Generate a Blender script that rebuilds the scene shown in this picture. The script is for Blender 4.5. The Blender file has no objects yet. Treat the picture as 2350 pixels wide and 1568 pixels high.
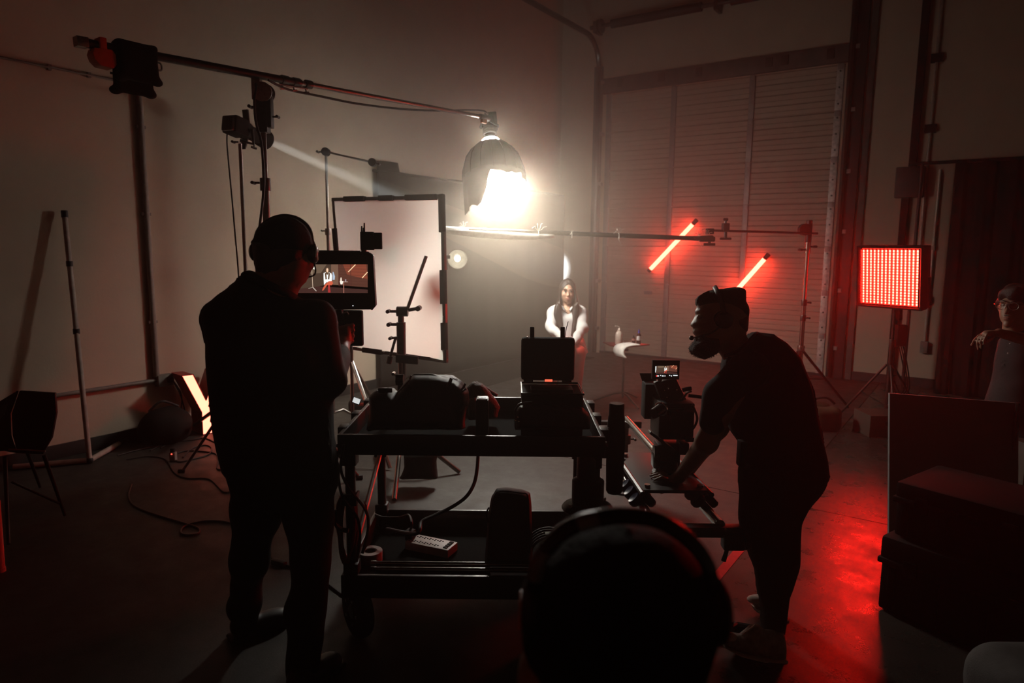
import bpy, bmesh, math, random
import numpy as np
from mathutils import Vector, Matrix

random.seed(7)
rng = np.random.default_rng(7)
SC = bpy.context.scene
COL = SC.collection

# ------------------------------------------------------------------ camera, world, exposure
F_PX, CX, CY = 1565.0, 1175.0, 784.0
YAW, PITCH, ROLL, CAM_H = math.radians(34.7), math.radians(7.8), math.radians(0.57), 1.65
FW = Vector((-math.sin(YAW) * math.cos(PITCH), math.cos(YAW) * math.cos(PITCH), -math.sin(PITCH)))
_r0 = Vector((math.cos(YAW), math.sin(YAW), 0)); _u0 = _r0.cross(FW)
RT = _r0 * math.cos(ROLL) + _u0 * math.sin(ROLL)
UP = RT.cross(FW)
CAM = Vector((0, 0, CAM_H))
R0 = _r0.copy(); F0 = Vector((-math.sin(YAW), math.cos(YAW), 0)); Z = Vector((0, 0, 1))
X = Vector((1, 0, 0)); Y = Vector((0, 1, 0))

cam_data = bpy.data.cameras.new('camera'); cam = bpy.data.objects.new('camera', cam_data); COL.objects.link(cam)
cam_data.sensor_width = 36.0; cam_data.lens = 36.0 * F_PX / 2350.0
cam_data.clip_start = 0.05; cam_data.clip_end = 60
m = Matrix((RT, UP, -FW)).transposed().to_4x4(); m.translation = CAM; cam.matrix_world = m
cam_data.dof.use_dof = True; cam_data.dof.focus_distance = 3.3; cam_data.dof.aperture_fstop = 2.8
SC.camera = cam

HAZE, HAZE_SET = 0.009, 0.19
world = bpy.data.worlds.new('studio_air'); SC.world = world; world.use_nodes = True
wn = world.node_tree.nodes; wl = world.node_tree.links
wn['Background'].inputs['Color'].default_value = (0, 0, 0, 1); wn['Background'].inputs['Strength'].default_value = 0
haze_node = wn.new('ShaderNodeVolumeScatter'); haze_node.inputs['Density'].default_value = HAZE
haze_node.inputs['Color'].default_value = (1.0, 0.88, 0.72, 1); haze_node.inputs['Anisotropy'].default_value = 0.62
wl.new(haze_node.outputs['Volume'], wn['World Output'].inputs['Volume'])
# the hazer's fog hangs thickest round the set and thins out towards the crew
wg = wn.new('ShaderNodeNewGeometry'); wd = wn.new('ShaderNodeVectorMath'); wd.operation = 'DISTANCE'
wd.inputs[1].default_value = (-3.85, 5.2, 2.6)
wm = wn.new('ShaderNodeMapRange'); wm.interpolation_type = 'SMOOTHSTEP'
wm.inputs['From Min'].default_value = 0.0; wm.inputs['From Max'].default_value = 3.5
wm.inputs['To Min'].default_value = HAZE_SET; wm.inputs['To Max'].default_value = HAZE
wl.new(wg.outputs['Position'], wd.inputs[0]); wl.new(wd.outputs['Value'], wm.inputs['Value']); wl.new(wm.outputs['Result'], haze_node.inputs['Density'])
world.cycles.volume_step_size = 1.2
SC.cycles.volume_max_steps = 10

vw = SC.view_settings
vw.view_transform = 'Standard'; vw.look = 'None'; vw.exposure = 0.42; vw.gamma = 1.0; vw.use_curve_mapping = False
SC.cycles.use_denoising = True
SC.cycles.volume_bounces = 0
SC.cycles.use_light_tree = False
SC.cycles.adaptive_threshold = 0.02; SC.cycles.adaptive_min_samples = 32
SC.cycles.sample_clamp_indirect = 4.0
SC.cycles.max_bounces = 4; SC.cycles.diffuse_bounces = 3; SC.cycles.glossy_bounces = 2
SC.cycles.transmission_bounces = 4; SC.cycles.transparent_max_bounces = 6
SC.cycles.caustics_reflective = False; SC.cycles.caustics_refractive = False

# light strengths of the fixtures built further down
KEY, KEY_RING, SPOT_W, BULB, RED_PANEL, RED_TUBE, LETTER, SCREEN = 100.0, 80.0, 13000.0, 3.0, 120.0, 25.0, 4.2, 0.9
LIP_FILL = 430.0  # glow of the lip added to brighten the left wall
RED = (1.0, 0.10, 0.055)
KEYC = (1.0, 0.91, 0.77)

# ------------------------------------------------------------------ picture-to-place helpers
def ray(px, py): return FW + RT * ((px - CX) / F_PX) - UP * ((py - CY) / F_PX)
def at(px, py, d): return CAM + ray(px, py) * d
def onz(px, py, z=0.0):
    d = ray(px, py); return CAM + d * ((z - CAM_H) / d.z)
def onx(px, py, x):
    d = ray(px, py); return CAM + d * (x / d.x)
def ony(px, py, y):
    d = ray(px, py); return CAM + d * (y / d.y)
def L(u, v, z): return R0 * u + F0 * v + Z * z          # upright frame that looks along the lens
def px2m(n, d): return n * d / F_PX

# ------------------------------------------------------------------ materials
MATS = {}
def mat(name, col, rough=0.6, metal=0.0, vary=0.12, scale=30.0, bump=0.0, bscale=None, spec=0.5, sheen=0.0, trans=0.0):
    if name in MATS: return MATS[name]
    M = bpy.data.materials.new(name); M.use_nodes = True; MATS[name] = M
    nt = M.node_tree; b = nt.nodes['Principled BSDF']
    tc = nt.nodes.new('ShaderNodeTexCoord'); nz = nt.nodes.new('ShaderNodeTexNoise')
    nz.inputs['Scale'].default_value = scale; nz.inputs['Detail'].default_value = 4
    nt.links.new(tc.outputs['Object'], nz.inputs['Vector'])
    rp = nt.nodes.new('ShaderNodeValToRGB')
    a = [max(0, c * (1 - vary)) for c in col]; e = [min(1, c * (1 + vary)) for c in col]
    rp.color_ramp.elements[0].color = (*a, 1); rp.color_ramp.elements[1].color = (*e, 1)
    rp.color_ramp.elements[0].position = 0.3; rp.color_ramp.elements[1].position = 0.7
    nt.links.new(nz.outputs['Fac'], rp.inputs['Fac']); nt.links.new(rp.outputs['Color'], b.inputs['Base Color'])
    b.inputs['Roughness'].default_value = rough; b.inputs['Metallic'].default_value = metal
    b.inputs['Specular IOR Level'].default_value = spec
    if sheen: b.inputs['Sheen Weight'].default_value = sheen
    if trans: b.inputs['Transmission Weight'].default_value = trans
    if bump:
        n2 = nt.nodes.new('ShaderNodeTexNoise'); n2.inputs['Scale'].default_value = bscale or scale * 3
        n2.inputs['Detail'].default_value = 3
        nt.links.new(tc.outputs['Object'], n2.inputs['Vector'])
        bp = nt.nodes.new('ShaderNodeBump'); bp.inputs['Strength'].default_value = bump; bp.inputs['Distance'].default_value = 0.01
        nt.links.new(n2.outputs['Fac'], bp.inputs['Height']); nt.links.new(bp.outputs['Normal'], b.inputs['Normal'])
    return M
def emit(name, col, strength, vary=0.0):
    if name in MATS: return MATS[name]
    M = bpy.data.materials.new(name); M.use_nodes = True; MATS[name] = M
    nt = M.node_tree; nt.nodes.remove(nt.nodes['Principled BSDF'])
    e = nt.nodes.new('ShaderNodeEmission'); e.inputs['Color'].default_value = (*col, 1); e.inputs['Strength'].default_value = strength
    if vary:
        tc = nt.nodes.new('ShaderNodeTexCoord'); nz = nt.nodes.new('ShaderNodeTexNoise'); nz.inputs['Scale'].default_value = 8
        mp = nt.nodes.new('ShaderNodeMapRange'); mp.inputs['To Min'].default_value = strength * (1 - vary); mp.inputs['To Max'].default_value = strength * (1 + vary)
        nt.links.new(tc.outputs['Object'], nz.inputs['Vector']); nt.links.new(nz.outputs['Fac'], mp.inputs['Value']); nt.links.new(mp.outputs['Result'], e.inputs['Strength'])
    nt.links.new(e.outputs['Emission'], nt.nodes['Material Output'].inputs['Surface'])
    return M

WALL = mat('painted_wall', (0.56, 0.44, 0.33), 0.75, vary=0.05, scale=3, bump=0.08, bscale=60)
BLACK = mat('black_metal', (0.012, 0.012, 0.012), 0.42, 0.0, scale=80, spec=0.4)
BLACKG = mat('black_gloss', (0.010, 0.010, 0.010), 0.22, 0.0, scale=50)
BLACKM = mat('black_matte', (0.010, 0.0095, 0.009), 0.8, scale=60, spec=0.25)
RUBBER = mat('rubber', (0.012, 0.012, 0.012), 0.65, scale=40, bump=0.1)
STEEL = mat('steel', (0.30, 0.28, 0.26), 0.32, 1.0, scale=60, bump=0.03)
CHROME = mat('chrome', (0.62, 0.60, 0.57), 0.16, 1.0, vary=0.05)
DARKSTEEL = mat('dark_steel', (0.07, 0.066, 0.062), 0.36, 0.9, scale=50)
CLOTHB = mat('black_cloth', (0.010, 0.0095, 0.009), 0.92, scale=90, bump=0.25, bscale=300, spec=0.15)
NYLON = mat('black_nylon', (0.022, 0.022, 0.022), 0.5, scale=120, bump=0.2, bscale=400, spec=0.35)
DUVET = mat('duvetyne', (0.018, 0.015, 0.013), 0.98, scale=20, bump=0.2, bscale=120, spec=0.05)
SKIN = mat('skin', (0.42, 0.24, 0.16), 0.5, scale=40, vary=0.08)
SKIND = mat('tan_skin', (0.30, 0.17, 0.11), 0.5, scale=40, vary=0.08)
HAIRB = mat('dark_hair', (0.020, 0.012, 0.008), 0.5, scale=200, bump=0.5, bscale=220)
WHITE = mat('white_paint', (0.7, 0.68, 0.64), 0.5, vary=0.04)
PLASTW = mat('white_plastic', (0.66, 0.64, 0.60), 0.4, vary=0.05)
ORANGE = mat('orange_plastic', (0.55, 0.10, 0.015), 0.45, scale=20)
REDP = mat('red_plastic', (0.45, 0.035, 0.02), 0.45, scale=20)

# ------------------------------------------------------------------ object helpers
LOC = {}
def _props(o, label=None, cat=None, group=None, kind=None):
    if label: o['label'] = label
    if cat: o['category'] = cat
    if group: o['group'] = group
    if kind: o['kind'] = kind
def thing(name, label, cat, loc, group=None):
    o = bpy.data.objects.new(name, None); COL.objects.link(o)
    o.empty_display_size = 0.05; o.location = loc; LOC[o] = Vector(loc); _props(o, label, cat, group); return o

class MB:
    def __init__(self): self.v = []; self.f = []
    def add(self, vs, fs):
        n = len(self.v); self.v += [Vector(p) for p in vs]; self.f += [tuple(i + n for i in q) for q in fs]; return self
    def box(self, c, s, ax=(X, Y, Z), taper=1.0):
        c = Vector(c); a = [Vector(q) for q in ax]; vs = []
        for k in (-1, 1):
            t = taper if k > 0 else 1.0
            for i, j in ((-1, -1), (1, -1), (1, 1), (-1, 1)):
                vs.append(c + a[0] * (i * s[0] / 2 * t) + a[1] * (j * s[1] / 2 * t) + a[2] * (k * s[2] / 2))
        return self.add(vs, [(3, 2, 1, 0), (4, 5, 6, 7), (0, 1, 5, 4), (1, 2, 6, 5), (2, 3, 7, 6), (3, 0, 4, 7)])
    def cyl(self, p0, p1, r0, r1=None, n=14, caps=True): return self.tube([p0, p1], [r0, r0 if r1 is None else r1], n, caps)
    def tube(self, pts, r, n=8, caps=True, flat=1.0):
        P = [Vector(p) for p in pts]; rr = list(r) if isinstance(r, (list, tuple)) else [r] * len(P)
        vs = []; fs = []; prev = None
        for i, p in enumerate(P):
            t = (P[min(i + 1, len(P) - 1)] - P[max(i - 1, 0)])
            t = t.normalized() if t.length > 1e-9 else Z.copy()
            if prev is None:
                a = t.cross(Z) if abs(t.z) < 0.95 else t.cross(X)
            else:
                a = prev - t * prev.dot(t)
                if a.length < 1e-6: a = t.cross(X)
            a.normalize(); prev = a; b = t.cross(a)
            for k in range(n):
                w = 2 * math.pi * k / n; vs.append(p + (a * math.cos(w) + b * math.sin(w) * flat) * rr[i])
        for i in range(len(P) - 1):
            for k in range(n):
                k2 = (k + 1) % n; fs.append((i * n + k, i * n + k2, (i + 1) * n + k2, (i + 1) * n + k))
        if caps: fs += [tuple(range(n - 1, -1, -1)), tuple((len(P) - 1) * n + k for k in range(n))]
        return self.add(vs, fs)
    def lathe(self, prof, o, axis=Z, n=24, a=None):
        o = Vector(o); t = Vector(axis).normalized()
        a = Vector(a) if a else (t.cross(X) if abs(t.x) < 0.9 else t.cross(Y)); a = (a - t * a.dot(t)).normalized(); b = t.cross(a)
        vs = []; fs = []
        for r, h in prof:
            for k in range(n):
                w = 2 * math.pi * k / n; vs.append(o + t * h + (a * math.cos(w) + b * math.sin(w)) * r)
        for i in range(len(prof) - 1):
            for k in range(n):
                k2 = (k + 1) % n; fs.append((i * n + k, i * n + k2, (i + 1) * n + k2, (i + 1) * n + k))
        if prof[0][0] > 1e-6: fs.append(tuple(range(n - 1, -1, -1)))
        if prof[-1][0] > 1e-6: fs.append(tuple((len(prof) - 1) * n + k for k in range(n)))
        return self.add(vs, fs)
    def ball(self, c, r, n=12, ax=(X, Y, Z)):
        r = r if isinstance(r, (tuple, list)) else (r, r, r); c = Vector(c); vs = []; fs = []; m_ = n // 2
        for i in range(m_ + 1):
            th = math.pi * i / m_
            for k in range(n):
                w = 2 * math.pi * k / n
                vs.append(c + ax[0] * (r[0] * math.sin(th) * math.cos(w)) + ax[1] * (r[1] * math.sin(th) * math.sin(w)) + ax[2] * (r[2] * math.cos(th)))
        for i in range(m_):
            for k in range(n):
                k2 = (k + 1) % n; fs.append((i * n + k, (i + 1) * n + k, (i + 1) * n + k2, i * n + k2))
        return self.add(vs, fs)
    def prism(self, pts, thick):
        """closed planar outline of 3-D points, pushed back along thick (Vector)"""
        P = [Vector(p) for p in pts]; n = len(P); t = Vector(thick)
        vs = P + [p + t for p in P]
        fs = [tuple(range(n)), tuple(range(2 * n - 1, n - 1, -1))] + [(i, i + n, (i + 1) % n + n, (i + 1) % n) for i in range(n)]
        return self.add(vs, fs)
    def quad(self, a, b, c, d): return self.add([a, b, c, d], [(0, 1, 2, 3)])
    def build(self, name, material, parent=None, bevel=0.0, smooth=40, label=None, cat=None, group=None, kind=None, base=None, solid=0.0, sub=0):
        me = bpy.data.meshes.new(name)
        if parent is not None: o0 = LOC[parent]
        else:
            if base is None:
                b = np.array([tuple(p) for p in self.v]); base = ((b[:, 0].min() + b[:, 0].max()) / 2, (b[:, 1].min() + b[:, 1].max()) / 2, b[:, 2].min())
            o0 = Vector(base)
        me.from_pydata([tuple(p - o0) for p in self.v], [], self.f)
        bm = bmesh.new(); bm.from_mesh(me)
        bmesh.ops.remove_doubles(bm, verts=bm.verts, dist=1e-6)
        bmesh.ops.recalc_face_normals(bm, faces=bm.faces)
        if bevel:
            es = [e for e in bm.edges if len(e.link_faces) == 2 and e.calc_face_angle(0) > 0.6]
            bmesh.ops.bevel(bm, geom=es, offset=bevel, segments=2, profile=0.6, affect='EDGES', clamp_overlap=True)
        bm.to_mesh(me); bm.free(); me.validate()
        if smooth: me.shade_smooth(); me.set_sharp_from_angle(angle=math.radians(smooth))
        me.materials.append(material)
        o = bpy.data.objects.new(name, me); COL.objects.link(o)
        if parent is not None: o.parent = parent; LOC[o] = o0
        else: o.location = o0; LOC[o] = o0
        if solid:
            md = o.modifiers.new('thickness', 'SOLIDIFY'); md.thickness = solid; md.offset = 0
        if sub:
            md = o.modifiers.new('subdivision', 'SUBSURF'); md.levels = sub; md.render_levels = sub
        _props(o, label, cat, group, kind); return o
def copy_tree(o, delta, parent=None, label=None, group=None):
    c = o.copy(); COL.objects.link(c)
    if parent is not None: c.parent = parent
    else: c.location = o.location + Vector(delta)
    LOC[c] = LOC[o] + Vector(delta)
    if label: c['label'] = label
    if group: c['group'] = group
    for ch in list(o.children): copy_tree(ch, delta, c)
    return c
def bez(pts, n=8):
    """Catmull-Rom through the points"""
    P = [Vector(p) for p in pts]; out = []
    for i in range(len(P) - 1):
        a, b, c, d = P[max(i - 1, 0)], P[i], P[i + 1], P[min(i + 2, len(P) - 1)]
        for k in range(n):
            t = k / n
            out.append(0.5 * ((2 * b) + (c - a) * t + (2 * a - 5 * b + 4 * c - d) * t * t + (-a + 3 * b - 3 * c + d) * t ** 3))
    out.append(P[-1]); return out

# ------------------------------------------------------------------ smooth solids (distance fields meshed with surface nets)
def _v(p): return np.array(tuple(p), dtype=np.float32)
class Solid:
    def __init__(self, k=0.03): self.p = []; self.k = k; self.lo = np.full(3, 1e9); self.hi = np.full(3, -1e9); self.wr = None
    def _bb(self, pts, r):
        for q in pts: q = np.array(tuple(q)); self.lo = np.minimum(self.lo, q - r); self.hi = np.maximum(self.hi, q + r)
    def cap(self, a, b, ra, rb=None, k=None, op='+'):
        rb = ra if rb is None else rb; A, B = _v(a), _v(b); ab = B - A; L2 = float(ab @ ab) + 1e-12
        if op == '+': self._bb((a, b), max(ra, rb))
        def f(P):
            t = np.clip(((P - A) @ ab) / L2, 0, 1); d = P - A - t[:, None] * ab
            return np.sqrt((d * d).sum(1)) - (ra + (rb - ra) * t)
        self.p.append((f, self.k if k is None else k, op)); return self
    def chain(self, pts, rs, k=None):
        for i in range(len(pts) - 1): self.cap(pts[i], pts[i + 1], rs[i], rs[i + 1], k)
        return self
    def ell(self, c, r, ax=None, k=None, op='+'):
        ax = ax or (R0, F0, Z); A = np.stack([_v(q) for q in ax], 1); C = _v(c); r = np.array(r, dtype=np.float32)
        if op == '+': self._bb((c,), float(max(r)))
        def f(P):
            q = (P - C) @ A; k0 = np.sqrt(((q / r) ** 2).sum(1)); k1 = np.sqrt(((q / (r * r)) ** 2).sum(1)) + 1e-9
            return k0 * (k0 - 1) / k1
        self.p.append((f, self.k if k is None else k, op)); return self
    def rbox(self, c, s, r, ax=None, k=None, op='+'):
        ax = ax or (R0, F0, Z); A = np.stack([_v(q) for q in ax], 1); C = _v(c); h = np.array(s, dtype=np.float32) / 2 - r
        if op == '+': self._bb((c,), float(np.linalg.norm(s)) / 2)
        def f(P):
            q = np.abs((P - C) @ A) - h; return np.sqrt((np.maximum(q, 0) ** 2).sum(1)) + np.minimum(q.max(1), 0) - r
        self.p.append((f, self.k if k is None else k, op)); return self
    def half(self, p, n, k=0.005):
        """cut away everything on the side n points to"""
        C = _v(p); N = _v(Vector(n).normalized())
        self.p.append((lambda P: -((P - C) @ N), k, '-')); return self
    def puff(self, poly, d, W, R, k=None, op='+', up=Z, tilt=None):
        """rounded body with the given outline (pixel points at depth d), half thickness W reached R inside the outline"""
        P3 = [at(x, y, d) for x, y in poly]; o = sum(P3, Vector()) / len(P3)
        ax = RT; ay = UP; an = FW
        A = np.stack([_v(ax), _v(ay), _v(an)], 1); O = _v(o)
        Q = np.array([((p - o).dot(ax), (p - o).dot(ay)) for p in P3], dtype=np.float32)
        if op == '+': self._bb(P3, 0.01); self._bb([p + an * W for p in P3], 0.01); self._bb([p - an * W for p in P3], 0.01)
        def f(P):
            q = (P - O) @ A; x, y, t = q[:, 0], q[:, 1], np.abs(q[:, 2])
            d2 = np.full(len(P), 1e9, dtype=np.float32); ins = np.zeros(len(P), bool); n = len(Q)
            for i in range(n):
                a = Q[i]; b = Q[(i + 1) % n]; ex, ey = b - a; wx, wy = x - a[0], y - a[1]
                s = np.clip((wx * ex + wy * ey) / (ex * ex + ey * ey + 1e-12), 0, 1)
                dx, dy = wx - s * ex, wy - s * ey; d2 = np.minimum(d2, dx * dx + dy * dy)
                c1 = (a[1] <= y) != (b[1] <= y)
                if abs(ey) > 1e-9: ins ^= c1 & (x < a[0] + (y - a[1]) * ex / ey)
            sd = np.sqrt(d2); u = np.clip(sd / R, 0, 1)
            w = W * np.sqrt(np.maximum(1 - (1 - u) ** 2, 0))
            return np.where(ins, np.maximum(t - w, -sd) * 0.75, np.sqrt(d2 + np.maximum(t - 0.3 * W, 0) ** 2 * 0.5))
        self.p.append((f, self.k if k is None else k, op)); return self
    def wrinkle(self, amp, freq, n=7, seed=1, stretch=(1, 1, 1)):
        g = np.random.default_rng(seed); D = g.normal(size=(n, 3)) * np.array(stretch); D = D / np.linalg.norm(D, axis=1)[:, None]
        ph = g.uniform(0, 6.3, n); fr = freq * g.uniform(0.6, 1.8, n); D = (D * fr[:, None]).astype(np.float32)
        def w(P):
            base = P @ D.T + ph
            base = base + 0.9 * np.sin(P @ np.roll(D, 1, axis=1).T * 0.5 + ph)
            return (np.sin(base).sum(1) / math.sqrt(n)) * amp
        self.wr = w; return self
    def ev(self, P):
        d = None
        for f, k, op in self.p:
            e = f(P)
            if d is None: d = e; continue
            if op == '+':
                h = np.clip(0.5 + 0.5 * (d - e) / k, 0, 1); d = d * (1 - h) + e * h - k * h * (1 - h)
            else:
                h = np.clip(0.5 - 0.5 * (d + e) / k, 0, 1); d = d * (1 - h) + (-e) * h + k * h * (1 - h)
        if self.wr is not None: d = d + self.wr(P)
        return d
    def mesh(self, vox):
        B = 4; lo = self.lo - 3 * vox; n = np.ceil((self.hi - lo + 3 * vox) / (vox * B)).astype(int)
        bs = vox * B
        gx, gy, gz = [lo[i] + (np.arange(n[i]) + 0.5) * bs for i in range(3)]
        C = np.stack(np.meshgrid(gx, gy, gz, indexing='ij'), -1).reshape(-1, 3).astype(np.float32)
        cd = self.ev(C); N = n * B
        G = np.repeat(np.repeat(np.repeat(cd.reshape(n), B, 0), B, 1), B, 2).astype(np.float32)
        act = np.nonzero(np.abs(cd) < bs * 1.6)[0]
        bi = np.stack(np.unravel_index(act, n), 1)
        off = np.stack(np.meshgrid(*[np.arange(B)] * 3, indexing='ij'), -1).reshape(-1, 3)
        idx = (bi[:, None, :] * B + off[None]).reshape(-1, 3)
        for s in range(0, len(idx), 400000):
            q = idx[s:s + 400000]; G[q[:, 0], q[:, 1], q[:, 2]] = self.ev((lo + (q + 0.5) * vox).astype(np.float32))
        ins = G < 0
        c8 = np.zeros(np.array(G.shape) - 1, np.int8)
        sl = lambda a, o: a[o[0]:a.shape[0] - 1 + o[0], o[1]:a.shape[1] - 1 + o[1], o[2]:a.shape[2] - 1 + o[2]]
        cor = [(i, j, k) for i in (0, 1) for j in (0, 1) for k in (0, 1)]
        for o in cor: c8 += sl(ins, o)
        mix = (c8 > 0) & (c8 < 8); cells = np.argwhere(mix)
        vid = np.full(mix.shape, -1, np.int64); vid[mix] = np.arange(len(cells))
        acc = np.zeros((len(cells), 3)); cnt = np.zeros(len(cells))
        for a in cor:
            for ax in range(3):
                if a[ax]: continue
                b = list(a); b[ax] = 1
                g0 = G[cells[:, 0] + a[0], cells[:, 1] + a[1], cells[:, 2] + a[2]]; g1 = G[cells[:, 0] + b[0], cells[:, 1] + b[1], cells[:, 2] + b[2]]
                c = (g0 < 0) != (g1 < 0); t = np.where(c, g0 / np.where(c, g0 - g1, 1), 0)
                p = np.array(a, float)[None] + 0; p = np.repeat(p, len(cells), 0); p[:, ax] += t
                acc += p * c[:, None]; cnt += c
        V = lo + (cells + acc / np.maximum(cnt, 1)[:, None] + 0.5) * vox
        faces = []
        for ax in range(3):
            o1 = [0, 0, 0]; o1[ax] = 1
            a = ins[tuple(slice(0, ins.shape[i] - (1 if i == ax else 0)) for i in range(3))]
            b = ins[tuple(slice(o1[i], None) for i in range(3))]
            E = np.argwhere(a != b); u, w = [(1, 2), (2, 0), (0, 1)][ax]
            E = E[(E[:, u] > 0) & (E[:, w] > 0) & (E[:, u] < vid.shape[u]) & (E[:, w] < vid.shape[w]) & (E[:, ax] < vid.shape[ax])]
            fl = a[E[:, 0], E[:, 1], E[:, 2]]
            q = []
            for du, dw in ((-1, -1), (0, -1), (0, 0), (-1, 0)):
                c = E.copy(); c[:, u] += du; c[:, w] += dw; q.append(vid[c[:, 0], c[:, 1], c[:, 2]])
            q = np.stack(q, 1); q[~fl] = q[~fl][:, ::-1]; faces.append(q[(q >= 0).all(1)])
        return V, np.concatenate(faces)
    def build(self, name, material, parent=None, vox=0.009, relax=1, base=None, label=None, cat=None, group=None, kind=None):
        V, Fq = self.mesh(vox)
        for _ in range(relax):                       # light Laplacian smoothing
            s = np.zeros_like(V); c = np.zeros(len(V))
            for i in range(4):
                a, b = Fq[:, i], Fq[:, (i + 1) % 4]
                np.add.at(s, a, V[b]); np.add.at(s, b, V[a]); np.add.at(c, a, 1); np.add.at(c, b, 1)
            V = V * 0.4 + 0.6 * s / np.maximum(c, 1)[:, None]
        if parent is not None: o0 = LOC[parent]
        else: o0 = Vector(base) if base is not None else Vector(((V[:, 0].min() + V[:, 0].max()) / 2, (V[:, 1].min() + V[:, 1].max()) / 2, V[:, 2].min()))
        me = bpy.data.meshes.new(name); V = V - np.array(tuple(o0))
        me.vertices.add(len(V)); me.vertices.foreach_set('co', V.astype(np.float32).ravel())
        me.loops.add(len(Fq) * 4); me.loops.foreach_set('vertex_index', Fq.astype(np.int32).ravel())
        me.polygons.add(len(Fq)); me.polygons.foreach_set('loop_start', np.arange(0, len(Fq) * 4, 4, dtype=np.int32))
        me.update(calc_edges=True); me.validate(); me.shade_smooth(); me.materials.append(material)
        o = bpy.data.objects.new(name, me); COL.objects.link(o)
        if parent is not None: o.parent = parent
        else: o.location = o0
        LOC[o] = o0; _props(o, label, cat, group, kind); return o
# ================================================================== the room
WX, WY, RX, FY, CZ = -5.8, 9.7, 4.6, -3.2, 6.6
def st(mb, name, material, parent=None, **k):
    return mb.build(name, material, parent, kind='structure' if parent is None else None, **k)

# concrete floor: slabs with recessed joints
CONC = bpy.data.materials.new('worn_concrete'); CONC.use_nodes = True
_n = CONC.node_tree; _b = _n.nodes['Principled BSDF']
_tc = _n.nodes.new('ShaderNodeTexCoord'); _g = _n.nodes.new('ShaderNodeNewGeometry')
_a = _n.nodes.new('ShaderNodeTexNoise'); _a.inputs['Scale'].default_value = 0.7; _a.inputs['Detail'].default_value = 8; _a.inputs['Roughness'].default_value = 0.65
_c = _n.nodes.new('ShaderNodeTexNoise'); _c.inputs['Scale'].default_value = 160; _c.inputs['Detail'].default_value = 3
_w = _n.nodes.new('ShaderNodeTexNoise'); _w.inputs['Scale'].default_value = 6; _w.inputs['Detail'].default_value = 9; _w.inputs['Roughness'].default_value = 0.7
for q in (_a, _c, _w): _n.links.new(_g.outputs['Position'], q.inputs['Vector'])
_r1 = _n.nodes.new('ShaderNodeValToRGB'); _r1.color_ramp.elements[0].color = (0.026, 0.023, 0.020, 1); _r1.color_ramp.elements[1].color = (0.046, 0.040, 0.034, 1)
_r1.color_ramp.elements[0].position = 0.35; _r1.color_ramp.elements[1].position = 0.68
_n.links.new(_a.outputs['Fac'], _r1.inputs['Fac'])
_r2 = _n.nodes.new('ShaderNodeValToRGB'); _r2.color_ramp.elements[0].color = (0.62, 0.62, 0.62, 1); _r2.color_ramp.elements[1].color = (1.3, 1.3, 1.3, 1)
_r2.color_ramp.elements[0].position = 0.3; _r2.color_ramp.elements[1].position = 0.7
_n.links.new(_c.outputs['Fac'], _r2.inputs['Fac'])
_mx = _n.nodes.new('ShaderNodeMix'); _mx.data_type = 'RGBA'; _mx.blend_type = 'MULTIPLY'; _mx.inputs[0].default_value = 1.0
_n.links.new(_r1.outputs['Color'], _mx.inputs[6]); _n.links.new(_r2.outputs['Color'], _mx.inputs[7]); _n.links.new(_mx.outputs[2], _b.inputs['Base Color'])
_r3 = _n.nodes.new('ShaderNodeMapRange'); _r3.inputs['From Min'].default_value = 0.35; _r3.inputs['From Max'].default_value = 0.7
_r3.inputs['To Min'].default_value = 0.50; _r3.inputs['To Max'].default_value = 0.75
_n.links.new(_w.outputs['Fac'], _r3.inputs['Value']); _n.links.new(_r3.outputs['Result'], _b.inputs['Roughness'])
_bp = _n.nodes.new('ShaderNodeBump'); _bp.inputs['Strength'].default_value = 0.12; _bp.inputs['Distance'].default_value = 0.004
_n.links.new(_c.outputs['Fac'], _bp.inputs['Height']); _n.links.new(_bp.outputs['Normal'], _b.inputs['Normal'])
_b.inputs['Specular IOR Level'].default_value = 0.4
CONC2 = CONC.copy(); CONC2.name = 'polished_concrete'
for q in CONC2.node_tree.nodes:
    if q.type == 'MAP_RANGE': q.inputs['To Min'].default_value = 0.22; q.inputs['To Max'].default_value = 0.46
JOINT = mat('joint_filler', (0.012, 0.011, 0.010), 0.9)
floor = st(MB().box(((WX + RX) / 2, (WY + FY) / 2, -0.06), (RX - WX, WY - FY, 0.1)), 'floor', JOINT, base=(0, 0, 0))
_xs = [WX, -1.0, 1.9, RX]; _ys = [FY, -0.4, 4.58, WY]
for i in range(3):
    for j in range(3):
        x0, x1, y0, y1 = _xs[i] + .004, _xs[i + 1] - .004, _ys[j] + .004, _ys[j + 1] - .004
        MB().box(((x0 + x1) / 2, (y0 + y1) / 2, -0.006), (x1 - x0, y1 - y0, 0.012)).build('concrete_slab', CONC if i == 0 else CONC2, floor, smooth=0)

wall_left = st(MB().box((WX - 0.1, (WY + FY) / 2, CZ / 2), (0.2, WY - FY, CZ)), 'wall_left', WALL)
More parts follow.
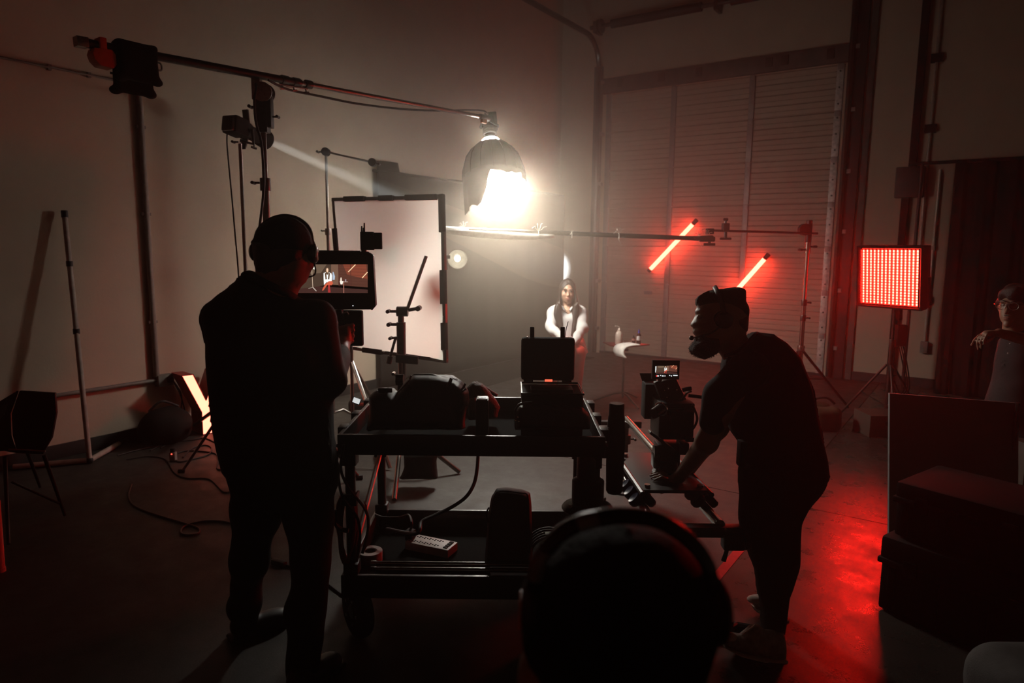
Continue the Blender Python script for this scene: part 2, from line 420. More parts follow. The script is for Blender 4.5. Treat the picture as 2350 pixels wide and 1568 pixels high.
# back wall with the door opening left free
wall_back = thing('wall_back', None, None, (0, WY, 0)); wall_back['kind'] = 'structure'
DX0, DX1, DZ = -5.0, -1.68, 3.98
for x0, x1, z0, z1 in ((WX, DX0, 0, CZ), (DX1, RX, 0, CZ), (DX0, DX1, DZ, CZ)):
    MB().box(((x0 + x1) / 2, WY + 0.1, (z0 + z1) / 2), (x1 - x0, 0.2, z1 - z0)).build('wall_section', WALL, wall_back, smooth=0)
st(MB().box((RX + 0.1, (WY + FY) / 2, CZ / 2), (0.2, WY - FY, CZ)), 'wall_right', WALL)
st(MB().box(((WX + RX) / 2, FY - 0.1, CZ / 2), (RX - WX, 0.2, CZ)), 'wall_front', WALL)
CEIL = mat('dark_ceiling', (0.10, 0.09, 0.08), 0.9, scale=4)
st(MB().box(((WX + RX) / 2, (WY + FY) / 2, CZ + 0.1), (RX - WX, WY - FY, 0.2)), 'ceiling', CEIL)
BASEB = mat('dark_baseboard', (0.022, 0.019, 0.017), 0.6)
st(MB().box((WX + 0.008, (WY + FY) / 2, 0.055), (0.016, WY - FY, 0.11)), 'baseboard_left', BASEB, bevel=0.003)
for nm, x0, x1 in (('baseboard_back', DX1 + 0.3, RX),): st(MB().box(((x0 + x1) / 2, WY - 0.008, 0.055), (x1 - x0, 0.016, 0.11)), nm, BASEB)

# ---- sectional overhead door: seven sections, three ribbed panels each, stiles with bolts
DOORM = mat('beige_door_steel', (0.52, 0.41, 0.32), 0.5, 0.0, vary=0.05, scale=5, bump=0.04)
STILE = mat('galvanised_stile', (0.30, 0.27, 0.25), 0.45, 0.5, scale=25)
STILER = mat('bare_galvanised_stile', (0.60, 0.56, 0.52), 0.42, 0.3, vary=0.25, scale=30)
door = thing('door_1', 'tall beige sectional overhead door with ribbed panels', None, ((DX0 + DX1) / 2, WY, 0)); door['kind'] = 'structure'
sx = [-4.985, -3.92, -2.815, -1.70]
def ribbed(x0, x1, z0, z1):
    mb = MB(); prof = []; nr = 4; hh = (z1 - z0 - 0.008) / nr; z = z0 + 0.004
    prof.append((z, 0.012))
    for i in range(nr):
        prof += [(z + 0.006, 0.0), (z + hh * 0.42, 0.0), (z + hh * 0.46, 0.006), (z + hh * 0.52, 0.006), (z + hh * 0.56, 0.0), (z + hh - 0.012, 0.0), (z + hh, 0.012)]
        z += hh
    vs = []; fs = []
    for zz, yy in prof: vs += [(x0, WY + 0.01 + yy, zz), (x1, WY + 0.01 + yy, zz)]
    for i in range(len(prof) - 1): fs.append((2 * i, 2 * i + 1, 2 * i + 3, 2 * i + 2))
    mb.add(vs, fs); mb.box(((x0 + x1) / 2, WY + 0.045, (z0 + z1) / 2), (x1 - x0, 0.03, z1 - z0)); return mb
sh = DZ / 7
for i in range(7):
    for j in range(3): ribbed(sx[j] + .02, sx[j + 1] - .02, i * sh, (i + 1) * sh).build('door_panel', DOORM, door, smooth=20)
    for j in range(4):
        w = 0.075 if j in (1, 2) else 0.085
        last = j == 3
        s = MB().box((sx[j] + (-0.03 if last else (0.03 if j == 0 else 0)), WY + 0.0, (i + .5) * sh), (w, 0.035, sh - 0.012)).build('door_stile', STILER if last else STILE, door, bevel=0.004)
        MB().box((sx[j] + (-0.03 if last else (0.03 if j == 0 else 0)), WY - 0.02, (i + 1) * sh - 0.03), (w * 0.8, 0.012, 0.07)).build('hinge', STILE, s, bevel=0.003)
        if last:
            for q in (0.15, 0.5, 0.85): MB().cyl((sx[j] - 0.03, WY - 0.02, (i + q) * sh), (sx[j] - 0.03, WY - 0.032, (i + q) * sh), 0.011, n=8).build('bolt', DARKSTEEL, s)
for i in range(7):
    pass
MB().box(((DX0 + DX1) / 2, WY - 0.005, 0.02), (DX1 - DX0, 0.03, 0.04)).build('bottom_seal', RUBBER, door)
MB().box((-4.2, WY - 0.03, 1.0), (0.12, 0.03, 0.05)).build('lift_handle', STILE, door, bevel=0.005)
# lintel angle above the door with bolted plates
LINT = mat('dark_lintel_steel', (0.10, 0.088, 0.078), 0.7, 0.0, scale=6, vary=0.25)
tr = thing('trim_1', 'steel lintel strip above the overhead door', None, ((DX0 + DX1) / 2, WY, DZ)); tr['kind'] = 'structure'
MB().box(((DX0 + DX1) / 2, WY - 0.03, DZ + 0.12), (DX1 - DX0 + 0.1, 0.05, 0.22)).build('angle', LINT, tr, bevel=0.005)
for x in (-4.75, -4.1, -3.55, -2.6, -2.4, -1.85): MB().box((x, WY - 0.062, DZ + 0.13), (0.09, 0.014, 0.12)).build('bolt_plate', DARKSTEEL, tr, bevel=0.003)
# vertical-lift tracks and torsion shaft
def track(x, zt, name, label, bend):
    t = thing(name, label, 'door track', (x, WY - 0.08, 0))
    pts = [(x, WY - 0.09, 0.02), (x, WY - 0.09, zt)]
    if bend:
        r = 0.42
        for k in range(1, 9):
            a = math.pi / 2 * k / 8; pts.append((x, WY - 0.09 - r + r * math.cos(a), zt + r * math.sin(a)))
        pts.append((x, WY - 4.5, zt + r + 0.02))
    MB().tube(pts, 0.038, 8).build('rail', DARKSTEEL, t)
    for z in np.arange(0.4, zt, 0.75): MB().box((x + 0.05, WY - 0.05, z), (0.06, 0.09, 0.05)).build('bracket', STILE, t, bevel=0.004)
    return t
tl = track(DX0 - 0.10, 4.35, 'door_track', 'curved steel lift track along the left edge of the overhead door', True)
MB().box((DX0 - 0.13, WY - 0.03, 2.2), (0.13, 0.06, 4.4)).build('guide_angle', LINT, tl, bevel=0.004)
tr2 = track(DX1 + 0.08, 4.6, 'door_track', 'steel lift track along the right edge of the overhead door', True)
MB().box((DX1 + 0.16, WY - 0.03, 2.6), (0.16, 0.06, 5.2)).build('guide_angle', mat('black_angle', (0.02, 0.018, 0.017), 0.6), tr2, bevel=0.004)
MB().box((DX1 + 0.30, WY - 0.02, 2.6), (0.07, 0.04, 5.2)).build('jamb_strip', LINT, tr2, bevel=0.004)
sf = thing('torsion_shaft', 'dark torsion spring shaft high above the overhead door', 'shaft', (-3.4, WY - 0.2, 4.9))
MB().cyl((DX0 - 0.2, WY - 0.2, 4.93), (DX1 + 0.3, WY - 0.2, 4.93), 0.028).build('shaft', DARKSTEEL, sf)
for x0, x1 in ((-4.85, -3.5), (-3.1, -1.9)): MB().tube([(x0, WY - 0.2, 4.93), (x1, WY - 0.2, 4.93)], 0.062, 16).build('torsion_spring', BLACK, sf)
for x in (-5.12, -3.3, -1.55):
    MB().box((x, WY - 0.12, 4.93), (0.05, 0.22, 0.16)).build('bearing_plate', DARKSTEEL, sf, bevel=0.004)
    if x != -3.3: MB().lathe([(0.1, -0.03), (0.1, -0.015), (0.07, -0.01), (0.07, 0.01), (0.1, 0.015), (0.1, 0.03)], (x + (0.08 if x < -3 else -0.08), WY - 0.2, 4.93), X, 20).build('cable_drum', DARKSTEEL, sf)

# ---- conduits and boxes on the walls
PIPE = mat('painted_conduit', (0.20, 0.175, 0.155), 0.5, 0.2)
PIPEL = mat('bare_conduit', (0.44, 0.39, 0.34), 0.4, 0.4)
c = thing('wall_conduit', 'vertical conduit on the left wall dropping to a horizontal run', 'conduit', (WX + 0.02, 2.99, 0.5))
_cx = WX + 0.03
MB().tube([(_cx, 2.99, 0.53), (_cx, 2.99, 2.78), (_cx, 2.985, 2.86), (_cx, 2.95, 2.91), (_cx, 2.90, 2.93)], 0.024, 10).build('riser', PIPE, c)
MB().tube([(_cx, -1.0, 0.498), (_cx, 2.99, 0.498)], 0.017, 10).build('horizontal_run', PIPE, c)
MB().tube([(_cx, -1.0, 2.935), (_cx, 2.92, 2.93)], 0.009, 8).build('thin_upper_run', PIPE, c)
for z in (1.0, 1.9, 2.6): MB().box((WX + 0.02, 2.99, z), (0.03, 0.075, 0.025)).build('pipe_strap', PIPE, c, bevel=0.003)
for y in (1.9, 2.35, 2.62): MB().box((WX + 0.02, y, 2.93), (0.03, 0.025, 0.04)).build('pipe_strap', PIPE, c, bevel=0.003)
b = MB().box((WX + 0.035, 3.05, 0.49), (0.07, 0.13, 0.1)).build('outlet_box', PIPE, c, bevel=0.005)
MB().box((WX + 0.085, 3.08, 0.49), (0.03, 0.05, 0.04)).build('plug', BLACKM, b, bevel=0.004)
for k, (dx, ln) in enumerate(((0.09, 0.05), (0.10, -0.04))):
    q = Vector((WX + dx, 3.1, 0.48))
    MB().tube(bez([q, q + Vector((0.02, 0.05, -0.15)), q + Vector((0.05, 0.02 + ln, -0.38)), q + Vector((0.12, ln - 0.1, -0.468)), q + Vector((0.3, ln - 0.35, -0.472))]), 0.006, 6).build('plug_cable', RUBBER, c)
# right part of the back wall
c = thing('wall_strut', 'thick black vertical strut and junction box right of the overhead door', 'strut', (-0.83, WY - 0.05, 0))
MB().box((-0.85, WY - 0.04, 4.4), (0.085, 0.06, 3.6)).build('upper_strut', BLACKM, c, bevel=0.004)
MB().box((-0.86, WY - 0.08, 2.48), (0.30, 0.16, 0.36)).build('junction_box', mat('dark_enamel_box', (0.035, 0.028, 0.025), 0.5), c, bevel=0.012)
MB().box((-0.90, WY - 0.04, 1.15), (0.075, 0.06, 2.3)).build('lower_strut', BLACKM, c, bevel=0.004)
for z in (3.1, 3.9): MB().box((-0.70, WY - 0.03, z), (0.12, 0.05, 0.1)).build('wall_bracket', BLACKM, c, bevel=0.004)
c = thing('wall_conduit', 'tall thin bare conduit right of the black strut', 'conduit', (-0.68, WY - 0.03, 0))
MB().tube([(-0.70, WY - 0.03, 1.7), (-0.70, WY - 0.03, 5.6)], 0.016, 8).build('pipe', PIPEL, c)
for z in (2.2, 3.4, 4.6): MB().box((-0.70, WY - 0.02, z), (0.06, 0.03, 0.02)).build('pipe_strap', PIPEL, c)
c = thing('wall_conduit', 'short bare conduit with small outlet box beside the black drape', 'conduit', (-0.55, WY - 0.03, 0))
MB().tube([(-0.56, WY - 0.03, 0.55), (-0.56, WY - 0.03, 2.62)], 0.016, 8).build('pipe', PIPEL, c)
MB().box((-0.60, WY - 0.04, 1.08), (0.11, 0.07, 0.1)).build('outlet_box', PIPEL, c, bevel=0.006)
MB().box((-0.56, WY - 0.04, 0.5), (0.08, 0.07, 0.14)).build('end_fitting', PIPE, c, bevel=0.006)
MB().box((-0.565, WY - 0.03, 1.7), (0.05, 0.05, 0.05)).build('coupling', PIPEL, c, bevel=0.004)

# ---- cloth
def drape(name, label, p0, along, width, z0, ztop, folds, amp, material, n=160, thick=0.004, parent=None):
    """hanging cloth; along is the horizontal direction, ztop a function of 0..1"""
    nrm = Vector((along.y, -along.x, 0)); vs = []; fs = []; m_ = 14
    for i in range(n + 1):
        s = i / n
        for k in range(m_ + 1):
            t = k / m_; zt = ztop(s); zz = z0 + (zt - z0) * t
            a = amp * (1.0 - 0.45 * t) * (math.sin(folds * 6.283 * s + 1.3 * math.sin(9 * s)) + 0.45 * math.sin(folds * 2.7 * 6.283 * s + 2 * t + 4 * math.sin(5 * s)))
            p = p0 + along * (s * width + 0.3 * a) + nrm * a; vs.append((p.x, p.y, zz))
    for i in range(n):
        for k in range(m_):
            a = i * (m_ + 1) + k; fs.append((a, a + m_ + 1, a + m_ + 2, a + 1))
    return MB().add(vs, fs)
bd = thing('black_backdrop', 'black cloth backdrop hung on the left wall behind the seated woman', 'backdrop', (WX + 0.1, 7.6, 0))
_top = lambda s: 2.50 + (0.10 if s < 0.085 else 0.0) + 0.012 * math.sin(23 * s)
drape('x', '', Vector((WX + 0.10, 5.55, 0)), Y, 4.12, 0.01, _top, 5, 0.007, DUVET).build('cloth', DUVET, bd, solid=0.005)
MB().cyl((WX + 0.09, 5.5, 2.49), (WX + 0.09, 9.66, 2.49), 0.018, n=10).build('hanging_pipe', BLACK, bd)
MB().box((WX + 0.55, 7.4, 0.004), (0.85, 3.6, 0.005)).build('floor_run', DUVET, bd)
dr = thing('black_drape', 'floor length black drape hanging on a pipe at the right', 'drape', (1.5, 9.25, 0))
drape('x', '', Vector((-0.40, 9.28, 0)), X, 4.6, 0.01, lambda s: 2.66 + 0.02 * math.sin(40 * s), 17, 0.035, CLOTHB, n=260).build('cloth', CLOTHB, dr, solid=0.004)
MB().cyl((-0.85, 9.28, 2.66), (4.3, 9.28, 2.66), 0.02, n=10).build('drape_pipe', BLACK, dr)
for x in (-0.72, 4.2):
    q = MB().cyl((x, 9.28, 0.0), (x, 9.28, 2.68), 0.02, n=10).build('upright', BLACK, dr)
    MB().box((x, 9.28, 0.006), (0.35, 0.35, 0.012)).build('base_plate', BLACK, q, bevel=0.003)
# ================================================================== grip and lighting
def knob(mb, p, axis, r=0.022):
    """T-handle on a short stem"""
    axis = Vector(axis).normalized(); s = axis.cross(Z) if abs(axis.z) < 0.9 else axis.cross(X); s.normalize()
    q = Vector(p) + axis * r * 1.6; mb.cyl(p, q, r * 0.28, n=8); mb.cyl(q - s * r, q + s * r, r * 0.42, n=8); return mb
def tripod_legs(t, base, h_top, spread, r, angles, material, foot=True):
    for a in angles:
        d = R0 * math.cos(a) + F0 * math.sin(a); top = base + Z * h_top; ft = base + d * spread + Z * r
        g = MB().cyl(top + d * 0.03, ft, r, n=10).build('leg', material, t)
        MB().cyl(base + Z * h_top * 0.35 + d * 0.02, top.lerp(ft, 0.5), r * 0.6, n=8).build('brace', material, g)
        if foot: MB().cyl(ft - d * 0.015, ft + d * 0.03, r * 1.25, n=8).build('rubber_foot', RUBBER, g)

GUNM = mat('gunmetal_tube', (0.14, 0.13, 0.12), 0.28, 1.0)
# ---- menace-arm boom: combo stand, boom tube, pivot
POLE_D = 4.3
p_top = at(600, 185, POLE_D); p_base = Vector((p_top.x, p_top.y, 0))
st_ = thing('combo_stand', 'tall steel combo stand carrying the long boom behind the operator', 'stand', p_base)
zc = [0.25, 1.25, 2.05, p_top.z - 0.18]
secs = [0.030, 0.0235, 0.018]
for i in range(3):
    MB().cyl(p_base + Z * zc[i], p_base + Z * zc[i + 1], secs[i], n=16).build('riser_tube', GUNM, st_)
    if i:
        cl = MB().cyl(p_base + Z * (zc[i] - 0.05), p_base + Z * (zc[i] + 0.03), secs[i] + 0.016, n=14).build('collar', DARKSTEEL, st_, bevel=0.003)
        knob(MB(), p_base + Z * zc[i] - R0 * 0.035, -R0, 0.026).build('lock_knob', BLACK, cl)
tripod_legs(st_, p_base, 0.75, 0.55, 0.016, (0.4, 2.5, 4.6), DARKSTEEL)
bx_ = MB().box(p_base + Z * (p_top.z - 0.20), (0.075, 0.07, 0.24), (R0, F0, Z)).build('receiver_block', BLACK, st_, bevel=0.008)
MB().box(p_base + Z * (p_top.z - 0.19) + R0 * 0.045, (0.035, 0.06, 0.2), (R0, F0, Z)).build('receiver_cheek', BLACK, bx_, bevel=0.008)
knob(MB(), p_base + Z * (p_top.z - 0.16) - R0 * 0.035, -R0, 0.026).build('lock_knob', BLACK, bx_)
knob(MB(), p_base + Z * (p_top.z - 0.22) + R0 * 0.06, R0, 0.022).build('lock_knob', BLACK, bx_)

boomA = at(600, 174, POLE_D); boomB = at(1105, 268, 6.0)
bd_ = (boomB - boomA).normalized()
def boom_px(x):                                   # point of the boom line seen at picture column x
    lo, hi = -3.0, 4.0
    for _ in range(50):
        mid = (lo + hi) / 2; v = boomA + bd_ * mid - CAM; xx = CX + F_PX * v.dot(RT) / v.dot(FW)
        lo, hi = (mid, hi) if xx < x else (lo, mid)
    return boomA + bd_ * lo
boomL = boom_px(186)
bm_ = thing('boom_arm', 'long steel boom arm reaching from the sandbag to the softbox', 'boom', p_top)
MB().cyl(boomL, boom_px(690), 0.024, n=16).build('outer_tube', DARKSTEEL, bm_)
MB().cyl(boom_px(640), boomB, 0.0165, n=16).build('inner_tube', STEEL, bm_)
MB().cyl(boom_px(640) - Z * 0.032, boom_px(705) - Z * 0.03, 0.007, n=8).build('brace_rod', CHROME, bm_)
for x, r in ((645, 0.03), (672, 0.029), (700, 0.028)): 
    cl = MB().cyl(boom_px(x), boom_px(x) + bd_ * 0.05, r, n=14).build('clamp_collar', DARKSTEEL, bm_, bevel=0.003)
    knob(MB(), boom_px(x) - Z * r, -Z + R0 * 0.3, 0.018).build('lock_knob', CHROME, cl)
e_ = MB().box(boomL, (0.055, 0.055, 0.05), (bd_, bd_.cross(Z).normalized(), bd_.cross(Z).normalized().cross(bd_))).build('end_cap', STEEL, bm_, bevel=0.004)
for s in (-1, 1):
    MB().lathe([(0.055, -0.006), (0.062, -0.004), (0.062, 0.004), (0.055, 0.006)], p_top - Z * 0.075 + F0 * 0.03 * s + R0 * 0.012, F0, 24).build('pivot_disc', STEEL, bm_)
MB().box(p_top - Z * 0.05 - R0 * 0.03, (0.055, 0.05, 0.14), (R0, F0, Z)).build('pivot_bracket', STEEL, bm_, bevel=0.006)
MB().cyl(boom_px(205) - Z * 0.03, boom_px(245) - Z * 0.032, 0.005, n=8).build('guide_wire', STEEL, bm_)

# sandbag draped over the boom and orange counterweight
_ax = bd_; _sd = bd_.cross(Z).normalized()
b0, b1 = boom_px(262), boom_px(352); bw = (b1 - b0).length; bc = (b0 + b1) / 2
sb = thing('sandbag', 'black sandbag draped over the back end of the boom', 'sandbag', bc - Z * 0.26)
S = Solid(0.02)
for s, ln in ((-1, 0.225), (1, 0.17)):
    S.rbox(bc + _sd * s * 0.036 - Z * (ln / 2 - 0.01), (bw, 0.05, ln), 0.022, (_ax, _sd, Z))
    for e in (-1, 1): S.ell(bc + _sd * s * 0.036 - Z * (ln - 0.02) + _ax * e * bw * 0.47, (0.03, 0.022, 0.022), (_ax, _sd, Z))
S.rbox(bc + Z * 0.028, (bw, 0.10, 0.03), 0.014, (_ax, _sd, Z)); S.wrinkle(0.003, 38, seed=3)
S.build('bag_body', CLOTHB, sb, vox=0.006)
MB().tube(bez([b1 - Z * 0.03 + _sd * -0.03, b1 + _ax * 0.035 - Z * 0.035, b1 + _ax * 0.04 - Z * 0.07, b1 - Z * 0.075]), 0.005, 6).build('wire_hook', STEEL, sb)
MB().box(bc - _sd * 0.065 - Z * 0.115, (bw * 1.0, 0.006, 0.012), (_ax, _sd, Z)).build('seam', NYLON, sb)
w0, w1 = boom_px(204), boom_px(258); wc = (w0 + w1) / 2 - Z * 0.062
ow = thing('counterweight', 'orange counterweight clamped under the tail of the boom', 'weight', wc - Z * 0.05)
wl_ = (w1 - w0).length
MB().prism([wc - _sd * 0.04 + _ax * a * wl_ + Z * b_ for a, b_ in ((-.5, .012), (-.42, .04), (.35, .045), (.5, .02), (.5, -.03), (.36, -.05), (-.2, -.045), (-.42, -.02))], _sd * 0.08).build('weight_body', ORANGE, ow, bevel=0.006)
MB().box(wc + Z * 0.065, (0.035, 0.07, 0.07), (_ax, _sd, Z)).build('strap', ORANGE, ow, bevel=0.006)

# ---- softbox on the boom end
KD = 6.15
kc = at(1134, 412, KD)                            # centre of the opening
kn = (R0 * 0.10 - Z * 0.94 - F0 * 0.32).normalized()
ka = (R0 - kn * R0.dot(kn)).normalized(); kb = kn.cross(ka)
sx_ = thing('softbox', 'glowing black parabolic softbox hanging from the boom', 'softbox', kc)
HD, RAD = 0.36, 0.285
prof = [(0.065, -HD), (0.125, -HD * 0.93), (0.195, -HD * 0.76), (0.248, -HD * 0.54), (0.276, -HD * 0.28), (RAD, 0.0)]
def dome(prof, n=16, sc=1.0):
    mb = MB(); vs = []; fs = []
    for r, h in prof:
        for k in range(n):
            w = 2 * math.pi * k / n; rr = r * sc * (1 - 0.018 * (0.5 - 0.5 * math.cos(n * 0 + 2 * math.pi * (k % 2)))); vs.append(kc + kn * h + (ka * math.cos(w) + kb * math.sin(w)) * rr)
    for i in range(len(prof) - 1):
        for k in range(n): fs.append((i * n + k, i * n + (k + 1) % n, (i + 1) * n + (k + 1) % n, (i + 1) * n + k))
    return mb.add(vs, fs)
dome(prof).build('outer_shell', CLOTHB, sx_, smooth=60)
dome(prof, sc=0.97).build('silver_lining', mat('silver_lining', (0.75, 0.75, 0.74), 0.4), sx_, smooth=60)
for k in range(16):
    w = 2 * math.pi * k / 16
    MB().tube([kc + kn * h + (ka * math.cos(w) + kb * math.sin(w)) * (r + 0.003) for r, h in prof], 0.0035, 5).build('rib', CLOTHB, sx_)
KEYM = emit('key_light', KEYC, KEY)
MB().lathe([(RAD * 0.94, 0.050), (0.18, 0.062), (0.0, 0.068)], kc, kn, 20).build('diffuser', KEYM, sx_)
mb = MB(); vs = []; fs = []; na = 0                      # glowing lip added at the back-left rim to light the left wall
for i in range(61):
    w = 2 * math.pi * i / 60; dr_ = ka * math.cos(w) + kb * math.sin(w)
    for r_, h_ in ((RAD * 0.955, -0.012), (RAD * 0.965, 0.02), (RAD * 0.94, 0.050)): vs.append(kc + kn * h_ + dr_ * r_)
    if i < 60 and dr_.dot(-R0 * 0.40 + F0 * 0.92) > 0.62:
        for k in range(2): a = i * 3 + k; fs.append((a, a + 3, a + 4, a + 1))
mb.add(vs, fs).build('added_glow_lip', emit('wall_fill_glow', KEYC, LIP_FILL), sx_)
# loose skirt below the rim: a long flap on the left, cut back where the added lip glows
SKIRT = mat('skirt_fabric', (0.03, 0.028, 0.026), 0.85, scale=40)
LININ = mat('skirt_lining', (0.8, 0.8, 0.78), 0.6)
for nm, m_, ro in (('fabric_skirt', SKIRT, 0.0), ('skirt_lining', LININ, 0.007)):
    vs = []; fs = []; n = 64; rows = 4
    for i in range(n + 1):
        w = 2 * math.pi * i / n; dr_ = ka * math.cos(w) + kb * math.sin(w)
        flap = max(0, dr_.dot(-R0 * 0.82 - F0 * 0.57) - 0.66) / 0.34; open_ = dr_.dot(-R0 * 0.40 + F0 * 0.92) > 0.58  # flap turned left to shade the far-left wall from the lip
        ln = (0.012 if open_ else 0.060) + 0.27 * min(1, flap * 1.6) + 0.010 * math.sin(7 * w) + 0.008 * math.sin(17 * w + 1)
        for k in range(rows + 1):
            t = k / rows; vs.append(kc + kn * (-0.015 + ln * t) + dr_ * (RAD * (1.0 - 0.03 * t) - ro + 0.012 * t * math.sin(13 * w)))
    for i in range(n):
        for k in range(rows): a = i * (rows + 1) + k; fs.append((a, a + rows + 1, a + rows + 2, a + 1))
    MB().add(vs, fs).build(nm, m_, sx_, solid=0.003)
# neck: glowing gap, fixture head, yoke, cable
neck = kc - kn * HD
MB().lathe([(0.078, 0.0), (0.084, -0.012), (0.078, -0.024)], neck, kn, 20).build('glowing_neck_ring', emit('neck_glow', KEYC, KEY_RING), sx_)
hd = MB().lathe([(0.0, -0.02), (0.058, -0.022), (0.062, -0.05), (0.052, -0.06), (0.055, -0.16), (0.06, -0.17), (0.06, -0.24), (0.05, -0.255), (0.0, -0.26)], neck, kn, 20).build('fixture_head', BLACK, sx_)
for i in range(5): MB().lathe([(0.057, -0.075 - i * 0.016), (0.064, -0.078 - i * 0.016), (0.064, -0.082 - i * 0.016), (0.057, -0.085 - i * 0.016)], neck, kn, 20).build('cooling_fin', DARKSTEEL, hd)
hc = neck - kn * 0.15
yk = MB().tube([hc + ka * 0.075, hc + ka * 0.08 - Z * 0.0 + kb * 0.02, hc - R0 * 0.05 + kb * 0.09 + Z * 0.05, hc - ka * 0.08 + kb * 0.02, hc - ka * 0.075], 0.012, 8).build('yoke', BLACK, sx_)
MB().tube([boomB - bd_ * 0.03, boomB + bd_ * 0.1, hc - R0 * 0.06 + Z * 0.03, hc - ka * 0.06], [0.022, 0.024, 0.02, 0.016], 10).build('mount_arm', DARKSTEEL, sx_)
MB().box(boomB + bd_ * 0.03 - Z * 0.035, (0.06, 0.03, 0.035), (bd_, _sd, Z)).build('safety_tag', ORANGE, sx_, bevel=0.004)
MB().box(hc - kn * 0.06 + R0 * 0.02, (0.11, 0.07, 0.16), (ka, kb, kn)).build('ballast_box', BLACKM, sx_, bevel=0.008)
cb = [boomA + R0 * 0.05 - Z * 0.03 - F0 * 0.02] + [at(x, y, d) for x, y, d in ((660, 205, 4.45), (740, 222, 4.65), (820, 238, 4.9), (920, 250, 5.3), (1000, 254, 5.6), (1070, 253, 5.9), (1110, 255, 6.05))] + [hc - kn * 0.12]
MB().tube(bez(cb), 0.008, 6).build('power_cable', RUBBER, sx_)
_q = [boomA - Z * 0.06 - R0 * 0.02 - F0 * 0.05] + [at(x, y, POLE_D - 0.08) for x, y in ((588, 205), (584, 230), (586, 270), (592, 300), (600, 330), (606, 420), (596, 520))]
MB().tube(bez(_q), 0.008, 6).build('power_cable', RUBBER, sx_)

# ---- ellipsoidal spotlight on its own stand
ED = 4.75
e0, e1 = at(528, 283, ED), at(612, 322, ED + 0.25)
tgt = ony(1272, 617, WY); 
ea = (tgt - at(612, 322, ED + 0.25)).normalized()
ec = at(612, 322, ED + 0.25)
eb_ = thing('ellipsoidal_spotlight', 'black ellipsoidal spotlight aimed past the bounce frame', 'spotlight', at(552, 318, ED))
es = ea.cross(Z).normalized(); eu = es.cross(ea)
hb = ec - ea * 0.252
MB().box(ec - ea * 0.300, (0.13, 0.12, 0.12), (ea, es, eu)).build('lamp_housing', BLACKM, eb_, bevel=0.012)
MB().box(ec - ea * 0.360, (0.05, 0.10, 0.105), (ea, es, eu)).build('rear_cap', BLACKG, eb_, bevel=0.012)
for du, ds, r, c_ in ((0.02, -0.015, 0.006, (0.8, 0.95, 1.0)), (0.03, -0.03, 0.004, (0.8, 0.95, 1.0)), (-0.02, -0.02, 0.003, (0.3, 0.4, 1.0))):
    MB().ball(ec - ea * 0.377 + eu * du - es * ds, r, 8).build('status_light', emit('status_%.3f' % du, c_, 3.0), eb_)
MB().lathe([(0.05, -0.26), (0.062, -0.25), (0.062, -0.20), (0.05, -0.19), (0.05, -0.08), (0.062, -0.07), (0.068, -0.02), (0.068, 0.0), (0.06, 0.0), (0.06, -0.06), (0.0, -0.06)], ec, ea, 20).build('lens_barrel', BLACKM, eb_)
MB().lathe([(0.055, -0.05), (0.03, -0.042), (0.0, -0.04)], ec, ea, 20).build('lens', emit('spot_lens', (0.85, 0.93, 1.0), 4.0), eb_)
for a_, l_ in ((1, 0.1), (-1, 0.08)):
    MB().box(ec - ea * 0.216 + eu * a_ * 0.095, (0.01, 0.05, l_), (ea, es, (eu * a_ + ea * -0.25).normalized())).build('shutter_blade', BLACK, eb_)
MB().tube([ec - ea * 0.228 + es * 0.075, ec - ea * 0.228 + es * 0.08 - Z * 0.1, at(551, 322, ED)], 0.012, 8).build('yoke', BLACK, eb_)
knob(MB(), at(547, 326, ED), -R0, 0.022).build('lock_knob', BLACK, eb_)
knob(MB(), ec - ea * 0.120 - eu * 0.06, -eu, 0.02).build('focus_knob', BLACK, eb_)
MB().tube(bez([ec - ea * 0.372 - eu * 0.04, at(521, 330, ED), at(530, 430, ED), at(538, 520, ED), at(548, 640, ED), at(552, 760, ED)]), 0.005, 6).build('power_cable', RUBBER, eb_)
sl = bpy.data.lights.new('spot_beam', 'SPOT'); sl.energy = SPOT_W; sl.color = (0.80, 0.92, 1.0); sl.spot_size = math.radians(5.6); sl.spot_blend = 0.8; sl.shadow_soft_size = 0.03
so = bpy.data.objects.new('spot_beam', sl); COL.objects.link(so); so.parent = eb_
so.location = ec + ea * 0.01 - LOC[eb_]; so.rotation_euler = ea.to_track_quat('-Z', 'Y').to_euler()

sb_ = at(551, 330, ED); sbase = Vector((sb_.x, sb_.y, 0))
ss = thing('light_stand', 'thin steel light stand under the ellipsoidal spotlight', 'stand', sbase)
for z0, z1, r in ((0.15, 1.2, 0.017), (1.2, sb_.z, 0.0125)): MB().cyl(sbase + Z * z0, sbase + Z * z1, r, n=12).build('tube', STEEL, ss)
cl = MB().cyl(sbase + Z * 1.16, sbase + Z * 1.24, 0.024, n=12).build('collar', STEEL, ss, bevel=0.003)
knob(MB(), sbase + Z * 1.2 + R0 * 0.02, R0, 0.022).build('lock_knob', STEEL, cl)
tripod_legs(ss, sbase, 0.7, 0.5, 0.011, (1.2, 3.3, 5.4), STEEL)

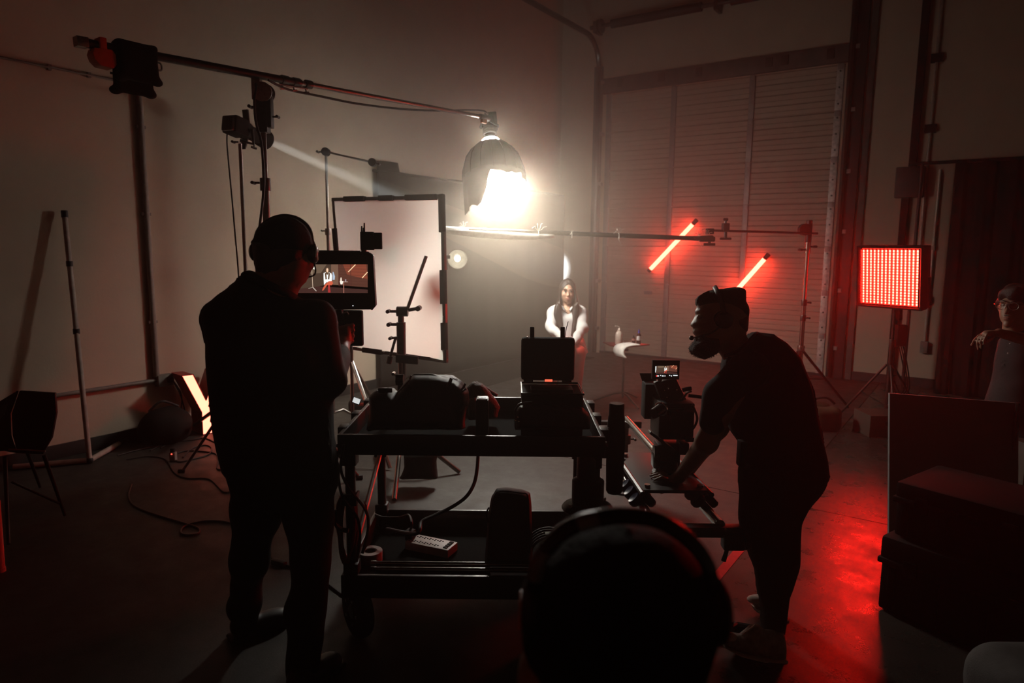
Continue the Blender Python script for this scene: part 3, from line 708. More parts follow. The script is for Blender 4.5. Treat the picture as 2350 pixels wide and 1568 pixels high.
# ---- bounce frame (4 ft) and the stands round it
fTL, fTR, fBR, fBL = at(764, 458, 5.58), at(1014, 452, 5.02), at(1021, 829, 5.00), at(792, 797, 5.56)
fn = (fTR - fTL).cross(fBL - fTL).normalized()
if fn.dot(FW) > 0: fn = -fn
bf = thing('bounce_frame', 'large white diffusion frame glowing from the softbox behind it', 'diffusion frame', (fBL + fBR) / 2)
DIFF = bpy.data.materials.new('diffusion_cloth'); DIFF.use_nodes = True; MATS['diff'] = DIFF
_n = DIFF.node_tree; _b = _n.nodes['Principled BSDF']; _b.inputs['Base Color'].default_value = (0.86, 0.84, 0.80, 1); _b.inputs['Roughness'].default_value = 0.9
_t = _n.nodes.new('ShaderNodeBsdfTranslucent'); _t.inputs['Color'].default_value = (0.88, 0.85, 0.78, 1)
_m = _n.nodes.new('ShaderNodeMixShader'); _m.inputs[0].default_value = 0.8
_nz = _n.nodes.new('ShaderNodeTexNoise'); _nz.inputs['Scale'].default_value = 9; _bp = _n.nodes.new('ShaderNodeBump'); _bp.inputs['Strength'].default_value = 0.15
_n.links.new(_nz.outputs['Fac'], _bp.inputs['Height']); _n.links.new(_bp.outputs['Normal'], _b.inputs['Normal']); _n.links.new(_bp.outputs['Normal'], _t.inputs['Normal'])
_n.links.new(_b.outputs['BSDF'], _m.inputs[1]); _n.links.new(_t.outputs['BSDF'], _m.inputs[2]); _n.links.new(_m.outputs['Shader'], _n.nodes['Material Output'].inputs['Surface'])
vs = []; fs = []; n = 24
for i in range(n + 1):
    for k in range(n + 1):
        s, t = i / n, k / n; p = (fTL.lerp(fTR, s)).lerp(fBL.lerp(fBR, s), t)
        g = 0.010 * math.sin(3.1 * s) * math.sin(3.1 * t) + 0.006 * math.sin(9 * (s + 0.6 * t)) * t + 0.010 * max(0, s - 0.55) * max(0, t - 0.5) * math.sin(26 * (s - t) + 2)
        if t > 0.97: p = p + (fBL - fTL).normalized() * 0.018 * math.sin(15 * s) * (1 if 0.3 < s < 0.6 else 0.2)
        vs.append(p + fn * g)
for i in range(n):
    for k in range(n): a = i * (n + 1) + k; fs.append((a, a + 1, a + n + 2, a + n + 1))
MB().add(vs, fs).build('diffusion_fabric', DIFF, bf, smooth=80)
for a, b_ in ((fTL, fTR), (fTR, fBR), (fBR, fBL), (fBL, fTL)):
    d_ = (b_ - a).normalized(); MB().box((a + b_) / 2 - fn * 0.012, ((b_ - a).length + 0.028, 0.028, 0.028), (d_, fn, d_.cross(fn))).build('frame_tube', DARKSTEEL, bf, bevel=0.003)
for a, b_, s, l_ in ((fTL, fTR, 0.22, 0.22), (fTL, fTR, 0.52, 0.14), (fTL, fTR, 0.83, 0.30), (fTR, fBR, 0.10, 0.28), (fTR, fBR, 0.55, 0.25), (fTR, fBR, 0.85, 0.2), (fTL, fBL, 0.3, 0.25), (fBL, fBR, 0.3, 0.2)):
    d_ = (b_ - a).normalized(); MB().box(a.lerp(b_, s) + fn * 0.004, (l_, 0.036, 0.040), (d_, fn, d_.cross(fn))).build('velcro_tab', CLOTHB, bf, bevel=0.004)

def c_stand(label, top, h_top, arm_to=None, legs=(0.6, 2.6, 4.9), r=0.012, material=STEEL, knob_side=-1, name='c_stand', spread=0.42):
    base = Vector((top.x, top.y, 0)); t = thing(name, label, 'stand', base)
    hs = [0.12, h_top * 0.42, h_top * 0.72, h_top]
    for i in range(3): MB().cyl(base + Z * hs[i], base + Z * hs[i + 1], r + 0.004 * (2 - i), n=12).build('riser_tube', material, t)
    for i in (1, 2):
        cl = MB().cyl(base + Z * (hs[i] - 0.04), base + Z * (hs[i] + 0.02), r + 0.014, n=12).build('collar', material, t, bevel=0.003)
        knob(MB(), base + Z * hs[i] + R0 * 0.02 * knob_side, R0 * knob_side, 0.02).build('lock_knob', material, cl)
    for k, a in enumerate(legs):
        d = R0 * math.cos(a) + F0 * math.sin(a)
        MB().tube([base + Z * (0.12 + 0.06 * k), base + Z * (0.14 + 0.06 * k) + d * 0.10, base + Z * (0.10 + 0.04 * k) + d * 0.16, base + d * spread + Z * 0.013], 0.0125, 10).build('leg', material, t)
    if arm_to is not None:
        g = MB().lathe([(0.018, -0.03), (0.036, -0.028), (0.036, -0.008), (0.02, -0.006), (0.02, 0.006), (0.036, 0.008), (0.036, 0.028), (0.018, 0.03)], base + Z * (h_top - 0.01), F0, 16).build('grip_head', DARKSTEEL, t)
        knob(MB(), base + Z * (h_top - 0.01) - R0 * 0.03, -R0, 0.026).build('lock_knob', DARKSTEEL, g)
        MB().cyl(base + Z * (h_top - 0.01) - (arm_to - top).normalized() * 0.05, arm_to, 0.0085, n=10).build('grip_arm', material, t)
        MB().lathe([(0.015, -0.03), (0.034, -0.028), (0.034, 0.028), (0.015, 0.03)], arm_to, F0, 16).build('grip_head', DARKSTEEL, t)
        knob(MB(), arm_to + R0 * 0.02, R0 - Z * 0.4, 0.024).build('lock_knob', DARKSTEEL, t)
    return t
top = at(748, 346, 6.0); c_stand('steel c-stand with an angled grip arm behind the bounce frame', top, top.z, at(855, 373, 5.85))
top = at(806, 800, 5.45)
# stand legs and red-striped gear seen under the frame
t = thing('frame_stand', 'low steel stand with splayed legs under the bounce frame', 'stand', Vector((top.x, top.y, 0)))
b0 = Vector((top.x, top.y, 0))
MB().cyl(b0 + Z * 0.1, top + Z * 0.25, 0.014, n=12).build('tube', STEEL, t)
for a, s in ((-0.9, 0.62), (1.2, 0.55), (3.4, 0.6)):
    d = R0 * math.cos(a) + F0 * math.sin(a); MB().box((b0 + Z * 0.74 + b0 + d * s + Z * 0.015) / 2, (0.028, 0.012, (Z * 0.725 - d * s).length), (d.cross(Z).normalized(), (Z * 0.725 - d * s).normalized().cross(d.cross(Z).normalized()), (Z * 0.725 - d * s).normalized())).build('leg', CHROME, t, bevel=0.003)
sb2 = thing('sandbag', 'dark sandbag with red straps on the floor below the bounce frame', 'sandbag', onz(845, 945))
q = LOC[sb2]
S = Solid(0.02).rbox(q + Z * 0.07, (0.36, 0.2, 0.13), 0.05).wrinkle(0.006, 25, seed=9); S.build('bag_body', CLOTHB, sb2, vox=0.01)
MB().box(q + Z * 0.14 + R0 * 0.1, (0.28, 0.03, 0.012), ((R0 + Z * 0.25).normalized(), F0, (Z - R0 * 0.25).normalized())).build('strap', REDP, sb2, bevel=0.003)
MB().box(q + Z * 0.10 + R0 * 0.05 - F0 * 0.11, (0.26, 0.012, 0.03), (R0, F0, Z)).build('strap', REDP, sb2, bevel=0.003)

# ---- stand in front of the frame with a grip head, rod, paddle and turtle base
td = 4.75
td = 4.84
tt = at(920, 715, td); tb = Vector((tt.x, tt.y, 0))
t = thing('turtle_base_stand', 'dark c-stand with wide bent legs in front of the bounce frame', 'stand', tb)
for z0, z1, r in ((0.2, 0.86, 0.024), (0.86, 1.12, 0.033), (1.12, tt.z, 0.022)): MB().cyl(tb + Z * z0, tb + Z * z1, r, n=14).build('riser_tube', DARKSTEEL, t)
g = MB().cyl(tt - R0 * 0.03, tt + R0 * 0.05, 0.036, n=16).build('grip_head', DARKSTEEL, t, bevel=0.004)
knob(MB(), tt - R0 * 0.035, -R0, 0.034).build('lock_knob', DARKSTEEL, g)
knob(MB(), tt + R0 * 0.055 + Z * 0.01, R0 + Z * 0.2, 0.045).build('lock_knob', DARKSTEEL, g)
knob(MB(), at(915, 745, td) - R0 * 0.01, -R0, 0.036).build('lock_knob', DARKSTEEL, t)
knob(MB(), at(915, 775, td) - R0 * 0.01, -R0 - Z * 0.1, 0.03).build('lock_knob', DARKSTEEL, t)
MB().cyl(at(934, 712, td), at(978, 588, td), 0.012, n=10).build('angled_rod', STEEL, t)
MB().cyl(at(908, 775, td), at(896, 818, td), 0.010, n=10).build('short_rod', DARKSTEEL, t)
MB().cyl(at(896, 818, td), at(892, 835, td), 0.02, n=10).build('rod_clamp', DARKSTEEL, t)
MB().box(at(934, 825, td - 0.25), (0.15, 0.03, 0.055), (R0 - Z * 0.08, F0, Z)).build('paddle_plate', BLACKM, t, bevel=0.006)
MB().cyl(at(927, 830, td - 0.22), at(926, 900, td - 0.05), 0.013, n=10).build('paddle_rod', DARKSTEEL, t)
for fpx, mid in (((1055, 1088), (1000, 1037)), ((905, 1152), (908, 1090)), ((862, 1046), (900, 1062))):
    ft = onz(*fpx) + Z * 0.014; v = (ft - tb); v.z = 0; kx = tb + v.normalized() * v.length * 0.45 + Z * 0.20
    MB().tube(bez([tb + Z * 0.22, tb.lerp(kx, 0.75) + Z * 0.07, kx + Z * 0.01, kx.lerp(ft, 0.35), ft], 5), 0.0165, 10).build('leg', STEEL, t)
q = (tb + onz(1000, 1105)) / 2
sb3 = thing('sandbag', 'black sandbag slung over the leg of the turtle base stand', 'sandbag', at(965, 1100, td - 0.15))
cc_ = at(963, 1072, td - 0.12)
S = Solid(0.03).puff([(928, 1045), (950, 1038), (985, 1036), (1006, 1042), (1002, 1060), (1006, 1098), (975, 1100), (925, 1100), (918, 1098), (930, 1070)], td - 0.12, 0.07, 0.05).wrinkle(0.006, 30, seed=5)
S.build('bag_body', CLOTHB, sb3, vox=0.008)
MB().tube(bez([at(935, 1046, td - 0.15), at(945, 1036, td - 0.16), at(975, 1030, td - 0.16), at(1000, 1040, td - 0.15)]), 0.008, 6).build('carry_strap', NYLON, sb3)

# ---- clamp lamp with bulb
cl_c = at(1050, 594, 5.35); ld = (-F0 * 0.93 + R0 * 0.12 + Z * 0.05 - Z * 0.2).normalized()
lp = thing('clamp_lamp', 'small dish clamp lamp with bare bulb beside the bounce frame', 'lamp', cl_c)
REFL = mat('aluminium_reflector', (0.72, 0.69, 0.62), 0.38, 0.25)
MB().lathe([(0.022, -0.085), (0.03, -0.075), (0.05, -0.05), (0.07, -0.015), (0.079, 0.02), (0.076, 0.02), (0.067, -0.013), (0.047, -0.047), (0.028, -0.07), (0.0, -0.072)], cl_c, ld, 28).build('reflector_dish', REFL, lp)
MB().ball(cl_c - ld * 0.012, 0.027, 14).build('bulb', emit('bulb_glow', (1.0, 0.9, 0.74), BULB), lp)
MB().cyl(cl_c - ld * 0.08, cl_c - ld * 0.15, 0.02, 0.016, n=12).build('socket', BLACK, lp)
MB().box(at(1026, 590, 5.32), (0.05, 0.03, 0.025), (R0, F0, Z)).build('spring_clamp', STEEL, lp, bevel=0.003)
MB().tube([cl_c - ld * 0.1, at(1030, 592, 5.40), at(1024, 590, 5.33)], 0.006, 6).build('ball_joint_arm', STEEL, lp)
MB().box(at(1027, 610, 5.33), (0.012, 0.012, 0.06), (R0, F0, Z)).build('clamp_jaw', PLASTW, lp, bevel=0.002)

# ---- horizontal rail with muslin tied on, right-hand stand and arm
rA, rB = at(985, 524, 6.15), at(1640, 549, 6.15)
rl = thing('speed_rail', 'long horizontal pipe with white muslin and tied cords across the set', 'rail', (rA + rB) / 2)
MB().cyl(rA, rB, 0.021, n=14).build('pipe', DARKSTEEL, rl)
MUS = mat('white_muslin', (0.82, 0.80, 0.75), 0.85)
vs = []; fs = []
for i in range(25):
    s = i / 24; p = at(1022 + s * 250, 527 + s * 12.5, 6.13); sag = 0.028 * math.sin(math.pi * s) ** 0.7 + 0.018
    wdt = 0.055 * (0.3 + 0.7 * math.sin(math.pi * min(1, s + 0.25)))
    for a, b_ in ((-wdt, 0.0), (-wdt * .5, -sag), (0, -sag * 1.3), (wdt * .5, -sag), (wdt, 0.0)): vs.append(p + F0 * a + Z * b_)
for i in range(24):
    for k in range(4): a = i * 5 + k; fs.append((a, a + 5, a + 6, a + 1))
MB().add(vs, fs).build('muslin_strip', MUS, rl, solid=0.003, smooth=80)
MB().cyl(at(1018, 525, 6.13), at(1075, 529, 6.13), 0.025, n=14).build('tape_wrap', MUS, rl)
CORD = mat('white_cord', (0.7, 0.66, 0.58), 0.8)
for x, y, sc in ((1064, 529, 1.0), (1236, 537, 1.3), (1420, 542, 0.9), (1312, 540, 0.3), (1604, 546, 1.1), (1620, 547, .9)):
    p = at(x, y, 6.13); tc_ = MB().tube([p + Z * 0.024 - F0 * 0.024, p - Z * 0.026 - F0 * 0.024, p - Z * 0.026 + F0 * 0.024, p + Z * 0.024 + F0 * 0.024, p + Z * 0.024 - F0 * 0.024], 0.003, 5).build('tie_cord', CORD, rl)
    for k in range(4):
        a = 0.5 + k * 0.65 + x % 3 * 0.2; d = R0 * math.cos(a) + Z * math.sin(a); e = p + Z * 0.026 - F0 * 0.02
        MB().tube(bez([e, e + d * 0.03 * sc, e + d * 0.05 * sc + R0 * 0.012 * (k - 1.5), e + d * 0.062 * sc - Z * 0.01 * k]), 0.0025, 5).build('cord_end', CORD, tc_)
    if x in (1420, 1604): MB().tube(bez([p - Z * 0.026, p - Z * 0.05 + R0 * 0.01, p - Z * 0.085 + R0 * 0.03]), 0.0018, 4).build('cord_end', CORD, tc_)
rs_top = at(1858, 508, 6.5); rsb = Vector((rs_top.x, rs_top.y, 0))
rs = thing('light_stand', 'steel stand at the right of the door holding the horizontal arm', 'stand', rsb)
jz = (at(1843, 806, 6.5)).z
for z0, z1, r in ((jz - 0.35, jz + 0.45, 0.022), (jz + 0.45, rs_top.z - 0.28, 0.018), (rs_top.z - 0.3, rs_top.z - 0.18, 0.026)): MB().cyl(rsb + Z * z0, rsb + Z * z1, r, n=14).build('tube', CHROME, rs)
g = MB().cyl(rsb + Z * (rs_top.z - 0.2), rsb + Z * (rs_top.z + 0.01), 0.028, n=14).build('head_post', BLACK, rs, bevel=0.004)
knob(MB(), rsb + Z * (rs_top.z - 0.24) + R0 * 0.02, R0, 0.03).build('lock_knob', BLACK, g)
knob(MB(), rsb + Z * (rs_top.z - 0.27) - R0 * 0.02, -R0, 0.03).build('lock_knob', BLACK, g)
MB().lathe([(0.0, -0.03), (0.055, -0.028), (0.055, 0.028), (0.0, 0.03)], at(1846, 527, 6.5), F0, 18).build('grip_head', BLACK, rs)
for z in (jz + 0.45, jz + 0.30): 
    k_ = MB().cyl(rsb + Z * (z - 0.03), rsb + Z * (z + 0.03), 0.027, n=12).build('collar', DARKSTEEL, rs, bevel=0.003); knob(MB(), rsb + Z * z + R0 * 0.02, R0, 0.022).build('lock_knob', BLACK, k_)
for a, ft in ((0, onz(1946, 938)), (1, rsb + (-F0 * 0.5 - R0 * 0.4)), (2, rsb + (-F0 * 0.1 - R0 * 0.65))):
    ft = Vector((ft.x, ft.y, 0.016)); g = MB().cyl(rsb + Z * jz, ft, 0.014, n=10).build('leg', DARKSTEEL, rs)
    MB().cyl(rsb + Z * (jz - 0.3), (rsb + Z * jz).lerp(ft, 0.5), 0.008, n=8).build('brace', DARKSTEEL, g)
MB().cyl(rsb + Z * (jz - 0.03), rsb + Z * (jz + 0.03), 0.034, n=12).build('leg_collar', CHROME, rs, bevel=0.004)
ar = thing('grip_arm', 'thin black grip arm with clamps joining the rail to the right stand', 'grip arm', at(1740, 530, 6.3))
MB().cyl(at(1632, 529, 6.15), at(1876, 536, 6.52), 0.0105, n=10).build('arm_rod', BLACK, ar)
MB().prism([at(x, y, 6.1) for x, y in ((1592, 546), (1612, 541), (1636, 540), (1640, 545), (1640, 555), (1612, 555))], F0 * 0.09).build('rail_jaw', BLACK, ar, bevel=0.005)
MB().box(at(1629, 531, 6.15), (0.06, 0.07, 0.05), (R0, F0, Z)).build('clamp_head', BLACK, ar, bevel=0.006)
g = MB().cyl(at(1628, 553, 6.15), at(1628, 560, 6.15), 0.012, n=10).build('clamp_screw', BLACK, ar)
MB().box(at(1628, 561, 6.15), (0.10, 0.035, 0.024), (R0, F0, Z)).build('wing_handle', BLACK, g, bevel=0.006)
hd = MB().box(at(1665, 522, 6.2), (0.058, 0.07, 0.075), (R0, F0, Z)).build('clamp_body', BLACK, ar, bevel=0.008)
MB().cyl(at(1665, 514, 6.2), at(1665, 504, 6.2), 0.010, n=8).build('clamp_screw', BLACK, hd)
MB().cyl(at(1660.5, 504, 6.2), at(1670.5, 504, 6.2), 0.012, n=8).build('wing_handle', BLACK, hd)
MB().cyl(at(1665, 530, 6.2), at(1665, 546, 6.2), 0.014, n=10).build('clamp_stem', BLACK, hd)
MB().box(at(1665, 548, 6.2), (0.10, 0.035, 0.022), (R0, F0, Z)).build('wing_handle', BLACK, hd, bevel=0.006)

# ---- red tube lights on the door
TUBE = emit('red_tube_glow', (1.0, 0.045, 0.024), RED_TUBE)
def tube_light(label, a, b_):
    t = thing('tube_light', label, 'tube light', (a + b_) / 2, 'red tube lights mounted on the overhead door')
    d = (b_ - a).normalized(); MB().cyl(a + d * 0.045, b_ - d * 0.06, 0.030, n=16).build('glowing_tube', TUBE, t)
    MB().cyl(a, a + d * 0.05, 0.031, n=14).build('end_cap', BLACK, t, bevel=0.002)
    MB().cyl(b_ - d * 0.065, b_ + d * 0.02, 0.031, n=14).build('end_cap', BLACK, t, bevel=0.002)
    for s in (0.25, 0.75):
        p = a.lerp(b_, s); MB().box(p + Y * 0.034, (0.03, 0.02, 0.03)).build('mount_clip', BLACK, t, bevel=0.003)
ty = WY - 0.085
tube_light('upper red tube light slanting across the door behind the rail', ony(1488, 623, ty), ony(1597, 507, ty))
tube_light('lower red tube light slanting behind the bearded man on the door', ony(1668, 692, ty), ony(1762, 586, ty))

# ---- red LED panel with egg-crate grid
pd = 6.2
pc = at(2040, 637, pd); pn = (-F0 * 0.54 - R0 * 0.83 - Z * 0.13).normalized()
pr = Z.cross(pn).normalized(); 
if pr.dot(R0) < 0: pr = -pr
pu = pn.cross(pr); 
if pu.z < 0: pu = -pu
PW, PH = 0.54, 0.52
pl = thing('led_panel', 'square red glowing led panel with egg-crate grid on a stand', 'led panel', at(2060, 712, pd))
MB().box(pc - pn * 0.085, (PW + 0.05, 0.10, PH + 0.04), (pr, pn, pu)).build('housing', BLACKM, pl, bevel=0.01)
MB().box(pc - pn * 0.032, (PW, 0.004, PH), (pr, pn, pu)).build('led_board', emit('red_board', (1.0, 0.05, 0.03), 0.9), pl)
LED = emit('red_led', (1.0, 0.0115, 0.0065), RED_PANEL)
NR = 15
for i in range(NR):
    x_ = (-0.5 + (i + 0.5) / NR) * (PW - 0.02)
    mb = MB()
    for k in range(20): mb.box(pc - pn * 0.026 + pr * x_ + pu * ((-0.5 + (k + 0.5) / 20) * (PH - 0.02)), (0.025, 0.008, 0.021), (pr, pn, pu))
    mb.build('led_strip', LED, pl)
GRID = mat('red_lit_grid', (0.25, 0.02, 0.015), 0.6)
for i in range(NR + 1):
    x_ = (-0.5 + i / NR) * (PW - 0.02); MB().box(pc + pr * x_ - pn * 0.006, (0.0022, 0.028, PH), (pr, pn, pu)).build('grid_slat', GRID, pl)
for i in range(21):
    z_ = (-0.5 + i / 20) * (PH - 0.02); MB().box(pc + pu * z_ - pn * 0.006, (PW, 0.028, 0.0018), (pr, pn, pu)).build('grid_slat', GRID, pl)
for s in (-1, 1):
    MB().box(pc + pr * s * (PW / 2 + 0.02) - pn * 0.03, (0.012, 0.10, PH + 0.05), (pr, pn, pu)).build('grid_frame', CLOTHB, pl, bevel=0.003)
    MB().box(pc + pu * s * (PH / 2 + 0.018) - pn * 0.03, (PW + 0.05, 0.10, 0.012), (pr, pn, pu)).build('grid_frame', CLOTHB, pl, bevel=0.003)
MB().tube([pc - pn * 0.1 + pr * 0.3, pc - pn * 0.14 + pr * 0.3 - pu * 0.25, pc - pn * 0.14 - pu * 0.32], 0.012, 8).build('yoke', BLACK, pl)
MB().box(pc - pn * 0.15 - pu * 0.36 + pr * 0.0, (0.07, 0.06, 0.12), (pr, pn, pu)).build('tilt_head', BLACK, pl, bevel=0.006)
psb = Vector((pc - pn * 0.15)); psb.z = 0
ps = thing('light_stand', 'dark light stand below the red led panel', 'stand', psb)
for z0, z1, r in ((0.12, 0.8, 0.018), (0.8, pc.z - 0.3, 0.0135)): MB().cyl(psb + Z * z0, psb + Z * z1, r, n=12).build('tube', DARKSTEEL, ps)
k_ = MB().cyl(psb + Z * 0.77, psb + Z * 0.84, 0.025, n=12).build('collar', DARKSTEEL, ps, bevel=0.003); knob(MB(), psb + Z * 0.8 + R0 * 0.02, R0, 0.022).build('lock_knob', BLACK, k_)
tripod_legs(ps, psb, 0.6, 0.45, 0.011, (0.2, 2.3, 4.4), DARKSTEEL)
pb = thing('power_supply', 'small power supply box with cables hung on the led panel stand', 'power supply', psb + Z * 0.75 + R0 * 0.08)
MB().box(psb + Z * 0.88 + R0 * 0.075, (0.09, 0.06, 0.2), (R0, F0, Z)).build('box', BLACKM, pb, bevel=0.006)
for k in range(3):
    q = psb + Z * 0.8 + R0 * (0.06 + 0.02 * k); MB().tube(bez([q, q - Z * 0.2 + R0 * 0.06, q - Z * 0.42 + R0 * 0.10, q - Z * 0.5 + R0 * 0.02 * k, q - Z * 0.35 - R0 * 0.05]), 0.006, 6).build('cable', RUBBER, pb)

# ---- glowing channel letter Y on the floor by the left wall
ys = Vector((0.12, 1.0, 0)).normalized(); yn = Vector((1.0, -0.12, 0)).normalized()
y0 = Vector((-5.42, 3.06, 0.0))
# the stem foot stands where the photo shows it
ft = onz(477, 997); y0 = ft - ys * 0.315
YP = [(0.315 + (a_ - 0.315) * 0.62, b_) for a_, b_ in ((0.0, 0.545), (0.155, 0.545), (0.315, 0.30), (0.475, 0.545), (0.63, 0.545), (0.385, 0.20), (0.385, 0.0), (0.245, 0.0), (0.245, 0.20))]
yl = thing('letter_sign', 'glowing red channel letter Y standing by the left wall', 'letter sign', ft)
LSIDE = mat('red_letter_side', (0.30, 0.012, 0.012), 0.4)
DEP = 0.21
def yp(s, z, d): return y0 + ys * s + Z * (z + 0.004) - yn * d
vs = []; fs = []; n = len(YP)
for s, z in YP: vs += [yp(s, z, 0), yp(s, z, DEP)]
for i in range(n): j = (i + 1) % n; fs.append((2 * i, 2 * j, 2 * j + 1, 2 * i + 1))
fs.append(tuple(2 * i + 1 for i in range(n)))
MB().add(vs, fs).build('side_return', LSIDE, yl, smooth=0, solid=0.004)
cen = (0.315, 0.27)
FACEM = emit('letter_face', (1.0, 0.17, 0.10), LETTER, 0.12)
MB().prism([yp(s, z, 0.012) for s, z in YP], -yn * 0.006).build('lit_face', FACEM, yl, smooth=0)
for i in range(n):
    a, b_ = YP[i], YP[(i + 1) % n]; MB().cyl(yp(*a, 0.0), yp(*b_, 0.0), 0.005, n=6).build('edge_trim', LSIDE, yl)
bar = thing('floor_pole', 'dark pole leaning across the glowing letter Y', 'pole', onz(440, 985))
MB().cyl(at(492, 942, 5.55), onz(440, 985) + Z * 0.02, 0.016, n=10).build('tube', BLACK, bar)
# ================================================================== camera cart and what it carries
CF, CB = 2.75, 3.46                                # front and back edge, metres along the view
def U(px, d): return (px - CX) / F_PX * d
cz_top, cz_low = 0.90, 0.30
uL, uR = -0.69, 0.37
fwd = FW.dot(F0)
def C(u, v, z): return L(u, v, z)
# depth along the lens axis -> horizontal distance (upright frame)
def vv(d, z): return (d - (z - CAM_H) * FW.z) / fwd
vF, vB = vv(CF, cz_top), vv(CB, cz_top)
AX = (R0, F0, Z)
cart = thing('camera_cart', 'black two-tier camera cart with deep trays in the middle', 'cart', C((uL + uR) / 2, (vF + vB) / 2, 0))
CARTM = mat('cart_black_aluminium', (0.011, 0.011, 0.011), 0.36, 0.0, scale=60, spec=0.5)
def tray(z, h, name, slots):
    t = MB().box(C((uL + uR) / 2, (vF + vB) / 2, z - h + 0.006), (uR - uL, vB - vF, 0.012), AX).build(name, mat('tray_liner', (0.006, 0.006, 0.006), 0.95, spec=0.05, bump=0.2, bscale=200), cart)
    for (a, b_, s) in (((uL + uR) / 2, vF, 0), ((uL + uR) / 2, vB, 0)):
        MB().box(C(a, b_, z - h / 2), (uR - uL + 0.02, 0.018, h), AX).build('tray_rail', CARTM, t, bevel=0.004)
    for a in (uL, uR):
        MB().box(C(a, (vF + vB) / 2, z - h / 2), (0.018, vB - vF, h), AX).build('tray_rail', CARTM, t, bevel=0.004)
    return t
t1 = tray(cz_top, 0.085, 'top_tray', 0); t2 = tray(cz_low, 0.10, 'bottom_tray', 0)
for x0, x1 in ((1000, 1190),):                       # hand slot in the lower rail
    MB().box(C(U(1085, CB), vB - 0.011, cz_low - 0.03), (0.15, 0.004, 0.022), AX).build('hand_slot', mat('slot_edge', (0.10, 0.09, 0.08), 0.3), t2, bevel=0.004)
for u in (uL + 0.03, uR - 0.03):
    for v in (vF + 0.03, vB - 0.03):
        p = MB().cyl(C(u, v, 0.18), C(u, v, cz_top - 0.02), 0.0215, n=14).build('post', CARTM, cart)
        for z in (cz_low + 0.02, cz_top - 0.11, 0.62):
            MB().box(C(u, v, z), (0.062, 0.062, 0.05), AX).build('post_clamp', BLACK, p, bevel=0.006)
for u in (uL - 0.015, uR + 0.02):
    for v in (vF + 0.12, vF + 0.36, vB - 0.1):
        MB().box(C(u, v, cz_top - 0.02), (0.035, 0.07, 0.05), AX).build('side_bracket', BLACK, cart, bevel=0.005)
    MB().tube([C(u, vF + 0.02, cz_top - 0.055), C(u, vB - 0.02, cz_top - 0.055)], 0.009, 8).build('side_rail', DARKSTEEL, cart)
MB().tube([C(uL + 0.03, vF + 0.05, 0.36), C(uL + 0.03, vB - 0.05, 0.62)], 0.012, 8).build('side_brace', STEEL, cart)
for u in (uL + 0.045, uR - 0.045):
    for v in (vF + 0.05, vB - 0.05):
        w = C(u, v, 0.118)
        t = MB().lathe([(0.03, -0.026), (0.085, -0.03), (0.108, -0.026), (0.117, -0.012), (0.117, 0.012), (0.108, 0.026), (0.085, 0.03), (0.03, 0.026)], w, R0 * 0.8 + F0 * 0.6, 32).build('wheel', RUBBER, cart)
        ax_ = (R0 * 0.8 + F0 * 0.6).normalized()
        MB().lathe([(0.0, -0.034), (0.028, -0.033), (0.03, -0.028)], w, ax_, 16).build('hub', DARKSTEEL, t)
        for k in range(5):
            a_ = 2 * math.pi * k / 5; q = ax_.cross(Z).normalized() * math.cos(a_) + Z * math.sin(a_)
            MB().cyl(w + q * 0.055 - ax_ * 0.032, w + q * 0.055 - ax_ * 0.036, 0.007, n=6).build('hub_bolt', STEEL, t)
        MB().tube([w + ax_ * 0.045, w + ax_ * 0.045 + Z * 0.085, C(u, v, 0.205)], 0.012, 8).build('caster_fork', BLACK, t)
        MB().box(C(u, v, 0.205), (0.09, 0.09, 0.012), AX).build('caster_plate', BLACK, t, bevel=0.003)

def P3(px, py, d): return at(px, py, d)
ztr = cz_top - 0.079                              # tray bed
# ---- camera backpack
bp_ = thing('camera_backpack', 'large black zipped backpack lying on the top tray of the cart', 'backpack', C(U(990, 3.0), vv(3.0, ztr), ztr))
S = Solid(0.03)
S.puff([(848, 985), (852, 945), (850, 905), (866, 893), (880, 888), (900, 890), (912, 902), (925, 885), (935, 868), (955, 858), (990, 858), (1035, 864), (1058, 876), (1072, 895), (1074, 915), (1070, 950), (1066, 985)], 2.98, 0.14, 0.055)
S.puff([(1040, 872), (1058, 880), (1074, 900), (1072, 925), (1060, 945), (1040, 940)], 2.93, 0.10, 0.03)
S.wrinkle(0.0035, 34, seed=11); S.build('bag_body', NYLON, bp_, vox=0.0065)
for pts, r in (([(934, 906), (938, 890), (940, 872), (944, 862)], 0.004), ([(1027, 888), (1033, 876), (1036, 868)], 0.007), ([(1044, 912), (1054, 900), (1064, 888), (1068, 880)], 0.005), ([(1048, 914), (1060, 900), (1070, 892)], 0.004)):
    MB().tube(bez([at(x, y, 2.86) for x, y in pts]), r, 6).build('zip_piping', mat('piping_grey', (0.08, 0.08, 0.08), 0.4), bp_)
MB().tube(bez([at(x, y, 2.9) for x, y in ((868, 898), (866, 905), (880, 905), (890, 897), (893, 890))]), 0.007, 6).build('grab_handle', NYLON, bp_)
for x in (876, 892): MB().box(at(x, 896, 2.88), (0.03, 0.012, 0.02), AX).build('strap_buckle', BLACKG, bp_, bevel=0.004)
MB().tube(bez([at(x, y, 2.85) for x, y in ((940, 872), (925, 888), (912, 902), (906, 915))]), 0.009, 6, flat=0.4).build('shoulder_strap', NYLON, bp_)
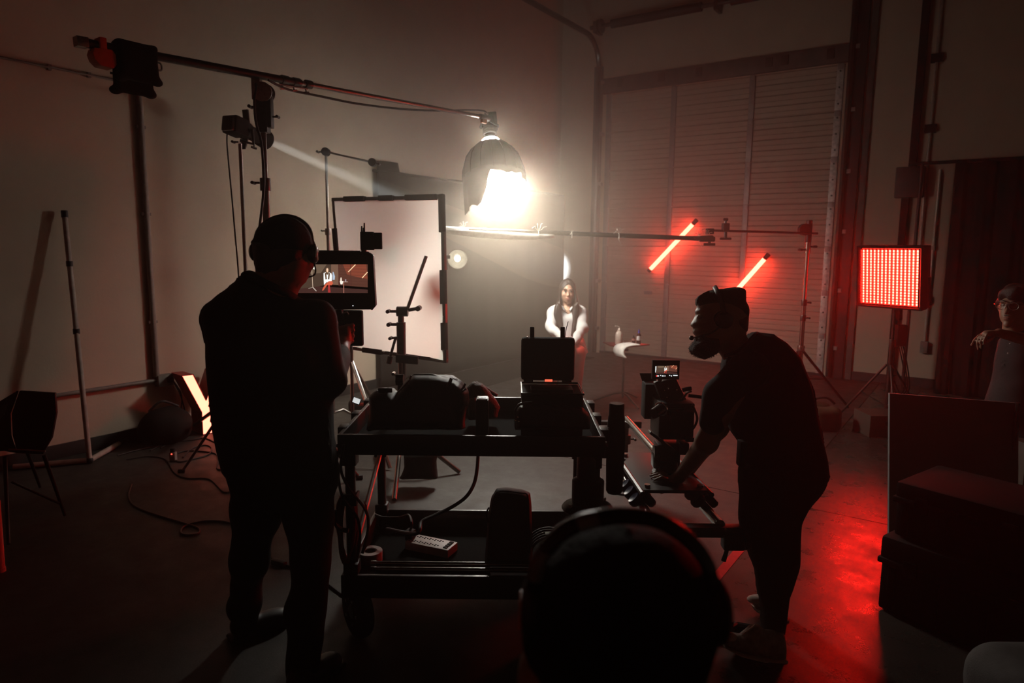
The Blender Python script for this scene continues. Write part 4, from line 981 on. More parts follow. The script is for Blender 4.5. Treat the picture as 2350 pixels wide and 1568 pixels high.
# monitor mount / bracket behind the bag
bk = thing('swivel_bracket', 'small black swivel bracket standing behind the backpack', 'bracket', C(U(918, 3.3), vv(3.3, ztr), ztr))
MB().cyl(C(U(918, 3.3), vv(3.3, ztr), ztr), at(918, 875, 3.3), 0.012, n=10).build('stem', BLACK, bk)
q = MB().lathe([(0.0, -0.02), (0.028, -0.018), (0.028, 0.018), (0.0, 0.02)], at(918, 872, 3.3), R0, 16).build('swivel_head', BLACKG, bk)
knob(MB(), at(913, 867, 3.3), -R0 + Z, 0.018).build('lock_knob', CHROME, q)
# ---- folded quilted jacket / padded wrap
QUILT = mat('quilted_brown', (0.11, 0.075, 0.06), 0.75, scale=60, bump=0.6, bscale=90)
jk = thing('padded_wrap', 'brown textured padded wrap lying behind the backpack on the cart', 'wrap', C(U(1110, 3.25), vv(3.25, ztr), ztr))
S = Solid(0.02).puff([(1066, 905), (1072, 888), (1085, 877), (1105, 880), (1118, 890), (1128, 905), (1138, 915), (1148, 935), (1140, 960), (1075, 965)], 3.2, 0.07, 0.05).wrinkle(0.003, 60, seed=4)
S.build('folded_body', QUILT, jk, vox=0.006)
S = Solid(0.02).puff([(1085, 877), (1092, 874), (1118, 888), (1143, 905), (1140, 912), (1120, 902), (1105, 888)], 3.28, 0.03, 0.012); S.build('collar_flap', QUILT, jk, vox=0.005)
S = Solid(0.02).puff([(1072, 922), (1080, 914), (1092, 912), (1098, 925), (1095, 950), (1075, 955)], 3.1, 0.03, 0.02); S.build('lining_fold', mat('grey_lining', (0.22, 0.19, 0.16), 0.8), jk, vox=0.005)
# ---- battery
bt = thing('battery', 'upright black battery block with a pale top beside the backpack', 'battery', C(U(1110, 2.95), vv(2.95, ztr), ztr))
bh = at(1110, 912, 2.95).z - ztr
MB().box(C(U(1109, 2.95), vv(2.95, ztr), ztr + bh / 2), (0.054, 0.07, bh), (R0, F0, Z)).build('body', BLACK, bt, bevel=0.004)
MB().box(C(U(1109, 2.95), vv(2.95, ztr), ztr + bh + 0.002), (0.046, 0.062, 0.006), AX).build('contact_plate', PLASTW, bt, bevel=0.002)
MB().box(C(U(1109, 2.95), vv(2.95, ztr) - 0.008, ztr + bh + 0.006), (0.034, 0.012, 0.003), AX).build('terminal', BLACKG, bt)
# ---- open hard case with lid and antennas (video receiver kit)
cs = thing('receiver_case', 'open black hard case with upright lid and two antennas on the cart', 'case', C(U(1262, 3.1), vv(3.1, ztr), ztr))
lz0, lz1 = at(1256, 872, 3.2).z, at(1256, 772, 3.2).z
lw = px2m(122, 3.2); lc = C(U(1257, 3.2), vv(3.2, 1.0), (lz0 + lz1) / 2)
ld_ = MB().box(lc, (lw, 0.05, lz1 - lz0), (R0, F0, Z)).build('lid', BLACKM, cs, bevel=0.018)
for x in (1221, 1291):
    a0 = at(x, 775, 3.17); MB().box(a0 + Z * 0.022, (0.021, 0.012, 0.055), AX).build('antenna', BLACKM, ld_, bevel=0.004)
MB().tube(bez([at(1297, 774, 3.15), at(1299, 757, 3.15), at(1304, 738, 3.15)]), 0.0018, 5).build('whip_antenna', BLACKG, ld_)
for x, y in ((1210, 774), (1303, 775)): MB().ball(at(x, y, 3.16), 0.004, 8).build('lid_rivet', CHROME, ld_)
for s in (-1, 1): MB().box(lc + R0 * s * lw * 0.36 - Z * (lz1 - lz0) * 0.5, (0.045, 0.03, 0.02), AX).build('hinge', BLACKG, ld_, bevel=0.003)
bw_ = px2m(136, 3.0); bz = at(1263, 880, 3.12).z
cbody = C(U(1265, 3.02), vv(3.02, ztr), (ztr + bz) / 2)
MB().box(cbody, (bw_, 0.24, bz - ztr), AX).build('case_base', BLACKM, cs, bevel=0.012)
MB().box(cbody + Z * (bz - ztr) / 2 - F0 * 0.03, (bw_ * 0.7, 0.10, 0.03), AX).build('receiver_unit', BLACK, cs, bevel=0.006)
MB().tube([cbody + Z * ((bz - ztr) / 2 + 0.004) + R0 * a * bw_ / 2 + F0 * b_ * 0.12 for a, b_ in ((-1, -1), (-1, 1), (1, 1), (1, -1), (-1, -1))], 0.005, 6).build('case_lip', DARKSTEEL, cs)
MB().box(at(1259, 873.5, 3.12), (0.034, 0.006, 0.009), AX).build('status_window', emit('red_status', (1.0, 0.12, 0.06), 1.1), cs)
for s in (-1, 1): MB().box(cbody + R0 * s * bw_ * 0.28 - F0 * 0.124, (0.05, 0.012, 0.035), AX).build('latch', BLACKG, cs, bevel=0.004)
# ---- soft pouch / lens bag in front of the case
pu_ = thing('lens_pouch', 'rounded black pouch at the front right of the top tray', 'pouch', C(U(1275, 2.85), vv(2.85, ztr), ztr))
S = Solid(0.02).puff([(1182, 985), (1180, 940), (1190, 926), (1210, 922), (1290, 930), (1335, 935), (1352, 950), (1355, 985)], 2.88, 0.09, 0.03).wrinkle(0.002, 40, seed=6); S.build('pouch_body', NYLON, pu_, vox=0.006)
MB().tube(bez([at(x, y, 2.80) for x, y in ((1185, 962), (1182, 945), (1190, 931), (1205, 925), (1222, 924))]), 0.005, 6).build('zip_piping', mat('piping_grey', (0.08, 0.08, 0.08), 0.4), pu_)
for k, (x, y) in enumerate(((1188, 958), (1183, 966), (1190, 968))): MB().ball(at(x, y, 2.79), 0.006, 8).build('zip_pull', CHROME, pu_)
# phone propped on the left rail
ph = thing('phone', 'small phone with a bright screen clipped to the left cart rail', 'phone', at(818, 925, 3.0))
pax = ((R0 * 0.9 - Z * 0.35).normalized(), F0, (Z * 0.9 + R0 * 0.35).normalized())
MB().box(at(818, 920, 3.02), (0.038, 0.008, 0.03), pax).build('body', BLACK, ph, bevel=0.003)
MB().box(at(818, 920, 3.013), (0.031, 0.002, 0.023), pax).build('screen', emit('phone_glow', (0.9, 0.92, 0.9), 0.55, 0.3), ph)
# ---- tall black tube and mount column clipped to the right of the cart
tb_ = thing('storage_tube', 'tall black capped tube clipped to the right side of the cart', 'tube', at(1418, 1135, 3.0))
h0, h1 = at(1417, 1134, 3.0).z, at(1417, 922, 3.0).z; c0 = C(U(1414, 3.0), vv(3.0, 0.7), 0)
MB().lathe([(0.030, h0), (0.036, h0 + 0.01), (0.039, h0 + 0.12), (0.041, h0 + 0.26), (0.036, h1 - 0.06), (0.033, h1 - 0.05), (0.033, h1 - 0.004), (0.03, h1)], c0, Z, 24).build('tube_body', BLACKM, tb_)
MB().lathe([(0.031, h1 - 0.003), (0.031, h1 + 0.002), (0.0, h1 + 0.002)], c0, Z, 24).build('end_cap', DARKSTEEL, tb_)
for z in (h0 + 0.18, h1 - 0.12): MB().box(c0 + Z * z - R0 * 0.05, (0.07, 0.05, 0.035), AX).build('clip_bracket', BLACK, tb_, bevel=0.005)
MB().ball(c0 + R0 * 0.040 + Z * (h0 + 0.15), 0.006, 8).build('clip_screw', CHROME, tb_)
mc = thing('mount_column', 'black flanged mount column hanging on the right cart post', 'camera mount', at(1352, 1175, 2.85))
c0 = C(U(1352, 2.83), vv(2.83, 0.6), 0)
zz = lambda y: at(1352, y, 2.83).z
MB().lathe([(0.022, zz(1195)), (0.022, zz(1172)), (0.10, zz(1172)), (0.108, zz(1166)), (0.10, zz(1160)), (0.066, zz(1152)), (0.066, zz(1100)), (0.048, zz(1094)), (0.048, zz(1046)), (0.042, zz(1038)), (0.024, zz(1034)), (0.024, zz(1024)), (0.0, zz(1024))], c0, Z, 28).build('column', BLACK, mc)
for k in range(4):
    a_ = 0.5 + k * 1.57; d_ = R0 * math.cos(a_) + F0 * math.sin(a_); MB().cyl(c0 + d_ * 0.085 + Z * zz(1158), c0 + d_ * 0.085 + Z * zz(1150), 0.008, n=8).build('flange_bolt', STEEL, mc)
MB().box(c0 + Z * (cz_top - 0.10), (0.08, 0.06, 0.05), AX).build('hanger', BLACK, mc, bevel=0.005)
# ---- lower tray
zb = cz_low - 0.088
ps_ = thing('power_strip', 'pale grey power strip with rows of outlets in the lower tray', 'power strip', onz(990, 1262, zb))
o_ = LOC[ps_]; d_ = (onz(1042, 1268, zb) - onz(945, 1248, zb)); d_.z = 0; ln = d_.length; d_.normalize(); s_ = Z.cross(d_)
PST = mat('strip_grey', (0.42, 0.38, 0.34), 0.5)
MB().box(o_ + Z * 0.02, (ln, 0.10, 0.04), (d_, s_, Z)).build('housing', PST, ps_, bevel=0.005)
for i in range(6):
    for r_ in (-1, 1):
        q = o_ + d_ * ln * (-0.42 + i * 0.12) + s_ * r_ * 0.025 + Z * 0.041
        mb = MB()
        for a_, b_ in ((-0.006, 0.006), (-0.006, -0.006), (0.008, 0)): mb.box(q + d_ * a_ + s_ * b_, (0.007, 0.004, 0.002), (d_, s_, Z))
        mb.build('outlet', BLACKM, ps_)
for k in range(4): MB().box(o_ + d_ * ln * 0.40 + s_ * (-0.03 + 0.02 * k) + Z * 0.042, (0.02, 0.012, 0.004), (d_, s_, Z)).build('switch', BLACKM, ps_)
pg = MB().box(o_ - d_ * ln * 0.5 + Z * 0.055, (0.04, 0.04, 0.05), (d_, s_, Z)).build('plug', BLACKM, ps_, bevel=0.005)
MB().tube(bez([o_ - d_ * ln * 0.5 + Z * 0.08, at(945, 1205, 3.0), at(938, 1183, 3.1), at(915, 1188, 3.25), at(880, 1188, 3.3), at(862, 1182, 3.35)]), 0.006, 6).build('cord', RUBBER, pg)
tp = thing('tape_roll', 'pale roll of gaffer tape standing in the lower tray', 'tape', C(U(855, 3.15), vv(3.15, zb), zb))
q = C(U(855, 3.15), vv(3.15, zb), zb)
MB().lathe([(0.028, 0.002), (0.055, 0.002), (0.056, 0.047), (0.055, 0.05), (0.030, 0.05), (0.028, 0.047), (0.028, 0.002)], q, Z, 32).build('tape', mat('tape_grey', (0.34, 0.30, 0.27), 0.6), tp)
MB().lathe([(0.0275, 0.001), (0.0275, 0.049), (0.025, 0.049), (0.025, 0.001)], q, Z, 24).build('core', mat('card_core', (0.16, 0.12, 0.09), 0.8), tp)
RODM = mat('anodised_rod', (0.20, 0.19, 0.18), 0.25, 0.9)
for k, (y, d, x0, x1, r, lab) in enumerate(((1296, 3.03, 858, 1330, 0.010, 'thin steel rod lying in the lower tray, rear of three'), (1310, 2.975, 858, 1330, 0.010, 'thin steel rod lying in the lower tray, middle of three'), (1322, 2.90, 850, 1330, 0.012, 'dark rod lying in the lower tray nearest the front rail'))):
    zz_ = zb + r + 0.035 if k < 2 else zb + r
    a, b_ = C(U(x0, d), vv(d, zz_), zz_), C(U(x1, d), vv(d, zz_), zz_)
    rd = thing('support_rod', lab, 'rod', (a + b_) / 2, 'rods lying in the lower tray')
    MB().cyl(a, b_, r, n=12).build('rod', RODM if k < 2 else DARKSTEEL, rd)
    MB().cyl(a - R0 * 0.004, a + R0 * 0.02, r * 1.15, n=12).build('end_tip', STEEL if k == 0 else DARKSTEEL, rd, bevel=0.002)
rest = thing('rod_rest', 'low black foam block under the rods in the lower tray', 'foam block', C(U(1000, 3.0), vv(3.0, zb), zb))
MB().box(C(U(1000, 3.0), vv(3.0, zb), zb + 0.017), (0.5, 0.12, 0.034), AX).build('block', RUBBER, rest, bevel=0.006)
po = thing('soft_case', 'upright rounded black soft case in the lower tray', 'soft case', C(U(1168, 3.05), vv(3.05, zb), zb))
S = Solid(0.02).puff([(1112, 1290), (1116, 1240), (1120, 1180), (1128, 1140), (1140, 1122), (1165, 1120), (1200, 1125), (1217, 1132), (1220, 1160), (1222, 1240), (1222, 1290)], 3.05, 0.06, 0.03); S.build('case_body', mat('soft_case_cloth', (0.030, 0.030, 0.028), 0.75, bump=0.2, bscale=300), po, vox=0.006)
MB().tube(bez([at(x, y, 2.995) for x, y in ((1122, 1200), (1116, 1180), (1122, 1165))]), 0.004, 5).build('zip_pull', RUBBER, po)
MB().tube(bez([at(x, y, 3.0) for x, y in ((1121, 1270), (1126, 1190), (1134, 1142), (1150, 1128), (1195, 1132), (1211, 1140), (1214, 1200), (1216, 1270))]), 0.003, 5).build('zip_piping', RUBBER, po)
# coiled dark cables right of the soft case
cc = thing('cable_coil', 'coil of black cable resting at the right of the lower tray', 'cable coil', C(U(1260, 3.1), vv(3.1, zb), zb))
for k in range(5):
    r_ = 0.085 + 0.006 * k; q = C(U(1265, 3.08), vv(3.08, zb), zb + 0.08)
    MB().tube([q + R0 * (r_ * math.cos(w)) + (Z * 0.9 + F0 * 0.4).normalized() * (r_ * 0.9 * math.sin(w)) + F0 * 0.012 * (k - 2) for w in np.linspace(0, 6.283, 33)], 0.007, 6, caps=False).build('loop', RUBBER, cc)
MB().box(C(U(1280, 3.1), vv(3.1, zb), zb + 0.155), (0.10, 0.03, 0.02), AX).build('wrap_strap', mat('olive_strap', (0.06, 0.06, 0.015), 0.7), cc, bevel=0.004)
# thick cable hanging from the top tray to the lower tray
hc_ = thing('hanging_cable', 'thick black cable curving from the top tray to the lower tray', 'cable', C(U(970, 3.2), vv(3.2, zb), zb))
MB().tube(bez([at(1097, 1015, 3.35), at(1097, 1040, 3.35), at(1095, 1075, 3.3), at(1088, 1110, 3.25), at(1070, 1140, 3.2), at(1040, 1162, 3.2), at(1000, 1182, 3.15), at(968, 1198, 3.1), at(955, 1225, 3.05), Vector(tuple(LOC[ps_])) - d_ * 0.25 + Z * 0.06]), 0.0085, 8).build('cable', RUBBER, hc_)
# cables and red reel on the left post
cr = thing('cable_bundle', 'bundle of cables and a red coil hanging on the left cart posts', 'cable bundle', C(U(805, 2.9), vv(2.9, 0.4), 0.40))
REDC = mat('red_cable', (0.16, 0.012, 0.010), 0.5)
for k in range(6):
    q = at(795 + 1.5 * k, 1215, 2.82 + 0.012 * k); 
    MB().tube([q + R0 * (0.034 * math.cos(w) + 0.008 * math.sin(2 * w + k)) + Z * ((0.145 + 0.006 * k) * math.sin(w)) for w in np.linspace(0, 6.283, 29)], 0.008, 6, caps=False).build('red_loop', REDC, cr)
for k, pts in enumerate((((772, 1040), (776, 1090), (786, 1140), (820, 1190), (826, 1240), (818, 1290)), ((790, 1020), (782, 1075), (800, 1120), (838, 1170), (845, 1210), (832, 1270)), ((768, 1170), (770, 1200), (782, 1215), (800, 1218)))):
    MB().tube(bez([at(x, y, 2.72 + 0.02 * k) for x, y in pts]), 0.006 if k < 2 else 0.010, 6).build('cable', RUBBER, cr)
for k in range(4): MB().tube(bez([at(835 + 2 * k, 1150 + 3 * k, 2.95), at(848 - k, 1200, 2.94), at(842 + 2 * k, 1240, 2.93), at(828 + k, 1270, 2.92)]), 0.002, 5).build('loose_wire', mat('grey_wire', (0.16, 0.15, 0.14), 0.5), cr)

# ================================================================== slider dolly and cinema camera
zr = 0.50
def RL(u0, d): return C(u0 - 0.055 * (d - 2.9), vv(d, zr), zr)
sd = thing('camera_slider', 'two-rail camera slider with rolling plate beside the cart', 'slider', C(0.74, vv(3.4, 0), 0))
for u0 in (0.605, 0.885): MB().cyl(RL(u0, 2.88), RL(u0, 4.66), 0.0225, n=16).build('rail_pipe', CHROME, sd)
for d in (2.88, 4.62):
    cb_ = MB().box((RL(0.60, d) + RL(0.95, d)) / 2 - Z * 0.025, (0.40, 0.05, 0.045), AX).build('cross_bar', BLACK, sd, bevel=0.004)
    for s in (-1, 1): MB().ball((RL(0.60, d) + RL(0.89, d)) / 2 + R0 * s * 0.155 - F0 * 0.026 - Z * 0.01, 0.007, 8).build('bolt', STEEL, cb_)
    for du in ((0.02,) if d < 3 else (-0.13, 0.13)):
        p = (RL(0.60, d) + RL(0.89, d)) / 2 + R0 * du; p0 = Vector((p.x, p.y, 0.012))
        lg = MB().cyl(p0, p - Z * 0.05, 0.026 if d < 3 else 0.018, n=14).build('support_leg', BLACK, sd)
        MB().cyl(p - Z * 0.16, p - Z * 0.10, 0.034, n=14).build('leg_collar', DARKSTEEL, lg, bevel=0.004)
        knob(MB(), p - Z * 0.13 + R0 * 0.03, R0, 0.02).build('lock_knob', BLACK, lg)
        MB().lathe([(0.0, 0.0), (0.09, 0.0), (0.085, 0.012), (0.03, 0.02)], Vector((p.x, p.y, 0)), Z, 20).build('foot', RUBBER, lg)
q = RL(0.935, 2.86) - Z * 0.06
g = MB().box(q, (0.09, 0.06, 0.07), AX).build('end_clamp', BLACK, sd, bevel=0.01)
MB().cyl(q - R0 * 0.02 - Z * 0.03, q - R0 * 0.035 - Z * 0.09, 0.008, 0.011, n=8).build('ratchet_handle', BLACK, g)
MB().cyl(q + R0 * 0.04 - Z * 0.01 - F0 * 0.02, q + R0 * 0.075 - Z * 0.0 - F0 * 0.02, 0.022, n=12).build('clamp_wheel', BLACK, g)
# plate and skate wheels
PLATE = mat('dark_plum_plate', (0.022, 0.013, 0.014), 0.4)
WHEELB = mat('blue_wheel', (0.006, 0.03, 0.09), 0.35)
zp = zr + 0.085
pl_ = MB().prism([RL(0.60, 3.06) + Z * (zp - zr), RL(0.90, 3.06) + Z * (zp - zr), RL(0.90, 3.62) + Z * (zp - zr), RL(0.60, 3.62) + Z * (zp - zr)], -Z * 0.016).build('rolling_plate', PLATE, sd, bevel=0.003)
for a_, b_ in ((0.63, 3.10), (0.87, 3.10), (0.63, 3.56), (0.87, 3.56)): MB().cyl(RL(a_, b_) + Z * (zp - zr), RL(a_, b_) + Z * (zp - zr + 0.012), 0.014, n=12).build('plate_bolt', CHROME, pl_)
for u0, s in ((0.605, -1), (0.885, 1)):
    MB().tube([RL(u0 + s * 0.012, 3.03) + Z * 0.075, RL(u0 + s * 0.012, 3.64) + Z * 0.075], 0.013, 8).build('truck_rail', BLACK, sd)
    for d in (3.08, 3.17, 3.26, 3.50, 3.58):
        for k in (-1, 1):
            w = RL(u0, d) + R0 * k * 0.030 + Z * 0.030
            a_ = (R0 * k * 0.7 + Z * 0.7).normalized()
            MB().lathe([(0.012, -0.016), (0.027, -0.018), (0.034, -0.009), (0.034, 0.009), (0.027, 0.018), (0.012, 0.012)], w, a_, 18).build('skate_wheel', WHEELB if u0 < 0.7 else BLACKM, sd)
# cinema camera (faces away from the lens)
cd_ = 3.27
kcam = thing('cinema_camera', 'black cinema camera rig with small monitor on the slider', 'camera', C(U(1535, cd_), vv(cd_, zp), zp))
def cb2(name, x0, y0, x1, y1, d, dep, m_=BLACK, bev=0.006, tilt=0.0, parent=None):
    c_ = at((x0 + x1) / 2, (y0 + y1) / 2, d); return MB().box(c_ + F0 * dep / 2, (px2m(x1 - x0, d), dep, px2m(y1 - y0, d)), AX).build(name, m_, parent or kcam, bevel=bev)
MB().lathe([(0.075, zp), (0.075, zp + 0.012), (0.05, zp + 0.02), (0.046, zp + 0.06), (0.035, zp + 0.065)], C(U(1535, cd_), vv(cd_, zp), 0), Z, 24).build('bowl_mount', BLACK, kcam)
cb2('fluid_head', 1508, 1020, 1562, 1090, cd_ - 0.02, 0.10, BLACK, 0.012)
cb2('tilt_cheek', 1500, 1040, 1514, 1078, cd_ - 0.04, 0.07, BLACKG, 0.01)
MB().cyl(at(1500, 1036, cd_ - 0.03), at(1508, 1036, cd_ - 0.03), 0.030, n=18).build('drag_dial', DARKSTEEL, kcam)
sp = MB().box(at(1518, 1012, cd_ - 0.06), (0.15, 0.05, 0.012), ((R0 * 0.80 - Z * 0.60).normalized(), F0, (Z * 0.8 + R0 * 0.6).normalized())).build('slide_plate', DARKSTEEL, kcam, bevel=0.002)
body = cb2('camera_body', 1512, 925, 1594, 1012, cd_ - 0.05, 0.20, BLACK, 0.01)
cb2('battery_plate', 1540, 945, 1592, 1004, cd_ - 0.085, 0.04, BLACKM, 0.006, parent=body)
for k in range(6): MB().box(at(1550, 936 + k * 3.2, cd_ - 0.06), (0.07, 0.03, 0.003), AX).build('vent_fin', BLACKG, body)
MB().cyl(at(1520, 937, cd_ - 0.08), at(1500, 950, cd_ - 0.12), 0.028, 0.024, n=16).build('viewfinder_eyecup', BLACKG, body)
MB().lathe([(0.031, 0), (0.035, 0.003), (0.035, 0.010), (0.031, 0.013)], at(1520, 937, cd_ - 0.075), (at(1500, 950, cd_ - 0.12) - at(1520, 937, cd_ - 0.08)).normalized(), 18).build('eyecup_ring', CHROME, body)
mbx = cb2('matte_box', 1480, 882, 1516, 964, cd_ + 0.12, 0.10, BLACKM, 0.006)
MB().prism([at(x, y, cd_ + 0.22) for x, y in ((1468, 857), (1500, 857), (1510, 884), (1482, 900))], F0 * 0.006).build('top_flag', BLACKM, mbx)
MB().lathe([(0.045, 0.14), (0.05, 0.18), (0.055, 0.26), (0.05, 0.3)], at(1535, 955, cd_ - 0.02), F0, 24).build('lens_barrel', BLACK, kcam)
hnd = MB().prism([at(x, y, cd_ + 0.02) for x, y in ((1503, 880), (1530, 872), (1553, 870), (1562, 890), (1580, 925), (1520, 928), (1512, 905))], F0 * 0.05).build('top_handle', BLACK, kcam, bevel=0.006)
MB().cyl(at(1517, 872, cd_), at(1512, 868, cd_ - 0.01), 0.008, n=8).build('handle_screw', CHROME, hnd)
for x, y, r in ((1533, 892, .005), (1525, 896, .003), (1553, 895, .004), (1530, 912, .004), (1570, 918, .003), (1512, 873, .005)): MB().ball(at(x, y, cd_ - 0.03), r, 6).build('screw_head', CHROME, hnd)
MB().tube(bez([at(x, y, cd_ - 0.08) for x, y in ((1588, 930), (1594, 940), (1600, 960), (1596, 975), (1590, 985))]), 0.006, 6).build('cable', RUBBER, kcam)
MB().tube(bez([at(x, y, cd_ - 0.06) for x, y in ((1503, 880), (1515, 876), (1522, 884), (1530, 893))]), 0.004, 6).build('cable', RUBBER, kcam)
cb2('base_lug', 1575, 1005, 1594, 1016, cd_ - 0.06, 0.06)
cb2('shoulder_block', 1560, 1018, 1582, 1046, cd_ - 0.05, 0.08)
# pan handle
MB().tube([at(1565, 918, cd_ - 0.05), at(1576, 902, cd_ - 0.08), at(1586, 912 - 14, cd_ - 0.1)], 0.006, 6).build('handle_rod', STEEL, kcam)
MB().box(at(1576, 893, cd_ - 0.09), (0.045, 0.02, 0.018), ((R0 * 0.95 + Z * 0.25).normalized(), F0, (Z * 0.95 - R0 * 0.25).normalized())).build('hand_grip', BLACK, kcam, bevel=0.005)
MB().cyl(at(1580, 908, cd_ - 0.09), at(1612, 912, cd_ - 0.10), 0.008, n=8).build('grip_arm_rod', BLACK, kcam)

# ---- pictures on the screens: flat shapes on the glass
def picture(parent, x0, y0, x1, y1, d, gain, small=False):
    """the set as the film camera sees it, laid out on the glass"""
    TL, TR, BL, BR = [at(x, y, d) for x, y in ((x0, y0), (x1, y0), (x0, y1), (x1, y1))]
    nrm = (TR - TL).cross(BL - TL).normalized(); nrm = nrm if nrm.dot(FW) < 0 else -nrm
    def pt(s, t, h): return TL.lerp(TR, s).lerp(BL.lerp(BR, s), t) + nrm * h
    lay = [0.0003]
    def poly(name, pts, col, g=1.0):
        lay[0] += 0.00012; MB().add([pt(s, t, lay[0]) for s, t in pts], [tuple(range(len(pts)))]).build(name, emit('px_%s_%.2f_%d' % (name, gain, len(MATS)), col, gain * g), parent, smooth=0)
    def bar(name, a, b_, w, col, g=1.0):
        dx, dy = b_[0] - a[0], b_[1] - a[1]; l_ = math.hypot(dx, dy * 0.45); nx, ny = -dy * 0.45 / l_ * w, dx / l_ * w / 0.45
        poly(name, [(a[0] + nx, a[1] + ny), (b_[0] + nx, b_[1] + ny), (b_[0] - nx, b_[1] - ny), (a[0] - nx, a[1] - ny)], col, g)
    poly('screen_floor', [(0, 0.70), (1, 0.88), (1, 1), (0, 1)], (0.050, 0.020, 0.016))
    poly('screen_backdrop', [(0, 0), (0.50, 0), (0.50, 0.70), (0.22, 0.80), (0, 0.86)], (0.060, 0.036, 0.024))
    poly('screen_backdrop_glow', [(0.06, 0), (0.44, 0), (0.36, 0.30), (0.12, 0.34)], (0.13, 0.085, 0.055))
    poly('screen_wall', [(0.50, 0), (0.60, 0), (0.60, 0.72), (0.50, 0.70)], (0.16, 0.085, 0.055))
    poly('screen_door', [(0.60, 0), (1, 0), (1, 0.80), (0.60, 0.72)], (0.090, 0.032, 0.021))
    poly('screen_door_glow', [(0.66, 0), (0.98, 0), (1.0, 0.52), (0.72, 0.36)], (0.20, 0.048, 0.026))
    if not small:
        for i in range(7): bar('screen_rib', (0.60, 0.10 * i + 0.05), (1.0, 0.11 * i + 0.06), 0.0022, (0.06, 0.02, 0.014))
        for s in (0.60, 0.765): bar('screen_stile', (s, 0), (s + 0.01, 0.76), 0.004, (0.07, 0.022, 0.016))
        bar('screen_stand', (0.235, 0.1), (0.252, 0.80), 0.004, (0.5, 0.36, 0.26)); bar('screen_stand', (0.252, 0.80), (0.30, 0.93), 0.006, (0.5, 0.42, 0.35)); bar('screen_stand', (0.252, 0.8), (0.19, 0.84), 0.004, (0.3, 0.25, 0.2))
        poly('screen_spot', [(0.522, 0.26), (0.535, 0.27), (0.555, 0.42), (0.55, 0.54), (0.522, 0.54)], (0.38, 0.45, 0.55))
        poly('screen_lamp', [(0.272 + 0.022 * math.cos(a), 0.12 + 0.055 * math.sin(a)) for a in np.linspace(0, 5.9, 12)], (0.9, 0.85, 0.72))
        bar('screen_table', (0.62, 0.61), (0.73, 0.61), 0.004, (0.45, 0.30, 0.24)); bar('screen_table', (0.673, 0.62), (0.675, 1.0), 0.005, (0.36, 0.14, 0.10))
        poly('screen_towel', [(0.62, 0.58), (0.67, 0.58), (0.655, 0.70), (0.63, 0.69)], (0.85, 0.78, 0.68)); poly('screen_bottle', [(0.63, 0.46), (0.645, 0.46), (0.65, 0.58), (0.625, 0.58)], (0.75, 0.62, 0.5))
        bar('screen_vial', (0.70, 0.52), (0.70, 0.60), 0.008, (0.30, 0.24, 0.26))
    # seated woman
    poly('screen_hair', [(0.43, 0.14), (0.45, 0.10), (0.475, 0.12), (0.485, 0.30), (0.475, 0.55), (0.42, 0.55), (0.41, 0.30)], (0.10, 0.055, 0.03))
    poly('screen_face', [(0.437, 0.16), (0.45, 0.13), (0.463, 0.16), (0.462, 0.25), (0.45, 0.29), (0.438, 0.25)], (0.85, 0.56, 0.38))
    poly('screen_shirt', [(0.40, 0.30), (0.43, 0.28), (0.44, 0.36), (0.46, 0.36), (0.47, 0.28), (0.505, 0.31), (0.515, 0.40), (0.512, 0.58), (0.47, 0.63), (0.44, 0.62), (0.405, 0.72), (0.40, 0.5)], (0.85, 0.85, 0.82))
    bar('screen_lock', (0.425, 0.30), (0.435, 0.52), 0.010, (0.10, 0.055, 0.03)); bar('screen_lock', (0.478, 0.30), (0.468, 0.52), 0.010, (0.10, 0.055, 0.03))
    poly('screen_trousers', [(0.42, 0.70), (0.47, 0.59), (0.515, 0.58), (0.53, 0.66), (0.51, 0.73), (0.45, 0.72), (0.40, 0.90), (0.38, 0.92), (0.385, 0.86)], (0.55, 0.10, 0.05))
    poly('screen_boot', [(0.46, 0.72), (0.485, 0.72), (0.495, 0.98), (0.46, 0.98)], (0.36, 0.03, 0.03))
    bar('screen_tube', (0.735, 0.27), (0.835, 0.01), 0.006, (1.0, 0.62, 0.36)); bar('screen_tube', (0.925, 0.48), (1.0, 0.27), 0.006, (1.0, 0.62, 0.36))
# small monitor on the cinema camera
mo = cb2('monitor_body', 1497, 827, 1560, 872, cd_ - 0.03, 0.025, BLACK, 0.004)
picture(mo, 1505, 838, 1554, 858, cd_ - 0.032, 1.0, True)
UI = emit('screen_icons', (0.85, 0.9, 0.9), 0.9)
mb = MB()
for x0, x1, y in ((1504, 1510, 835), (1512, 1516, 835), (1518, 1521, 835), (1524, 1528, 835), (1530, 1534, 835), (1538, 1540, 835), (1543, 1545, 835), (1548, 1553, 835), (1506, 1512, 863), (1515, 1517, 862), (1519, 1523, 863), (1525, 1527, 863), (1536, 1538, 862), (1540, 1542, 863), (1545, 1555, 862), (1504, 1506, 848)):
    mb.box(at((x0 + x1) / 2, y, cd_ - 0.033), (px2m(x1 - x0, cd_), 0.0006, px2m(2.2 if y != 848 else 14, cd_)), AX)
mb.build('screen_readouts', UI, mo)
MB().box(at(1507, 863, cd_ - 0.0335), (px2m(2.5, cd_), 0.0006, px2m(3, cd_)), AX).build('record_light', emit('rec_red', (1, 0.05, 0.04), 0.9), mo)

